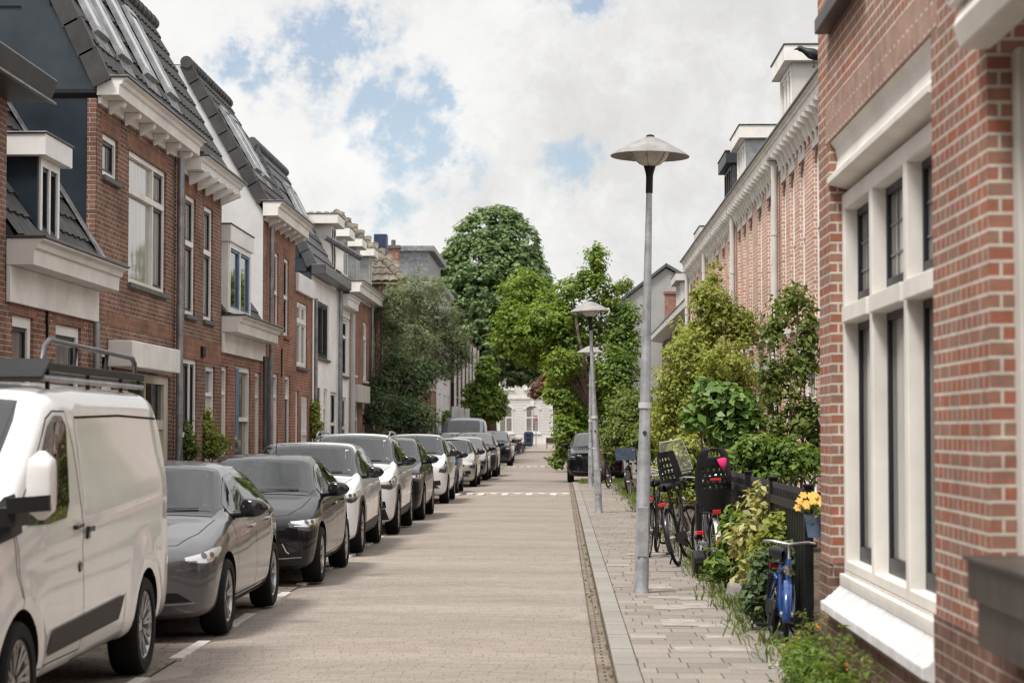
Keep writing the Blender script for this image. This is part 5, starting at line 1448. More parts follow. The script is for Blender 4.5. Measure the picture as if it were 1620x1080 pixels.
    # ------- front
    if T is not VAN:
        zh = .665*sz if T is HATCH else .735*sz
        for s in (-1, 1):
            hl = MB()
            if lights == 'led': P = [(-.30, zh-.05), (-.10, zh-.075), (.10, zh-.035), (.24, zh+.055), (.22, zh+.085), (.06, zh+.075), (-.14, zh+.02), (-.30, zh-.015)]
            elif lights == 'slim': P = [(-.34, zh-.01), (-.1, zh-.05), (.12, zh-.01), (.26, zh+.07), (.10, zh+.055), (-.34, zh+.025)]
            else: P = [(-.24, zh-.06), (-.02, zh-.085), (.14, zh-.04), (.26, zh+.11), (.20, zh+.12), (.0, zh+.075), (-.2, zh+.01)]
            zc = sum(q[1] for q in P)/len(P); P = [(u*sx, zc+(z-zc)*1.35) for u, z in P]
            c = Vector((sum(p[0] for p in P)/len(P), sum(p[1] for p in P)/len(P)))
            grow = lambda k, dz=0: [(c.x+(p[0]-c.x)*k, c.y+(p[1]-c.y)*k+dz) for p in P]
            add_patch(hl, bvh, P, diag=(s, W), off=.004, edge=.04, mi=1)
            add_patch(hl, bvh, [(c.x+(p[0]-c.x)*.90+.006, c.y+(p[1]-c.y)*.52+.020) for p in P], diag=(s, W), off=.0075, mi=0, edge=.03)
            add_patch(hl, bvh, [(c.x+(p[0]-c.x)*.80, c.y+(p[1]-c.y)*.20-.020) for p in P], diag=(s, W), off=.010, mi=2, edge=.03)
            for q in (-.06, .04): add_patch(hl, bvh, [(c.x+q*sx+math.cos(t)*.030, c.y+.016+math.sin(t)*.022) for t in np.linspace(0, 5.7, 10)], diag=(s, W), off=.012, mi=1, edge=.03)
            hl.build('headlight', [M['lens'], M['lens_dark'], M['chrome']], root, smooth=True, angle=180, world=False)
        hg = MB(); yh = .14*sy                        # bonnet shut line
        cur = [(-W*.80, w0-.10), (-W*.74, .62*sy), (-W*.62, yh+.14), (-W*.3, yh+.02), (0, yh), (W*.3, yh+.02), (W*.62, yh+.14), (W*.74, .62*sy), (W*.80, w0-.10)]
        add_patch(hg, bvh, strip(cur, .007), top=True, off=.0016, edge=.05); hg.build('bonnet_gap', M['arch'], root, world=False)
        for s in (-1, 1):
            if paint == 'car_grey': continue
            fg = MB(); fz = .42*sz; add_patch(fg, bvh, [(s*W*.60, fz+.06), (s*W*.80, fz+.075), (s*W*.82, fz-.03), (s*W*.66, fz-.05)], front=True, off=.006, edge=.05)
            pass
            add_patch(fg, bvh, strip([(s*W*.57, fz+.05), (s*W*.62, fz-.04), (s*W*.65, fz-.06)], .014), front=True, off=.010, mi=1, edge=.05)
            fg.build('fog_light', [M['gloss_black'], M['chrome']], root, smooth=True, angle=180, world=False)
        gm = MB(); gz = zh-.09
        if grille == 'wide': P = [(-W*.42, gz+.10), (W*.42, gz+.10), (W*.36, gz-.05), (-W*.36, gz-.05)]
        elif grille == 'big': P = [(-W*.46, gz+.13), (W*.46, gz+.13), (W*.40, gz-.12), (W*.2, gz-.20), (-W*.2, gz-.20), (-W*.40, gz-.12)]
        else: P = [(-W*.62, gz+.09), (W*.62, gz+.09), (W*.60, gz+.04), (-W*.60, gz+.04)]
        add_patch(gm, bvh, P, front=True, off=.005)
        for k in range(4):
            z = P[-1][1] + (P[0][1]-P[-1][1])*(k+.5)/4; add_patch(gm, bvh, [(-W*.36, z-.006), (W*.36, z-.006), (W*.36, z+.006), (-W*.36, z+.006)], front=True, off=.009, mi=1)
        gm.build('grille', [M['plastic'], M['zinc_dark']], root, smooth=True, angle=180, world=False)
        if intake:
            im = MB(); iz = .40*sz
            add_patch(im, bvh, [(-W*.66, iz+.0), (W*.66, iz+.0), (W*.78, iz-.075), (-W*.78, iz-.075)], front=True, off=.005, edge=.05)
            im.build('air_intake', M['plastic'], root, smooth=True, angle=180, world=False)
            im = MB(); add_patch(im, bvh, strip([(-W*.80, iz-.085), (-W*.4, iz-.098), (W*.4, iz-.098), (W*.80, iz-.085)], .014), front=True, off=.007); im.build('lip_trim', M['zinc'], root, smooth=True, angle=180, world=False)
        sk = MB(); bl = [(y, z) for y, z in ((fo+R_+.02, .215*sz), (fo+wb-R_-.02, .215*sz), (fo+wb-R_-.02, .262*sz), (fo+R_+.02, .255*sz))]
        for s in (-1, 1): add_patch(sk, bvh, bl, side=s, off=.006)
        if not cladding: sk.build('sill_trim', M['plastic'], root, smooth=True, angle=180, world=False)
        bg = MB(); zz = zh+.06; hit, nor, _, _ = bvh.ray_cast(Vector((0, -1, gz+.06)), Vector((0, 1, 0)))
        bg.lathe(hit + Vector((0, -.012, 0)), [(0, -.006), (.05, -.006), (.055, .01)], 20, 'y'); bg.build('badge', M['chrome'], root, smooth=True, world=False)
        if plate:
            pl = MB(); hit, nor, _, _ = bvh.ray_cast(Vector((0, -1, .40*sz)), Vector((0, 1, 0)))
            pl.box(-.26, .26, hit.y-.03, hit.y-.018, .40*sz-.055, .40*sz+.055); pl.build('number_plate', M[plate], root, world=False)
    if detail and T is not VAN:
        an = MB(); an.tube([(0, 3.3*sy, z8(3.3*sy)), (0, 3.3*sy+.10, z8(3.3*sy)+.17)], [.008, .004], 6); an.build('antenna', M['plastic'], root, world=False)
    return root, bvh

for nm, c, mt, ro in (('car_white', (.76,.76,.755), 0, .3), ('van_white', (.76,.76,.75), 0, .3), ('car_grey', (.10,.10,.105), .45, .34), ('car_black', (.006,.006,.008), 0, .3),
                  ('car_blue', (.012,.07,.26), .3, .3), ('car_silver', (.36,.35,.335), .65, .34), ('car_pearl', (.50,.475,.44), .45, .33), ('car_dark', (.03,.032,.035), .4, .3), ('van_blue', (.10,.13,.18), .3, .35)):
    M[nm] = paint_mat(nm.replace('_', ' ')+' paint', c, mt, ro, coat=.7 if nm in ('car_black', 'car_dark') else 1.)

def park(px_right, Yaxle, W, fo, X=None):
    "car position from the outer face of its front wheel"
    x = X if X is not None else (px_right-VX)/FPX*Yaxle
    return (x-W, Yaxle-fo, 0)

# 1 white van with roof rack
root, bvh = make_car('panel_van', 'white panel van with black roof rack at the front of the parked row', (-2.93-.985+.0, 10.85-.98, 0), T=VAN, L=5.34, W=.985, H=2.04, paint='van_white', spokes=8, dbl=True, cat='van', group='parked vehicles at the left kerb', detail=False)
for s in (-1, 1):
    mb = MB(); add_patch(mb, bvh, [(1.55, .42), (3.40, .46), (3.54, .615), (1.65, .56)], side=s, off=.012); mb.build('side_moulding', M['plastic'], root, smooth=True, angle=180, world=False)
mb = MB()
for s in (-1, 1):
    add_patch(mb, bvh, strip([(.97, 1.2), (.95, .98), (.98, .80)], .009), side=s, off=.002); add_patch(mb, bvh, strip([(3.62, .36), (3.62, .62)], .008), side=s, off=.002)
    add_patch(mb, bvh, strip([(2.54, 1.795), (3.8, 1.815), (5.1, 1.80)], .014), side=s, off=.004)
mb.build('panel_gap', M['arch'], root, world=False)
for s in (-1, 1):
    mb = MB()
    hit, nor, _, _ = bvh.ray_cast(Vector((s*2, 2.52, 1.10)), Vector((-s, 0, 0)))
    mb.obox(hit+nor*.024, (0,1,0), nor, (0,0,1), .075, .012, .02); mb.obox(hit+nor*.008-Vector((0,0,.03)), (0,1,0), nor, (0,0,1), .03, .01, .03)
    hit, nor, _, _ = bvh.ray_cast(Vector((s*2, 2.33, .88)), Vector((-s, 0, 0))); m = MB(); m.lathe(hit, [(0, s*.012), (.03, s*.012), (.034, 0)], 14, 'x'); m.build('keyhole_cap', M['gloss_black'], root, world=False)
    mb.build('slide_handle', M['gloss_black'], root, world=False, bevel=.006)
for s in (-1, 1):
    mb = MB(); add_patch(mb, bvh, [(-.28, .84), (.05, .80), (.22, .92), (.20, 1.06), (-.05, .98)], diag=(s, .985), off=.005); mb.build('headlight', M['lens'], root, smooth=True, angle=180, world=False)
mb = MB(); add_patch(mb, bvh, [(-.55, .82), (.55, .82), (.45, .55), (-.45, .55)], front=True, off=.006); mb.build('grille', M['plastic'], root, smooth=True, world=False)
mb = MB(); add_patch(mb, bvh, [(-.9, .30), (.9, .30), (.85, .48), (-.85, .48)], front=True, off=.008); mb.build('bumper', M['plastic'], root, smooth=True, world=False)
rk = None
z = 2.035                              # roof rack: side rails on feet, raised hoops, wind deflector
mb = MB()
for s in (-1, 1): mb.box(s*.765, s*.70, 2.3, 5.12, z+.045, z+.10, 0)
for y in np.linspace(2.6, 5.05, 6): mb.tube([(-.70, y, z+.06), (.70, y, z+.06)], .016, 8, 0)
rk = mb.build('roof_rack', M['plastic'], root, world=False, bevel=.006)
for s in (-1, 1):
    m = MB(); m.tube([(s*.75, 2.2, z+.0), (s*.75, 5.1, z+.0)], .020, 8); m.build('side_tube', M['galv'], rk, smooth=True, world=False)
    m = MB(); m.tube([(s*.70, 2.38, z+.09), (s*.70, 2.44, z+.20), (s*.70, 2.56, z+.245), (s*.70, 4.98, z+.22), (s*.70, 5.07, z+.18), (s*.70, 5.10, z+.09)], .019, 10); m.build('hoop', M['zinc_dark'], rk, smooth=True, world=False)
    for y in (3.2, 4.1):
        m = MB(); m.tube([(s*.70, y, z+.09), (s*.70, y+.08, z+.23)], .013, 8); m.build('strut', M['plastic'], rk, world=False)
    for y in (2.35, 3.4, 4.4, 5.0):
        m = MB(); m.box(s*.758, s*.735, y-.014, y+.014, 1.96, z+.045); m.build('foot', M['plastic'], rk, world=False)
m = MB(); m.obox((0, 2.2, z+.055), (1,0,0), (0,1,.55), (0,-.55,1), .78, .12, .010); m.build('wind_deflector', M['plastic'], rk, world=False)
G_ = 'parked vehicles at the left kerb'
make_car('hatchback', 'dark grey hatchback with chrome window trim parked right behind the white van', park(366, 16.9, .90, .90), paint='car_grey', spokes=5, grille='wide', group=G_)
make_car('hatchback', 'black hatchback with slim headlights between the grey hatchback and a white crossover', park(513, 22.6, .88, .80), L=4.06, W=.88, H=1.435, wb=2.54, fo=.80, r=.315, paint='car_black', lights='slim', grille='slit', spokes=5, group=G_)
make_car('crossover', 'white crossover with grey plastic wheel arches behind the black hatchback', park(576, 27.9, .92, .90), T=SUV, L=4.45, W=.92, H=1.54, wb=2.62, fo=.90, r=.34, paint='car_white', cladding=True, lights='slim', grille='big', spokes=5, group=G_)
make_car('family_car', 'tall white family car with silver roof rails and black lower bumper', park(633, 33., .92, .92), T=SUV, L=4.6, W=.92, H=1.66, wb=2.80, fo=.92, r=.345, paint='car_white', cladding=True, rails=True, grille='big', spokes=5, group=G_)
make_car('crossover', 'glossy black crossover squeezed between two white cars', park(673, 38.2, .90, .90), T=SUV, L=4.3, W=.90, H=1.58, wb=2.6, fo=.9, r=.335, paint='car_black', cladding=False, grille='big', lights='slim', group=G_)
make_car('minivan', 'white people carrier with big swept headlights and pale number plate', park(711, 46.7, .88, .88), T=SUV, L=4.3, W=.88, H=1.62, wb=2.6, fo=.88, r=.32, paint='car_white', lights='swept', grille='slit', plate='plate_w', cladding=False, group=G_)
make_car('hatchback', 'bright blue hatchback half hidden by the white people carrier', park(726, 53., .86, .85), L=4.1, W=.86, H=1.45, wb=2.55, fo=.85, r=.31, paint='car_blue', lights='swept', group=G_)
make_car('hatchback', 'warm silver hatchback with dark grille slit near the first row of white pavers', park(755, 59.9, .89, .86), L=4.26, W=.89, H=1.46, wb=2.63, fo=.86, r=.315, paint='car_pearl', lights='swept', grille='slit', group=G_)
make_car('hatchback', 'pale silver hatchback ahead of the dark grey crossover', park(773, 67.7, .90, .88), L=4.35, W=.90, H=1.48, wb=2.65, fo=.88, r=.315, paint='car_silver', lights='swept', grille='wide', group=G_)
make_car('crossover', 'dark grey crossover parked beyond the silver hatchbacks', park(788, 72.9, .92, .9), T=SUV, L=4.5, W=.92, H=1.62, wb=2.66, fo=.9, r=.34, paint='car_dark', grille='big', group=G_)
make_car('estate_car', 'grey estate car with roof rails in front of the pale blue van', (-3.7-.6, 77.5, 0), T=SUV, L=4.6, W=.9, H=1.6, paint='car_silver', rails=True, group=G_)
make_car('delivery_van', 'slate blue van with tall windscreen standing above the parked cars', (-4.2, 84.5, 0), T=VAN, L=5.0, W=.985, H=2.25, paint='van_blue', cat='van', group=G_, detail=False)
make_car('crossover', 'black crossover next to the slate blue van, farther down the kerb', (-3.2, 92., 0), T=SUV, L=4.5, W=.92, H=1.66, paint='car_black', grille='big', group=G_)
make_car('hatchback', 'white hatchback next to last in the row before the bicycles', (-3.35, 103., 0), T=SUV, L=4.2, W=.88, H=1.52, paint='car_white', group=G_)
make_car('hatchback', 'small white car last in the row before the heap of bicycles', (-3.6, 113., 0), T=SUV, L=4.1, W=.86, H=1.55, paint='car_white', group=G_)
make_car('crossover', 'black crossover parked alone on the right under the leafy tree', (1.14, 64.6, 0), T=SUV, L=4.4, W=.93, H=1.62, paint='car_black', lights='led', grille='big', r=.345, rails=True, spokes=5, group=None)
# ------------------------------------------------------------------ foliage
def norm(a): return a/np.maximum(np.linalg.norm(a, axis=1, keepdims=True), 1e-9)

def leaves(name, root, blobs, n, size, mat, rag=.10, clump=.35, per=14, up=.5, aspect=.5, shell=.55, droop=.25, jitter=.8, label=None, fold=.18):
    "leaf blades gathered in clumps spread through ellipsoids; blobs: (x,y,z, rx,ry,rz[, weight])"
    B = np.array([b[:6] for b in blobs], float); wt = np.array([(b[6] if len(b) > 6 else 1.)*b[3]*b[5] for b in blobs]); wt /= wt.sum()
    nc = max(1, n//per); bi = RNG.choice(len(B), nc, p=wt)
    d = norm(RNG.normal(size=(nc, 3))); rad = shell + (1-shell)*RNG.random(nc)**.7
    rad *= 1 + rag*RNG.normal(size=nc)
    cc = B[bi,:3] + d*B[bi,3:]*rad[:,None]
    cs = clump*(.6+.8*RNG.random(nc))
    ci = np.repeat(np.arange(nc), per); N = len(ci)
    off = norm(RNG.normal(size=(N, 3)))*(RNG.random(N)**.5)[:,None]*cs[ci][:,None]; off[:,2] *= .6
    c = cc[ci] + off
    out = norm((c - B[bi][ci,:3])/B[bi][ci,3:])
    nor = norm(out*.55 + np.array([0,0,up]) + RNG.normal(size=(N,3))*jitter*.5 + norm(off+1e-6)*.35)
    t = norm(np.cross(nor, RNG.normal(size=(N,3)))); t = norm(t + np.array([0,0,-droop]) + out*.3); t = norm(t - nor*np.sum(t*nor,1,keepdims=True))
    b = np.cross(nor, t); s = size*(.6+.8*RNG.random(N))[:,None]
    P = np.stack([c - t*s*.5, c + b*s*aspect*.5 + nor*s*fold*.5 - t*s*.06, c + t*s*.5 - nor*s*fold*.3, c - b*s*aspect*.5 + nor*s*fold*.5 - t*s*.06], 1).reshape(-1, 3)
    P[:,2] = np.maximum(P[:,2], .05)
    o = raw_mesh(name, P, np.arange(4*N).reshape(-1, 4), M[mat], root)
    if label: o['label'] = label
    return o

def branches(name, root, base, tips, r, mat='bark', mid=.45, seed=1, wig=.12):
    rn = random.Random(seed); mb = MB(); base = Vector(base)
    cen = sum((Vector(t) for t in tips), Vector())/len(tips)
    fork = base.lerp(Vector((base.x*.6+cen.x*.4, base.y*.6+cen.y*.4, cen.z)), mid)
    pts = [base - Vector((0,0,.1)), base + Vector((0,0,.15)), base.lerp(fork, .5) + Vector((rn.uniform(-wig,wig), 0, 0)), fork]
    mb.tube(pts, [r*1.35, r*1.05, r*.9, r*.75], 10)
    for t in tips:
        t = Vector(t); m = fork.lerp(t, .5) + Vector((rn.uniform(-wig,wig)*2, rn.uniform(-wig,wig)*2, .15*(t-fork).length))
        mb.tube([fork - Vector((0,0,r)), m, t], [r*.55, r*.32, r*.10], 7)
        for k in range(3):
            q = m.lerp(t, rn.random()); e = q + Vector((rn.uniform(-1,1), rn.uniform(-1,1), rn.uniform(.1,.7)))*(t-m).length*.3
            mb.tube([q, e], [r*.16, r*.05], 5)
    return mb.build(name, M[mat], root, smooth=True, angle=180)

def pb(Y, lst, depth=1., dz=0.):
    "ellipsoids from photo outlines at distance Y (real size, real depth)"
    out = []
    for i, q in enumerate(lst):
        px, py, rx, rz = q[:4]; y = Y + (q[4] if len(q) > 4 else 0)
        x, z = at(px, py, y); k = y/FPX
        out.append((x, y, z+dz, rx*k, rx*k*depth, rz*k) + ((q[5],) if len(q) > 5 else ()))
    return out

M['leaf_big'] = leaf_mat('deep green leaf', (.045,.08,.03), (.125,.185,.075), (.23,.29,.15), .38)
M['leaf_lime'] = leaf_mat('lime green leaf', (.05,.09,.014), (.14,.205,.032), (.26,.31,.07), .45)
M['leaf_olive'] = leaf_mat('olive grey leaf', (.065,.082,.045), (.15,.18,.10), (.27,.30,.175), .42, spec=.2)
M['leaf_dark'] = leaf_mat('dark evergreen leaf', (.032,.055,.026), (.085,.125,.06), (.16,.205,.10), .32)
M['leaf_mid'] = leaf_mat('fresh green leaf', (.04,.08,.016), (.115,.18,.036), (.23,.28,.07), .42)
M['leaf_yellow'] = leaf_mat('yellow green leaf', (.085,.115,.02), (.22,.25,.055), (.38,.38,.13), .45)
M['leaf_pale'] = leaf_mat('variegated pale leaf', (.12,.13,.04), (.33,.32,.13), (.55,.50,.28), .4)
M['leaf_broad'] = leaf_mat('broad green leaf', (.05,.11,.025), (.11,.19,.05), (.24,.32,.12), .4, rough=.38)
M['leaf_copper'] = leaf_mat('copper leaf', (.06,.03,.022), (.15,.075,.05), (.25,.15,.10), .3)
M['leaf_climb'] = leaf_mat('climber leaf', (.04,.07,.016), (.115,.16,.036), (.25,.27,.09), .42)
M['grass'] = leaf_mat('grass blade', (.05,.08,.02), (.11,.15,.04), (.22,.24,.10), .4)

def plant(name, label, cat, Y, blobs, n, size, mat, base=None, tips=None, r=.12, group=None, bark='bark', stems=0, crown='crown', **kw):
    B = blobs
    bx_ = base[0] if base else float(np.mean([b[0] for b in B])); by = base[1] if base else float(np.mean([b[1] for b in B]))
    root = thing(name, label, cat, (bx_, by, .05), group=group)
    leaves(crown, root, B, n, size, mat, **kw)
    tp = tips or [(b[0], b[1], b[2]+b[5]*.3) for b in B[:9]]
    if stems:
        mb = MB(); rn = random.Random(n)
        for k in range(stems):
            b = B[k % len(B)]; x = b[0]+rn.uniform(-.5,.5)*b[3]; y = b[1]+rn.uniform(-.5,.5)*b[4]
            x0 = bx_ + (x-bx_)*.45; mb.tube([(x0, by+(y-by)*.45, .03), ((x0+x)/2+rn.uniform(-.05,.05), y, b[2]*.55), (x, y, b[2]+b[5]*.5)], [r, r*.7, r*.25], 6)
        mb.build('stems', M['stem'], root, smooth=True, angle=180)
    else: branches('trunk', root, (bx_, by, .05), tp, r, bark, seed=n)
    return root

TG = 'trees at the end of the street'
plant('broadleaf_tree', 'huge round dark green tree towering over the end of the street', 'tree', 150,
      pb(150, [(782,402,74,74), (776,460,98,88), (812,482,64,92), (722,500,46,66), (776,530,92,62), (832,530,46,66), (756,565,60,40), (812,570,54,40), (786,362,44,36), (716,540,36,42), (748,425,50,50), (760,480,60,60)]), 64000, .36, 'leaf_big', rag=.035,
      base=(-5.2,150,0), r=.45, tips=[(-5.2,150,12), (-7,150.5,9), (-3.2,149.5,9.5), (-5.5,151,8)], clump=.42, per=16, up=.8, aspect=.62, shell=.88, droop=.6, jitter=.55)
mp = plant('maple_tree', 'lime green maple leaning over the pavement behind the second street lamp', 'tree', 64,
      pb(63.5, [(828,462,36,34,2), (815,510,34,34,1), (862,520,44,40,0), (848,556,44,28,1), (800,540,22,22,2), (888,574,30,26,-1), (872,480,24,22,1),
                (905,458,26,22,0), (888,500,28,24,0), (944,408,15,24,0), (938,440,20,18,0), (955,468,24,24,0)]),
      19000, .13, 'leaf_lime', base=(1.40,62.3,.05), r=.15, clump=.28, per=15, up=.9, aspect=.6, shell=.5, droop=.3, jitter=.7, rag=.14)
leaves('crown', mp, pb(63.5, [(930,520,46,40,1), (985,540,28,40,0), (975,590,34,46,-1), (935,600,46,40,1), (992,498,22,20,0), (960,640,40,26,1), (900,545,30,30,0), (870,545,26,26,1)]),
       17000, .13, 'leaf_mid', clump=.28, per=15, up=.9, aspect=.6, shell=.5, droop=.3, jitter=.7, rag=.14)
plant('willow_tree', 'olive grey feathery tree on the left pavement in front of the red houses', 'tree', 64,
      pb(64, [(655,465,42,36,0), (625,505,40,40,0), (690,505,40,42,1), (655,540,52,44,0), (715,535,30,36,1), (700,575,34,30,1), (625,570,36,40,-1), (612,478,20,26,0), (690,455,18,22,1), (735,560,14,24,1)]), 25000, .16, 'leaf_olive',
      base=(-5.0,64,.05), r=.11, clump=.30, per=18, up=.6, aspect=.17, shell=.25, droop=-.7, jitter=1.1, bark='bark_pale')
plant('evergreen_shrub', 'dense dark evergreen bush under the olive grey tree', 'bush', 62,
      pb(62, [(632,655,40,38,0), (597,650,22,36,-1), (668,665,30,30,0), (612,606,20,34,0), (650,608,30,40,1), (628,572,16,30,0), (672,590,22,26,1), (590,612,10,20,0)]), 15000, .12, 'leaf_dark', rag=.16, base=(-5.15,62,.05), r=.09, clump=.22, per=12, up=.5, aspect=.35, shell=.2)
plant('young_tree', 'small bright green tree standing before the maroon building', 'tree', 112,
      pb(112, [(767,588,18,24), (757,620,22,20), (782,628,18,20), (768,648,26,18), (746,645,13,13), (790,650,10,12)]), 6500, .26, 'leaf_mid', base=(-4.3,112,.05), r=.10, clump=.32, per=12, up=.9, aspect=.6, shell=.5, group=TG)
plant('street_bush', 'small green bush on the left pavement beside the white sign backs', 'bush', 104, pb(104, [(706,672,13,22), (700,690,12,15)]), 1800, .2, 'leaf_mid', r=.05, clump=.25, per=12, aspect=.6)
plant('climbing_shrub', 'bright leafy shrub mass spilling to the road edge beyond the black crossover', 'bush', 83,
      pb(83, [(900,635,26,36,0), (895,690,20,36,-1), (884,600,18,20,0), (925,655,34,44,1), (882,728,9,16,-1), (915,700,26,36,0), (872,622,12,16,0), (940,610,30,30,2)]), 15000, .17, 'leaf_lime', base=(.8,83.4,.05), r=.09, clump=.28, per=14, up=.7, aspect=.55, shell=.55)
plant('copper_tree', 'copper leaved small tree reaching over the far road', 'tree', 108, pb(108, [(858,612,18,14), (872,596,14,13), (848,622,10,9), (880,618,16,15)]), 2600, .22, 'leaf_copper', base=(.9,108,.05), r=.09, clump=.3, per=12, aspect=.5, shell=.3)
GG = 'garden plants along the right pavement'
plant('garden_bush', 'light green bush by the bicycle with the blue grey crate', 'bush', 53,
      pb(53, [(1000,665,30,38,0), (975,690,22,36,0), (1015,700,24,36,-1), (985,640,22,24,1), (1035,680,22,46,0)]), 9500, .12, 'leaf_climb', base=(2.2,53,.05), r=.06, clump=.22, per=14, up=.6, aspect=.5, shell=.5, group=GG)
plant('dark_bush', 'dark green bush behind the maple trunk and the black crossover', 'bush', 74, pb(74, [(960,655,26,34), (985,680,24,40), (1000,640,24,30), (975,620,24,26)]), 8000, .15, 'leaf_dark', base=(2.9,74,.05), r=.08, clump=.3, per=14, aspect=.5, shell=.5, group=GG)
plant('garden_tree', 'tall yellow green shrub rising in front of the pink brick row', 'shrub', 35,
      pb(35, [(1100,560,46,48,0), (1130,500,38,44,0), (1062,618,38,40,0), (1150,585,46,50,-1), (1105,650,56,46,0), (1172,520,26,40,0), (1130,438,12,34,1,.5), (1092,545,30,36,1), (1165,640,40,46,-1), (1068,665,34,44,0), (1110,470,20,26,0), (1045,680,24,36,1)]),
      21000, .085, 'leaf_yellow', base=(2.55,35,.05), r=.05, clump=.19, per=16, up=.6, aspect=.55, shell=.3, droop=.2, jitter=1., group=GG)
plant('broad_leaf_shrub', 'shrub with broad glossy leaves hanging over the fence behind the bikes', 'shrub', 27,
      pb(27, [(1150,640,34,34), (1120,625,22,26), (1180,665,28,28), (1150,680,36,24), (1105,660,20,24)]), 1150, .155, 'leaf_broad', base=(2.25,27,.05), r=.03, clump=.20, per=8, up=.8, aspect=.62, shell=.5, droop=.6, group=GG, stems=6)
plant('climbing_plant', 'thin stemmed climber trained up the pink brick wall beside the corner building', 'climber', 26.6,
      pb(26.6, [(1250,482,30,36), (1222,520,16,50), (1278,540,14,70), (1255,580,26,46), (1218,610,20,50), (1262,660,30,46), (1225,690,26,44), (1285,690,14,60), (1240,740,40,26)]), 4200, .085, 'leaf_climb', base=(3.1,26.6,.05), r=.018, clump=.15, per=9, up=.4, aspect=.6, shell=.1, stems=11, group=GG)
plant('flowering_bush', 'leafy bush with pale seed heads just behind the black fence', 'bush', 23.4,
      pb(23.4, [(1190,715,34,26), (1240,720,34,28), (1275,730,26,26), (1160,740,26,26), (1215,760,40,26)]), 2800, .095, 'leaf_mid', base=(2.35,23.4,.05), r=.02, clump=.16, per=10, up=.7, aspect=.45, shell=.3, stems=8, group=GG)
plant('hydrangea_bush', 'yellow green bush between the child seat bike and the garden wall', 'bush', 29,
      pb(29, [(1085,720,30,34), (1120,730,30,30), (1060,760,24,36), (1110,775,34,32)]), 5200, .085, 'leaf_yellow', base=(2.25,29,.05), r=.02, clump=.15, per=12, up=.7, aspect=.5, shell=.4, stems=8, group=GG)
plant('variegated_shrub', 'shrub with pale yellow variegated leaves growing through the black fence', 'shrub', 18.6,
      pb(18.6, [(1205,800,24,34), (1180,850,26,30), (1225,850,24,34), (1200,900,30,30)]), 1500, .085, 'leaf_pale', base=(1.85,18.6,.05), r=.014, clump=.13, per=10, up=.8, aspect=.5, shell=.3, stems=7, group=GG)
plant('pavement_plant', 'green leafy plant at the pavement edge by the wheel of the child seat bike', 'plant', 20.4,
      pb(20.4, [(1160,860,26,28), (1140,890,22,24), (1185,890,26,28), (1165,830,22,24)]), 1700, .10, 'leaf_mid', base=(1.78,20.4,.05), r=.014, clump=.13, per=9, up=.8, aspect=.5, shell=.3, stems=6, group=GG)
plant('ivy_plant', 'dark ivy mound on the pavement left of the small blue bicycle', 'ivy', 16.6,
      pb(16.6, [(1200,945,24,34), (1225,925,24,34), (1205,900,22,26), (1240,890,22,34)]), 2300, .062, 'leaf_dark', base=(1.75,16.6,.05), r=.012, clump=.10, per=12, up=.6, aspect=.7, shell=.6, stems=6, group=GG)
plant('lime_shrub', 'lime coloured shrub behind the handlebar of the small blue bicycle', 'shrub', 17.2,
      pb(17.2, [(1215,860,22,24), (1235,835,24,24), (1190,880,20,22), (1255,870,20,34)]), 1200, .07, 'leaf_yellow', base=(1.85,17.2,.05), r=.012, clump=.11, per=10, up=.8, aspect=.55, shell=.4, stems=5, group=GG)
plant('wall_plant', 'mixed green weeds growing at the foot of the corner building', 'plant', 12.5,
      [(1.56, 13.1, .20, .13, .35, .20), (1.50, 12.2, .25, .15, .45, .24), (1.47, 11.2, .26, .15, .5, .22), (1.48, 10.2, .24, .15, .4, .2)], 3600, .055, 'leaf_mid', base=(1.5,12.2,.05), r=.006, clump=.09, per=10, up=.7, aspect=.32, shell=.1, stems=26, group=GG)
plant('tall_weed', 'thin tall weeds growing up in front of the pale stone window sill', 'weed', 10.8,
      [(1.57, 12.0, .45, .05, .25, .22), (1.575, 11.2, .42, .05, .3, .22), (1.575, 10.4, .40, .05, .3, .24), (1.58, 9.7, .36, .05, .3, .22), (1.55, 12.7, .40, .06, .2, .2)], 1100, .045, 'leaf_climb', base=(1.56,11.2,.05), r=.004, clump=.06, per=6, up=.6, aspect=.3, shell=.1, stems=30, group=GG)
plant('left_climber', 'small conical climber beside the door of the brown brick house', 'climber', 33.4, pb(33.4, [(324,668,8,26), (326,695,13,22), (335,710,22,16), (345,700,10,14)]), 1800, .075, 'leaf_yellow', base=(-5.85,33.4,.05), r=.02, clump=.12, per=10, aspect=.6, shell=.3)
plant('left_climber', 'narrow climber between the red house and the white house', 'climber', 47.6, pb(47.6, [(497,655,6,24), (498,680,9,20)]), 1000, .09, 'leaf_yellow', base=(-5.85,47.6,.05), r=.02, clump=.12, per=10, aspect=.6, shell=.3)
plant('pot_plant', 'low green plant by the lower window of the brown brick house', 'plant', 31.9, pb(31.9, [(292,690,10,26), (300,712,12,14)]), 900, .075, 'leaf_climb', base=(-5.8,31.9,.05), r=.02, clump=.12, per=10, aspect=.5, shell=.3)
# distant treetops over the roofs on both sides
plant('roof_tree', 'faint treetop poking above the grey gable roof', 'tree', 130, pb(130, [(985,455,12,10), (993,448,8,8)]), 700, .22, 'leaf_climb', base=(4.2,130,.05), r=.15, clump=.4, per=8, aspect=.5, shell=.1)

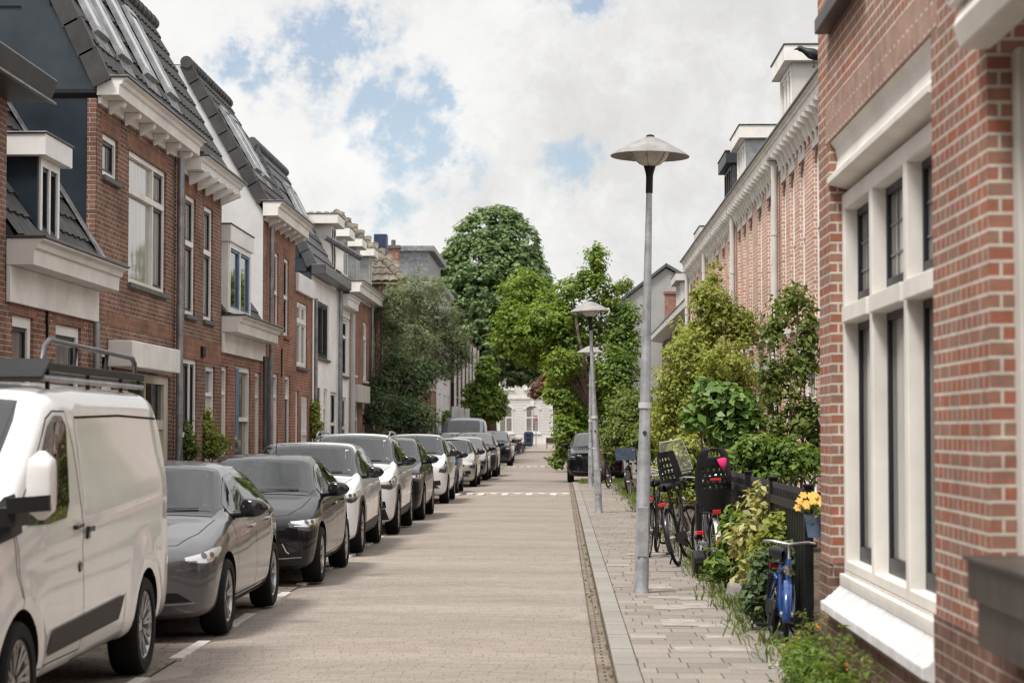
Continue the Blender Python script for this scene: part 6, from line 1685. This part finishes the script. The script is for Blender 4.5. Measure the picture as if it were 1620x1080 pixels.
# grass tufts and joint weeds along the garden edge
mb_pts = []
for k in range(420):
    y = RNG.uniform(14, 60); x = 1.62 + RNG.normal()*.12 + (.1 if y > 24 else 0); mb_pts.append((x, y, .075))
for k in range(300):
    y = RNG.uniform(60.5, 63); x = RNG.uniform(.6, 2.2); mb_pts.append((x, y, .08))
for k in range(40):
    y = RNG.uniform(13, 30); mb_pts.append((RNG.choice([.30, .365, .362, .552]) + RNG.normal()*.02, y, .0))
P0 = np.repeat(np.array(mb_pts), 9, 0); N = len(P0); low = (P0[:,0] < .6)
P0[:,:2] += RNG.normal(size=(N,2))*np.where(low, .006, .05)[:,None]
hgt = RNG.uniform(.03, .15, N)*np.where(low, .16, 1.); ang = RNG.uniform(0, 2*math.pi, N); dx = np.stack([np.cos(ang), np.sin(ang), np.zeros(N)], 1)
ln_ = RNG.normal(size=(N,3))*np.array([.05,.05,0])*np.where(low, .2, 1)[:,None]
V = np.stack([P0-dx*.006, P0+dx*.006, P0+ln_+np.array([0,0,1])*hgt[:,None]+dx*.001, P0+ln_*.4+np.array([0,0,1])*hgt[:,None]*.55-dx*.005], 1).reshape(-1,3)
g = raw_mesh('grass', V, np.arange(4*N).reshape(-1,4), M['grass']); tag(g, 'thin grass and weeds along the pavement and garden edge', 'grass', kind='stuff')

# flowers: orange poppies near the wall, yellow blooms in the hanging pot
def flower(name, label, p, r, mat, cat='flower', group=None, stem=.25, petals=5):
    root = thing(name, label, cat, (p[0], p[1], .07), group=group); p = Vector(p)
    mb = MB()
    for k in range(petals):
        a = 2*math.pi*k/petals; d = Vector((math.cos(a), math.sin(a)*.5-.3, math.sin(a)*.7+.2)); t = Vector((-math.sin(a), math.cos(a), 0))
        q = [p, p + d*r*.6 + t*r*.45, p + d*r*1.05 + Vector((0,0,.01)), p + d*r*.6 - t*r*.45]; mb.face(q)
    mb.lathe(p, [(0, .012), (r*.22, .01), (r*.2, -.01), (0, -.012)], 8)
    mb.build('bloom', M[mat], root)
    s = MB(); s.tube([p - Vector((0,0,.01)), p + Vector((.02, .01, -stem*.5)), (p.x+.01, p.y, .06)], [.003, .003, .004], 5); s.build('stem', M['stem'], root)
    return root
PG = 'orange poppies at the foot of the corner building'
for px, py, Y in ((1268,1012,13.9), (1256,1062,13.2), (1296,992,13.4), (1357,1027,11.9), (1252,1022,13.7), (1330,1060,11.6), (1392,1020,11.0)):
    x, z = at(px, py, Y); flower('poppy', 'orange poppy flower in the weeds at the foot of the corner building', (x, Y, z), .055, 'terracotta', group=PG)
# ------------------------------------------------------------------ street lamps
def lamp(label, base, top, Hp):
    root = thing('street_lamp', label, 'street lamp', base, group='street lamps along the right pavement')
    b = Vector(base); t = Vector(top); d = (t-b).normalized(); rot = Vector((0,0,1)).rotation_difference(d).to_matrix(); L = (t-b).length
    p = lambda h: b + d*h
    mb = MB()
    mb.lathe(b, [(.083, -.05), (.083, .02), (.072, .05), (.068, L*.30), (.064, L*.305), (.060, L*.31), (.030, L-.56)], 20, tilt=rot)
    mb.build('pole', M['galv'], root, smooth=True, angle=30)
    mb = MB(); mb.obox(p(.62)+Vector((0,-.066,0)), (1,0,0), (0,1,0), d, .055, .010, .25); mb.build('access_door', M['galv'], root, bevel=.004)
    mb = MB(); mb.lathe(p(1.9), [(.0655, -.03), (.067, -.03), (.067, .03), (.0655, .03)], 16, tilt=rot); mb.build('sticker', M['sign_back'], root)
    mb = MB(); mb.lathe(p(1.62)+Vector((0.0,-.063,0)), [(0,-.004),(.022,-.004),(.022,.004)], 12, 'y'); mb.build('sticker', M['bin_blue'], root)
    mb = MB(); mb.lathe(p(L-.58), [(.036, 0), (.036, .16), (.040, .20), (.062, .275), (.0, .28)], 18, tilt=rot); mb.build('neck', M['plastic'], root, smooth=True, angle=40)
    mb = MB(); mb.lathe(p(L-.305), [(.055, 0), (.11, .025), (.165, .075), (.20, .14), (.205, .15)], 28, tilt=rot); bw = mb.build('bowl', M['opal'], root, smooth=True)
    mb = MB()
    for k in range(6):
        a = k*math.pi/3+.3; mb.tube([p(L-.30) + rot @ Vector((math.cos(a)*r_, math.sin(a)*r_, z_)) for r_, z_ in ((.058,0),(.113,.024),(.168,.073),(.206,.138))], .006, 5)
    mb.build('rib', M['zinc'], bw)
    mb = MB(); mb.lathe(p(L), [(.0, .0), (.04, -.003), (.11, -.028), (.20, -.075), (.30, -.130), (.38, -.178), (.405, -.200), (.402, -.206), (.37, -.185), (.30, -.143), (.19, -.095), (.05, -.06), (0, -.06)], 48, tilt=rot); mb.build('hood', M['lampgrey'], root, smooth=True, angle=60)
    mb = MB(); mb.lathe(p(L), [(.045, -.006), (.042, .012), (.02, .022), (0, .024)], 14, tilt=rot); mb.build('cap', M['plastic'], root, smooth=True)
    return root
lamp('tall grey street lamp with wide hood, nearest of the three and beside the parked bikes', (.815, 20.3, .066), (.92, 20.3, 4.71), 4.65)
lamp('grey street lamp with wide hood standing before the leafy maple, second along the pavement', (.756, 39.7, .066), (.575, 39.7, 4.27), 4.2)
lamp('farthest grey street lamp, its small hood seen just below the middle one', (.87, 58, .066), (.86, 58, 4.15), 4.1)

# ------------------------------------------------------------------ bicycles (local: forward +y)
def wheel_bike(root, hub, R_, tf, name='wheel', spokes=18):
    hub = Vector(hub); rim = MB(); ty = MB(); sp = MB()
    ring = lambda q, x=0: [tf(hub + Vector((x, math.cos(2*math.pi*k/32)*q, math.sin(2*math.pi*k/32)*q))) for k in range(32)]
    ty.tube(ring(R_-.018), .021, 8, closed=True); w = ty.build(name, M['rubber'], root, smooth=True, angle=180, world=False)
    rim.tube(ring(R_-.044), .012, 6, closed=True); rim.build('rim', M['steel'], w, smooth=True, angle=180, world=False)
    for k in range(spokes):
        a = 2*math.pi*k/spokes; s = .03*(-1)**k
        sp.tube([tf(hub+Vector((s, 0, 0))), tf(hub+Vector((0, math.cos(a)*(R_-.05), math.sin(a)*(R_-.05))))], .0028, 4, caps=False)
    sp.tube([tf(hub-Vector((.05,0,0))), tf(hub+Vector((.05,0,0)))], .022, 8); sp.build('spokes', M['steel'], w, world=False)
    return w

def bicycle(label, loc, heading, lean=.05, steer=0., col='bike_black', s=1., seat=None, front_seat=False, crate=False, white_guard=False, step=True, group=None, footrest=False, basket=False, chainguard=True, simple=False):
    root = thing('bicycle', label, 'bicycle', loc, (0, lean, heading), group)
    R_ = .345*s; wb = 1.12*s
    idt = lambda p: Vector(p)
    rh = Vector((0, 0, R_)); fh = Vector((0, wb, R_)); bb = Vector((0, .45*s, .29*s)); st = Vector((0, .27*s, .82*s)); sd_ = Vector((0, .22*s, .96*s))
    ht = Vector((0, .90*s, .93*s)); hb = Vector((0, .97*s, .68*s)); ax = (ht-hb).normalized()
    Rm = Matrix.Rotation(steer, 3, ax)
    ft = lambda p: hb + Rm @ (Vector(p)-hb)
    wheel_bike(root, rh, R_, idt, spokes=10 if simple else 20); wheel_bike(root, fh, R_, ft, spokes=10 if simple else 20)
    mb = MB()
    mb.tube([hb, ht], .021, 8); mb.tube([bb, st], .017, 8); mb.tube([st, sd_-Vector((0,0,.03))], .013, 8)
    if step: mb.tube([hb+ax*.05, hb.lerp(bb, .45)-Vector((0,0,.06*s)), bb.lerp(st, .12)], .022, 8); mb.tube([hb+ax*.17, hb.lerp(st, .4)-Vector((0,0,.16*s)), bb.lerp(st, .38)], .015, 8)
    else: mb.tube([hb, bb], .02, 8); mb.tube([ht-ax*.04, st-Vector((0,0,.05))], .017, 8)
    for x in (-.055, .055): mb.tube([bb+Vector((x*.4,0,0)), rh+Vector((x,0,0))], .010, 6); mb.tube([st+Vector((x*.3,0,-.1)), rh+Vector((x,0,0))], .009, 6)
    fr = mb.build('frame', M[col], root, smooth=True, angle=60, world=False)
    mb = MB()
    for x in (-.05, .05): mb.tube([ft(hb-ax*.02+Vector((x*.8,0,0))), ft(hb.lerp(fh,.4)+Vector((x,0,0))), ft(fh+Vector((x,0,0)))], .011, 6)
    mb.build('fork', M[col], root, smooth=True, angle=60, world=False)
    mb = MB(); tp = ht+ax*.14*s
    hbpts = [(-.29,-.20,.02), (-.28,-.05,.05), (-.2,.05,.06), (0,.06,.03), (.2,.05,.06), (.28,-.05,.05), (.29,-.20,.02)]
    mb.tube([ft(ht), ft(tp), ft(tp+Vector((0,.06*s,.03*s)))], .013, 8); mb.tube([ft(tp+Vector(p)*s) for p in hbpts], .011, 8)
    hd = mb.build('handlebar', M['steel'], root, smooth=True, angle=60, world=False)
    for x in (-1, 1):
        g = MB(); g.tube([ft(tp+Vector((x*.29,-.21,.02))*s), ft(tp+Vector((x*.284,-.09,.045))*s)], .017, 8); g.tube([ft(tp+Vector((x*.27,-.04,.05))*s), ft(tp+Vector((x*.22,-.12,.0))*s)], .006, 5); g.build('grip', M['plastic'], hd, world=False)
    mb = MB()
    P = []
    for i, (y, wd, z) in enumerate(((-.14,.02,.0), (-.12,.085,.012), (-.05,.098,.02), (.03,.06,.012), (.10,.03,.004), (.14,.012,-.004))):
        P.append([sd_ + Vector((math.cos(t)*wd, y, z + math.sin(t)*.032 - (.03 if math.sin(t) < -.2 else 0))) for t in np.linspace(0, 2*math.pi, 13)])
    mb.grid(P, flip=True); mb.build('saddle', M['plastic'], root, smooth=True, angle=180, world=False)
    def guard(hub, a0, a1, tf, m):
        g = MB(); rows = []
        for k in range(17):
            a = a0+(a1-a0)*k/16
            rows.append([tf(hub + Vector((x, math.cos(a)*(R_+.022-abs(x)*.35), math.sin(a)*(R_+.022-abs(x)*.35)))) for x in (-.032,-.016,0,.016,.032)])
        g.grid(rows); o = g.build('mudguard', M[m], root, smooth=True, angle=180, world=False)
        so_ = o.modifiers.new('thick', 'SOLIDIFY'); so_.thickness = .003; return o
    guard(rh, R(60), R(205), idt, 'sign_back' if white_guard else col); guard(fh, R(-10), R(140), ft, col)
    mb = MB(); mb.obox(rh+Vector((0,-.05*s,R_+.10)), (1,0,0), (0,1,0), (0,0,1), .07*s, .19*s, .006)
    for x in (-.06,.06): mb.tube([rh+Vector((x,0,0)), rh+Vector((x,-.12*s,R_+.09))], .006, 5); mb.tube([rh+Vector((x,0,0)), rh+Vector((x,.1*s,R_+.09))], .006, 5)
    mb.build('carrier', M['iron'], root, world=False)
    mb = MB(); mb.obox(rh+Vector((0,-.255*s,R_+.07)), (1,0,0), (0,1,0), (0,0,1), .045, .014, .022); mb.build('rear_light', M['red'], root, world=False, bevel=.006)
    mb = MB(); c = ft(hb+ax*.10+Vector((0,.10,0))); mb.lathe(c, [(0,.04),(.035,.035),(.038,0),(.02,-.04),(0,-.045)], 12, 'y'); mb.build('headlamp', M['chrome'], root, smooth=True, world=False)
    if chainguard:
        mb = MB(); a = bb+Vector((.055,.06*s,0)); b = rh+Vector((.055,-.04*s,0))
        mb.prism([(b.y-.05, b.z-.05), (a.y, a.z-.10), (a.y+.08, a.z-.05), (a.y+.09, a.z+.05), (a.y, a.z+.11), (b.y-.05, b.z+.05)], 'x', .045, .068); mb.build('chain_case', M['plastic'], root, world=False, bevel=.01)
    mb = MB()
    for sg in (-1, 1):
        k = bb+Vector((sg*.08, 0, 0)); e = k+Vector((sg*.015, sg*.10, -.13))*s; mb.tube([k, e], .010, 6); mb.obox(e+Vector((sg*.05,0,0)), (1,0,0), (0,1,0), (0,0,1), .045, .035, .012)
    mb.tube([bb-Vector((.09,0,0)), bb+Vector((.09,0,0))], .018, 8); mb.build('pedals', M['plastic'], root, world=False)
    mb = MB(); mb.tube([bb+Vector((-.05,-.10,-.02)), bb+Vector((-.17,-.16,-.28*s))], .010, 6); mb.build('kickstand', M['iron'], root, world=False)
    if seat:                                         # moulded child seat on the carrier, perforated back
        w_, h_ = seat; c = rh+Vector((0, .0, R_+.05)); lean_ = -.10; mb = MB(); rows = []
        prof = [(0.,.10,.15), (.07,.135,.17), (.2,.15,.165), (.36,.155,.15), (.52,.145,.13), (.64,.12,.10), (.70,.07,.06)]
        m2 = MB(); n = 22; rowsA = []
        for h, wd, dp in [(np.interp(q, [p[0] for p in prof], [p[1] for p in prof])*0+q, 0, 0) for q in np.linspace(0, .70, 24)]:
            wd = np.interp(h, [p[0] for p in prof], [p[1] for p in prof])*w_; dp = np.interp(h, [p[0] for p in prof], [p[2] for p in prof])
            row = []
            for k in range(n+1):
                t = -1+2*k/n; row.append(c + Vector((wd*math.copysign(abs(t)**.85, t), -.13 + dp*.85*abs(t)**3 + lean_*h, h*h_)))
            rowsA.append(row)
        ids = []
        for i in range(23):
            for k in range(n):
                mid = (i in range(9, 17)) and (i % 2 == 1) and 4 <= k <= 17 and k % 3 == (1 if (i//2) % 2 else 2)
                slot = i in (20, 21) and 7 <= k <= 14
                if mid or slot: continue
                q = [rowsA[i][k], rowsA[i][k+1], rowsA[i+1][k+1], rowsA[i+1][k]]; m2.face(q)
        o = m2.build('child_seat', M['plastic'], root, world=False)
        bmm = bmesh.new(); bmm.from_mesh(o.data); bmesh.ops.remove_doubles(bmm, verts=bmm.verts[:], dist=.0005); bmm.to_mesh(o.data); bmm.free()
        o.data.polygons.foreach_set('use_smooth', [True]*len(o.data.polygons))
        sm_ = o.modifiers.new('thick', 'SOLIDIFY'); sm_.thickness = .014; sm_.offset = 1
        m3 = MB(); m3.obox(c+Vector((0,.03,.03)), (1,0,0), (0,1,0), (0,0,1), .13*w_, .14, .03)
        for x in (-1, 1): m3.obox(c+Vector((x*.135*w_,.06,-.08)), (1,0,0), (0,1,0), (0,0,1), .03, .06, .20); m3.obox(c+Vector((x*.14*w_,.10,-.27)), (1,0,0), (0,1,0), (0,0,1), .045, .10, .02)
        m3.build('seat_base', M['plastic'], o, world=False, bevel=.012)
        m3 = MB(); m3.tube([c+Vector((x*w_, -.17-.05*(abs(x) < .1), z)) for x, z in ((-.14,.10), (-.12,.02), (0,-.0), (.12,.02), (.14,.10))], .010, 6); m3.build('seat_bracket', M['iron'], o, world=False)
    if front_seat:
        m3 = MB(); c = ft(tp+Vector((0,.12,.05))); rows = []
        for i in range(9):
            v = i/8; rows.append([c+Vector((math.sin(a)*.19*(1-.25*v**3), math.cos(a)*.10-.02-.14*v, .02+.40*v)) for a in np.linspace(-1.25, 1.25, 13)])
        m3.grid(rows); wsn = m3.build('wind_screen', M['perspex'], root, smooth=True, angle=180, world=False)
        wsn.modifiers.new('thick', 'SOLIDIFY').thickness = .004
        m4 = MB(); e = [r_[0] for r_ in rows] + rows[-1] + [r_[-1] for r_ in rows[::-1]]; m4.tube(e, .006, 6); m4.build('screen_edge', M['sign_back'], wsn, world=False)
        m3 = MB(); P = []
        c2 = Vector((0, .62*s, .98*s))
        for i, h in enumerate(np.linspace(0, .42, 12)):
            wd = .145*(1-.25*(h/.42)**2); P.append([c2+Vector((wd*t, -.07 - h*.25 + .11*abs(t)**3, h)) for t in np.linspace(-1, 1, 13)])
        for i in range(11):
            for k in range(12):
                if 2 <= i <= 8 and i % 2 == 0 and 2 <= k <= 9 and k % 2 == 0: continue
                m3.face([P[i][k], P[i][k+1], P[i+1][k+1], P[i+1][k]])
        o = m3.build('front_child_seat', M['plastic'], root, world=False)
        bmm = bmesh.new(); bmm.from_mesh(o.data); bmesh.ops.remove_doubles(bmm, verts=bmm.verts[:], dist=.0005); bmm.to_mesh(o.data); bmm.free()
        o.modifiers.new('thick', 'SOLIDIFY').thickness = .013
        m4 = MB(); m4.obox(c2+Vector((0,.04,.0)), (1,0,0), (0,1,0), (0,0,1), .12, .11, .025); m4.tube([c2, hb.lerp(ht,.6)], .014, 6); m4.build('seat_base', M['plastic'], o, world=False, bevel=.01)
    if crate:
        m3 = MB(); c = ft(tp+Vector((0,.24,.0))); w2, d2, h2 = .245, .17, .27; b = c-Vector((0,0,.17))
        for z in np.arange(0, h2, .062):
            zz = b.z+z
            m3.box(b.x-w2, b.x+w2, b.y-d2, b.y-d2+.012, zz, zz+.05); m3.box(b.x-w2, b.x+w2, b.y+d2-.012, b.y+d2, zz, zz+.05)
            m3.box(b.x-w2, b.x-w2+.012, b.y-d2+.013, b.y+d2-.013, zz, zz+.05); m3.box(b.x+w2-.012, b.x+w2, b.y-d2+.013, b.y+d2-.013, zz, zz+.05)
        for x in (-1, 1):
            for y in (-1, 1): m3.box(b.x+x*(w2-.03), b.x+x*(w2+.004), b.y+y*(d2-.03), b.y+y*(d2+.004), b.z, b.z+h2+.01)
        m3.box(b.x-w2+.01, b.x+w2-.01, b.y-d2+.01, b.y+d2-.01, b.z-.006, b.z+.006); m3.build('crate', M['crate'], root, world=False)
        m3 = MB(); m3.tube([ft(hb+Vector((0,.05,0))), c-Vector((0,0,.18))], .012, 6); m3.build('crate_carrier', M['iron'], root, world=False)
    if footrest:
        m3 = MB(); c = Vector((-.16, .12, .20))
        m3.obox(c, (1,0,0), (0,1,.3), (0,-.3,1), .075, .13, .10); f_ = m3.build('motor_box', M['plastic'], root, world=False, bevel=.03)
        m3 = MB(); m3.box(c.x-.06, c.x+.06, c.y-.148, c.y-.135, c.z+.0, c.z+.035); m3.build('steel_strip', M['chrome'], f_, world=False)
    return root
BG = 'bicycles parked by the garden fence'
bicycle('black bicycle with front child seat and clear wind screen, leaning beside the lamp post', (1.43, 24.3, .068), R(-14), lean=-.20, steer=R(-20), front_seat=True, step=True, group=BG)
bike = bicycle('black bicycle with tall rear child seat, white rear mudguard and red light', (1.70, 21.95, .068), R(3), lean=-.03, steer=R(8), seat=(1.22, 1.02), white_guard=True, footrest=True, group=BG)
mb = MB(); bl = bike.location
P = [[(.02,-.235,1.335),(.07,-.215,1.35),(.13,-.20,1.36),(.165,-.17,1.345)],[(.03,-.262,1.30),(.08,-.258,1.315),(.13,-.245,1.32),(.165,-.20,1.30)],[(.055,-.268,1.25),(.09,-.275,1.26),(.12,-.262,1.265),(.14,-.235,1.255)],[(.10,-.262,1.19),(.105,-.27,1.19),(.11,-.262,1.19),(.118,-.25,1.195)]]
ctr = Vector((.10,-.24,1.26)); mb.grid([[ctr + (Vector(q)-Vector((0,0,.03))-ctr)*.72 + Vector((-.02,-.012,.03)) for q in r] for r in P]); pc = mb.build('pink_cloth', M['pink'], bike, smooth=True, angle=180, world=False); pc.modifiers.new('t', 'SOLIDIFY').thickness = .01
for c_, h_ in (((0, -.262, 1.11), (.06, .01, .014)), ((0, -.372, .45), (.022, .008, .05)), ((-.17, -.05, .53), (.04, .06, .02)), ((.19, -.05, .55), (.04, .06, .02))):
    mb = MB(); mb.obox(c_, (1,0,0), (0,1,0), (0,0,1), *h_); mb.build('red_reflector', M['red'], bike, world=False, bevel=.006)
bicycle('black bicycle almost hidden behind the lamp post, next to the wind screen bike', (1.14, 26.0, .068), R(-8), lean=.06, col='bike_black', group=BG)
bicycle('small blue child bicycle leaning on the fence beside the corner building', (1.70, 16.15, .068), R(181), lean=-.08, steer=R(-8), col='bike_blue', s=.70, step=False, group=BG)
bicycle('bicycle carrying a blue grey crate over its front wheel under the garden bush', (1.80, 51.3, .068), R(176), lean=.05, steer=R(-10), crate=True, group=BG)
bicycle('black bicycle parked at the pavement edge between lamp pole and black crossover', (1.35, 56.6, .068), R(165), lean=.05, steer=R(25), group=BG, simple=True)
HG = 'bicycles heaped at the far end of the parked row'
b0 = None
for k in range(9):
    x, y = -3.35+.30*(k % 3)+random.uniform(-.1,.1), 133+k*2.1
    lab = 'bicycle in the tangled heap beyond the last parked car'
    if b0 is None: b0 = bicycle(lab, (x, y, 0), R(160), .08, 0.2, group=HG, simple=True)
    else:
        c = copy_tree(b0); c.location = (x, y, 0); c.rotation_euler = (0, random.uniform(-.15,.15), R(150+random.uniform(-50,50)))

# ------------------------------------------------------------------ iron fence
fr = thing('iron_fence', 'black iron picket fence in front of the gardens behind the bikes', 'fence', (1.93, 15.6, .08))
mb = MB(); pk = None
for k in range(62):
    y = 15.72+k*.115
    if 20.3 < y < 20.9: continue
    if pk is None:
        mb = MB(); mb.box(1.918, 1.942, y-.028, y+.028, .12, 1.20); mb.prism([(y-.028, 1.20), (y+.028, 1.20), (y, 1.25)], 'x', 1.918, 1.942); pk = mb.build('picket', M['iron'], fr); y00 = y
    else:
        c = pk.copy(); COL.objects.link(c); c.parent = fr; c.location = (0, y-y00, 0)
for z, w2 in ((.25, .02), (1.10, .035)):
    mb = MB(); mb.box(1.895, 1.916, 15.6, 22.9, z-w2, z+w2); mb.build('rail', M['iron'], fr)
for y in (15.62, 18.2, 20.6, 22.9):
    mb = MB(); mb.box(1.895, 1.965, y-.035, y+.035, .05, 1.27); mb.box(1.885, 1.975, y-.045, y+.045, 1.27, 1.295); mb.build('post', M['iron'], fr, bevel=.005)
fr2 = thing('hoop_fence', 'low black hoop topped railing between two front gardens', 'fence', (1.98, 19.4, .08))
for k in range(8):
    mb = MB(); x = 2.04+k*.19; mb.tube([(x, 19.4, .1), (x, 19.4, 1.18)] + [(x+.07-.07*math.cos(a), 19.4, 1.18+.09*math.sin(a)) for a in np.linspace(.3, math.pi-.3, 7)] + [(x+.14, 19.4, 1.18), (x+.14, 19.4, .1)], .009, 6); mb.build('hoop', M['iron'], fr2)
mb = MB(); mb.box(1.98, 3.5, 19.39, 19.41, 1.08, 1.11); mb.build('rail', M['iron'], fr2)

# flower pot hanging on the fence post
x, z = at(1283, 815, 15.3)
pt = thing('flower_pot', 'blue grey pot of yellow flowers hung on the fence next to the corner building', 'flower pot', (1.87, 15.3, .9))
mb = MB(); mb.lathe((1.955, 15.3, z-.16), [(0,0), (.07,0), (.095,.16), (.10,.17), (.085,.165), (.08,.15), (0,.15)], 18); mb.build('pot', M['pot_blue'], pt, smooth=True)
mb = MB(); rn = random.Random(3)
for k in range(18):
    c = Vector((1.955+rn.uniform(-.14,.13), 15.3+rn.uniform(-.12,.1), z+.02+rn.uniform(0,.16)))
    for q in range(6):
        a = q*math.pi/3; d = Vector((math.cos(a), math.sin(a)*.6, math.sin(a)*.8)); t = Vector((-math.sin(a), math.cos(a)*.6, math.cos(a)*.8)); mb.face([c, c+d*.022+t*.013, c+d*.038, c+d*.022-t*.013])
mb.build('yellow_blooms', M['yellow_petal'], pt)
leaves('leaves', pt, [(1.955, 15.3, z+.03, .13, .12, .08)], 120, .05, 'leaf_mid', clump=.05, per=6)
mb = MB(); mb.tube([(1.955, 15.3, z-.01), (1.95, 15.5, z+.06), (1.93, 15.62, z+.05)], .006, 6); mb.build('hook', M['iron'], pt)

# boulder
x, z = at(1167, 930, 19.2)
bm = bmesh.new(); bmesh.ops.create_icosphere(bm, subdivisions=3, radius=1)
for v in bm.verts:
    f = 1+.18*math.sin(v.co.x*4+1)+.14*math.sin(v.co.y*5)+.1*math.sin(v.co.z*6+v.co.x*3); v.co = Vector((v.co.x*.11, v.co.y*.10, v.co.z*.15))*f
me = bpy.data.meshes.new('boulder'); bm.to_mesh(me); bm.free(); me.materials.append(M['rock']); me.polygons.foreach_set('use_smooth', [True]*len(me.polygons))
o = bpy.data.objects.new('boulder', me); COL.objects.link(o); o.location = (1.69, 19.2, .16); tag(o, 'grey boulder at the pavement edge among the leafy plants', 'boulder')

# bin, sign backs, posts at the far end
bn = thing('litter_bin', 'dark blue litter bin in front of the white end building', 'bin', (-3.3, 205, 0))
mb = MB(); mb.prism([(-3.75,.12),(-2.85,.12),(-2.8,1.35),(-2.95,1.5),(-3.65,1.5),(-3.8,1.35)], 'y', 204.6, 205.4); mb.box(-3.7,-2.9,204.7,205.3,0,.12); mb.build('body', M['bin_blue'], bn, bevel=.04)
mb = MB(); mb.box(-3.55,-3.05,204.57,204.6,1.05,1.22); mb.box(-3.5,-3.1,204.58,204.6,.5,.85); mb.build('slot', M['plastic'], bn)
sg = thing('traffic_sign', 'group of pale sign backs on a pole behind the blue van', 'sign', (-5.3, 99, 0))
mb = MB(); mb.tube([(-5.1,99,0),(-5.1,99,2.9)], .035, 8); mb.build('pole', M['galv'], sg)
for x0, z0, w_, h_ in ((-5.42,2.1,.34,.75), (-5.05,2.1,.26,.7), (-4.76,2.15,.24,.6)):
    mb = MB(); mb.box(x0, x0+w_, 98.94, 98.96, z0, z0+h_); mb.build('sign_plate', M['sign_back'], sg, bevel=.02)
mb = MB(); mb.tube([(-5.42,98.98,2.4),(-4.52,98.98,2.4)], .018, 6); mb.build('crossbar', M['galv'], sg)
sp_ = thing('sign_post', 'thin grey post with a red band beside the litter bin', 'post', (-2.45, 198, 0))
mb = MB(); mb.tube([(-2.45,198,0),(-2.45,198,3.9)], .05, 8); mb.build('pole', M['galv'], sp_); mb = MB(); mb.tube([(-2.45,198,2.5),(-2.45,198,3.0)], .056, 8); mb.build('red_band', M['red'], sp_)
mb = MB(); mb.box(-2.7,-2.2,197.93,197.945,3.1,3.85); mb.build('sign_plate', M['sign_back'], sp_)
gp = thing('garden_post', 'slim grey post standing among the bushes right of the maple', 'post', (1.98, 60, 0))
x, z = at(990, 615, 60); mb = MB(); mb.tube([(x,60,0),(x,60,z)], .045, 8); mb.build('pole', M['galv'], gp); mb = MB(); mb.lathe((x,60,z), [(.05,0),(.05,.03),(0,.05)], 10); mb.build('cap', M['zinc_dark'], gp)
bo = thing('street_bench', 'dark bench at the road edge in front of the white end building', 'bench', (-.9, 176, 0))
mb = MB(); mb.box(-1.3,-.4,175.7,176.2,.42,.48); mb.build('seat', M['wood_dark'], bo); mb = MB(); mb.box(-1.3,-.4,176.2,176.25,.5,1.0); mb.build('backrest', M['wood_dark'], bo)
for x in (-1.25,-.5):
    mb = MB(); mb.box(x,x+.06,175.75,176.2,0,.418); mb.build('leg', M['iron'], bo)

# birds
def bird(label, loc, heading, s=1., peck=0.):
    root = thing('bird', label, 'bird', loc, (0, 0, heading))
    mb = MB()
    sec = [(-.20,.012,.10),(-.12,.022,.105),(-.07,.045,.11),(0,.062,.125),(.06,.055,.14),(.10,.036,.165),(.125,.034,.185),(.15,.030,.19),(.165,.014,.188),(.20,.003,.182)]
    P = []
    for y, r_, z in sec:
        P.append([(r_*math.cos(t)*s, y*s, (z+r_*math.sin(t)*(.35 if y < -.1 else .95))*s) for t in np.linspace(0, 2*math.pi, 11)])
    mb.grid(P, flip=True)
    mb.build('body', M['feather'], root, smooth=True, angle=180, world=False)
    for x in (-1, 1):
        m = MB(); m.grid([[(x*(.055-.03*q)*s, (.05-.2*q)*s, (.15-.05*v-.02*q)*s) for v in (0,.5,1)] for q in (0,.4,.8,1.)]); w_ = m.build('wing', M['feather'], root, world=False); w_.modifiers.new('t', 'SOLIDIFY').thickness = .008
        m = MB(); m.tube([(x*.02*s,.01*s,.08*s),(x*.022*s,.0,.0)], .004, 5); m.tube([(x*.022*s,-.01,.003),(x*.022*s,.03,.003)], .004, 4); m.build('leg', M['plastic'], root, world=False)
    return root
bird('black bird perched on the gutter of the pink brick row', (3.24, 25.3, 6.33), R(80), 1.3)
bird('black bird standing on the road before the leafy shrub', (-.62, 100, .02), R(70), 1.5)
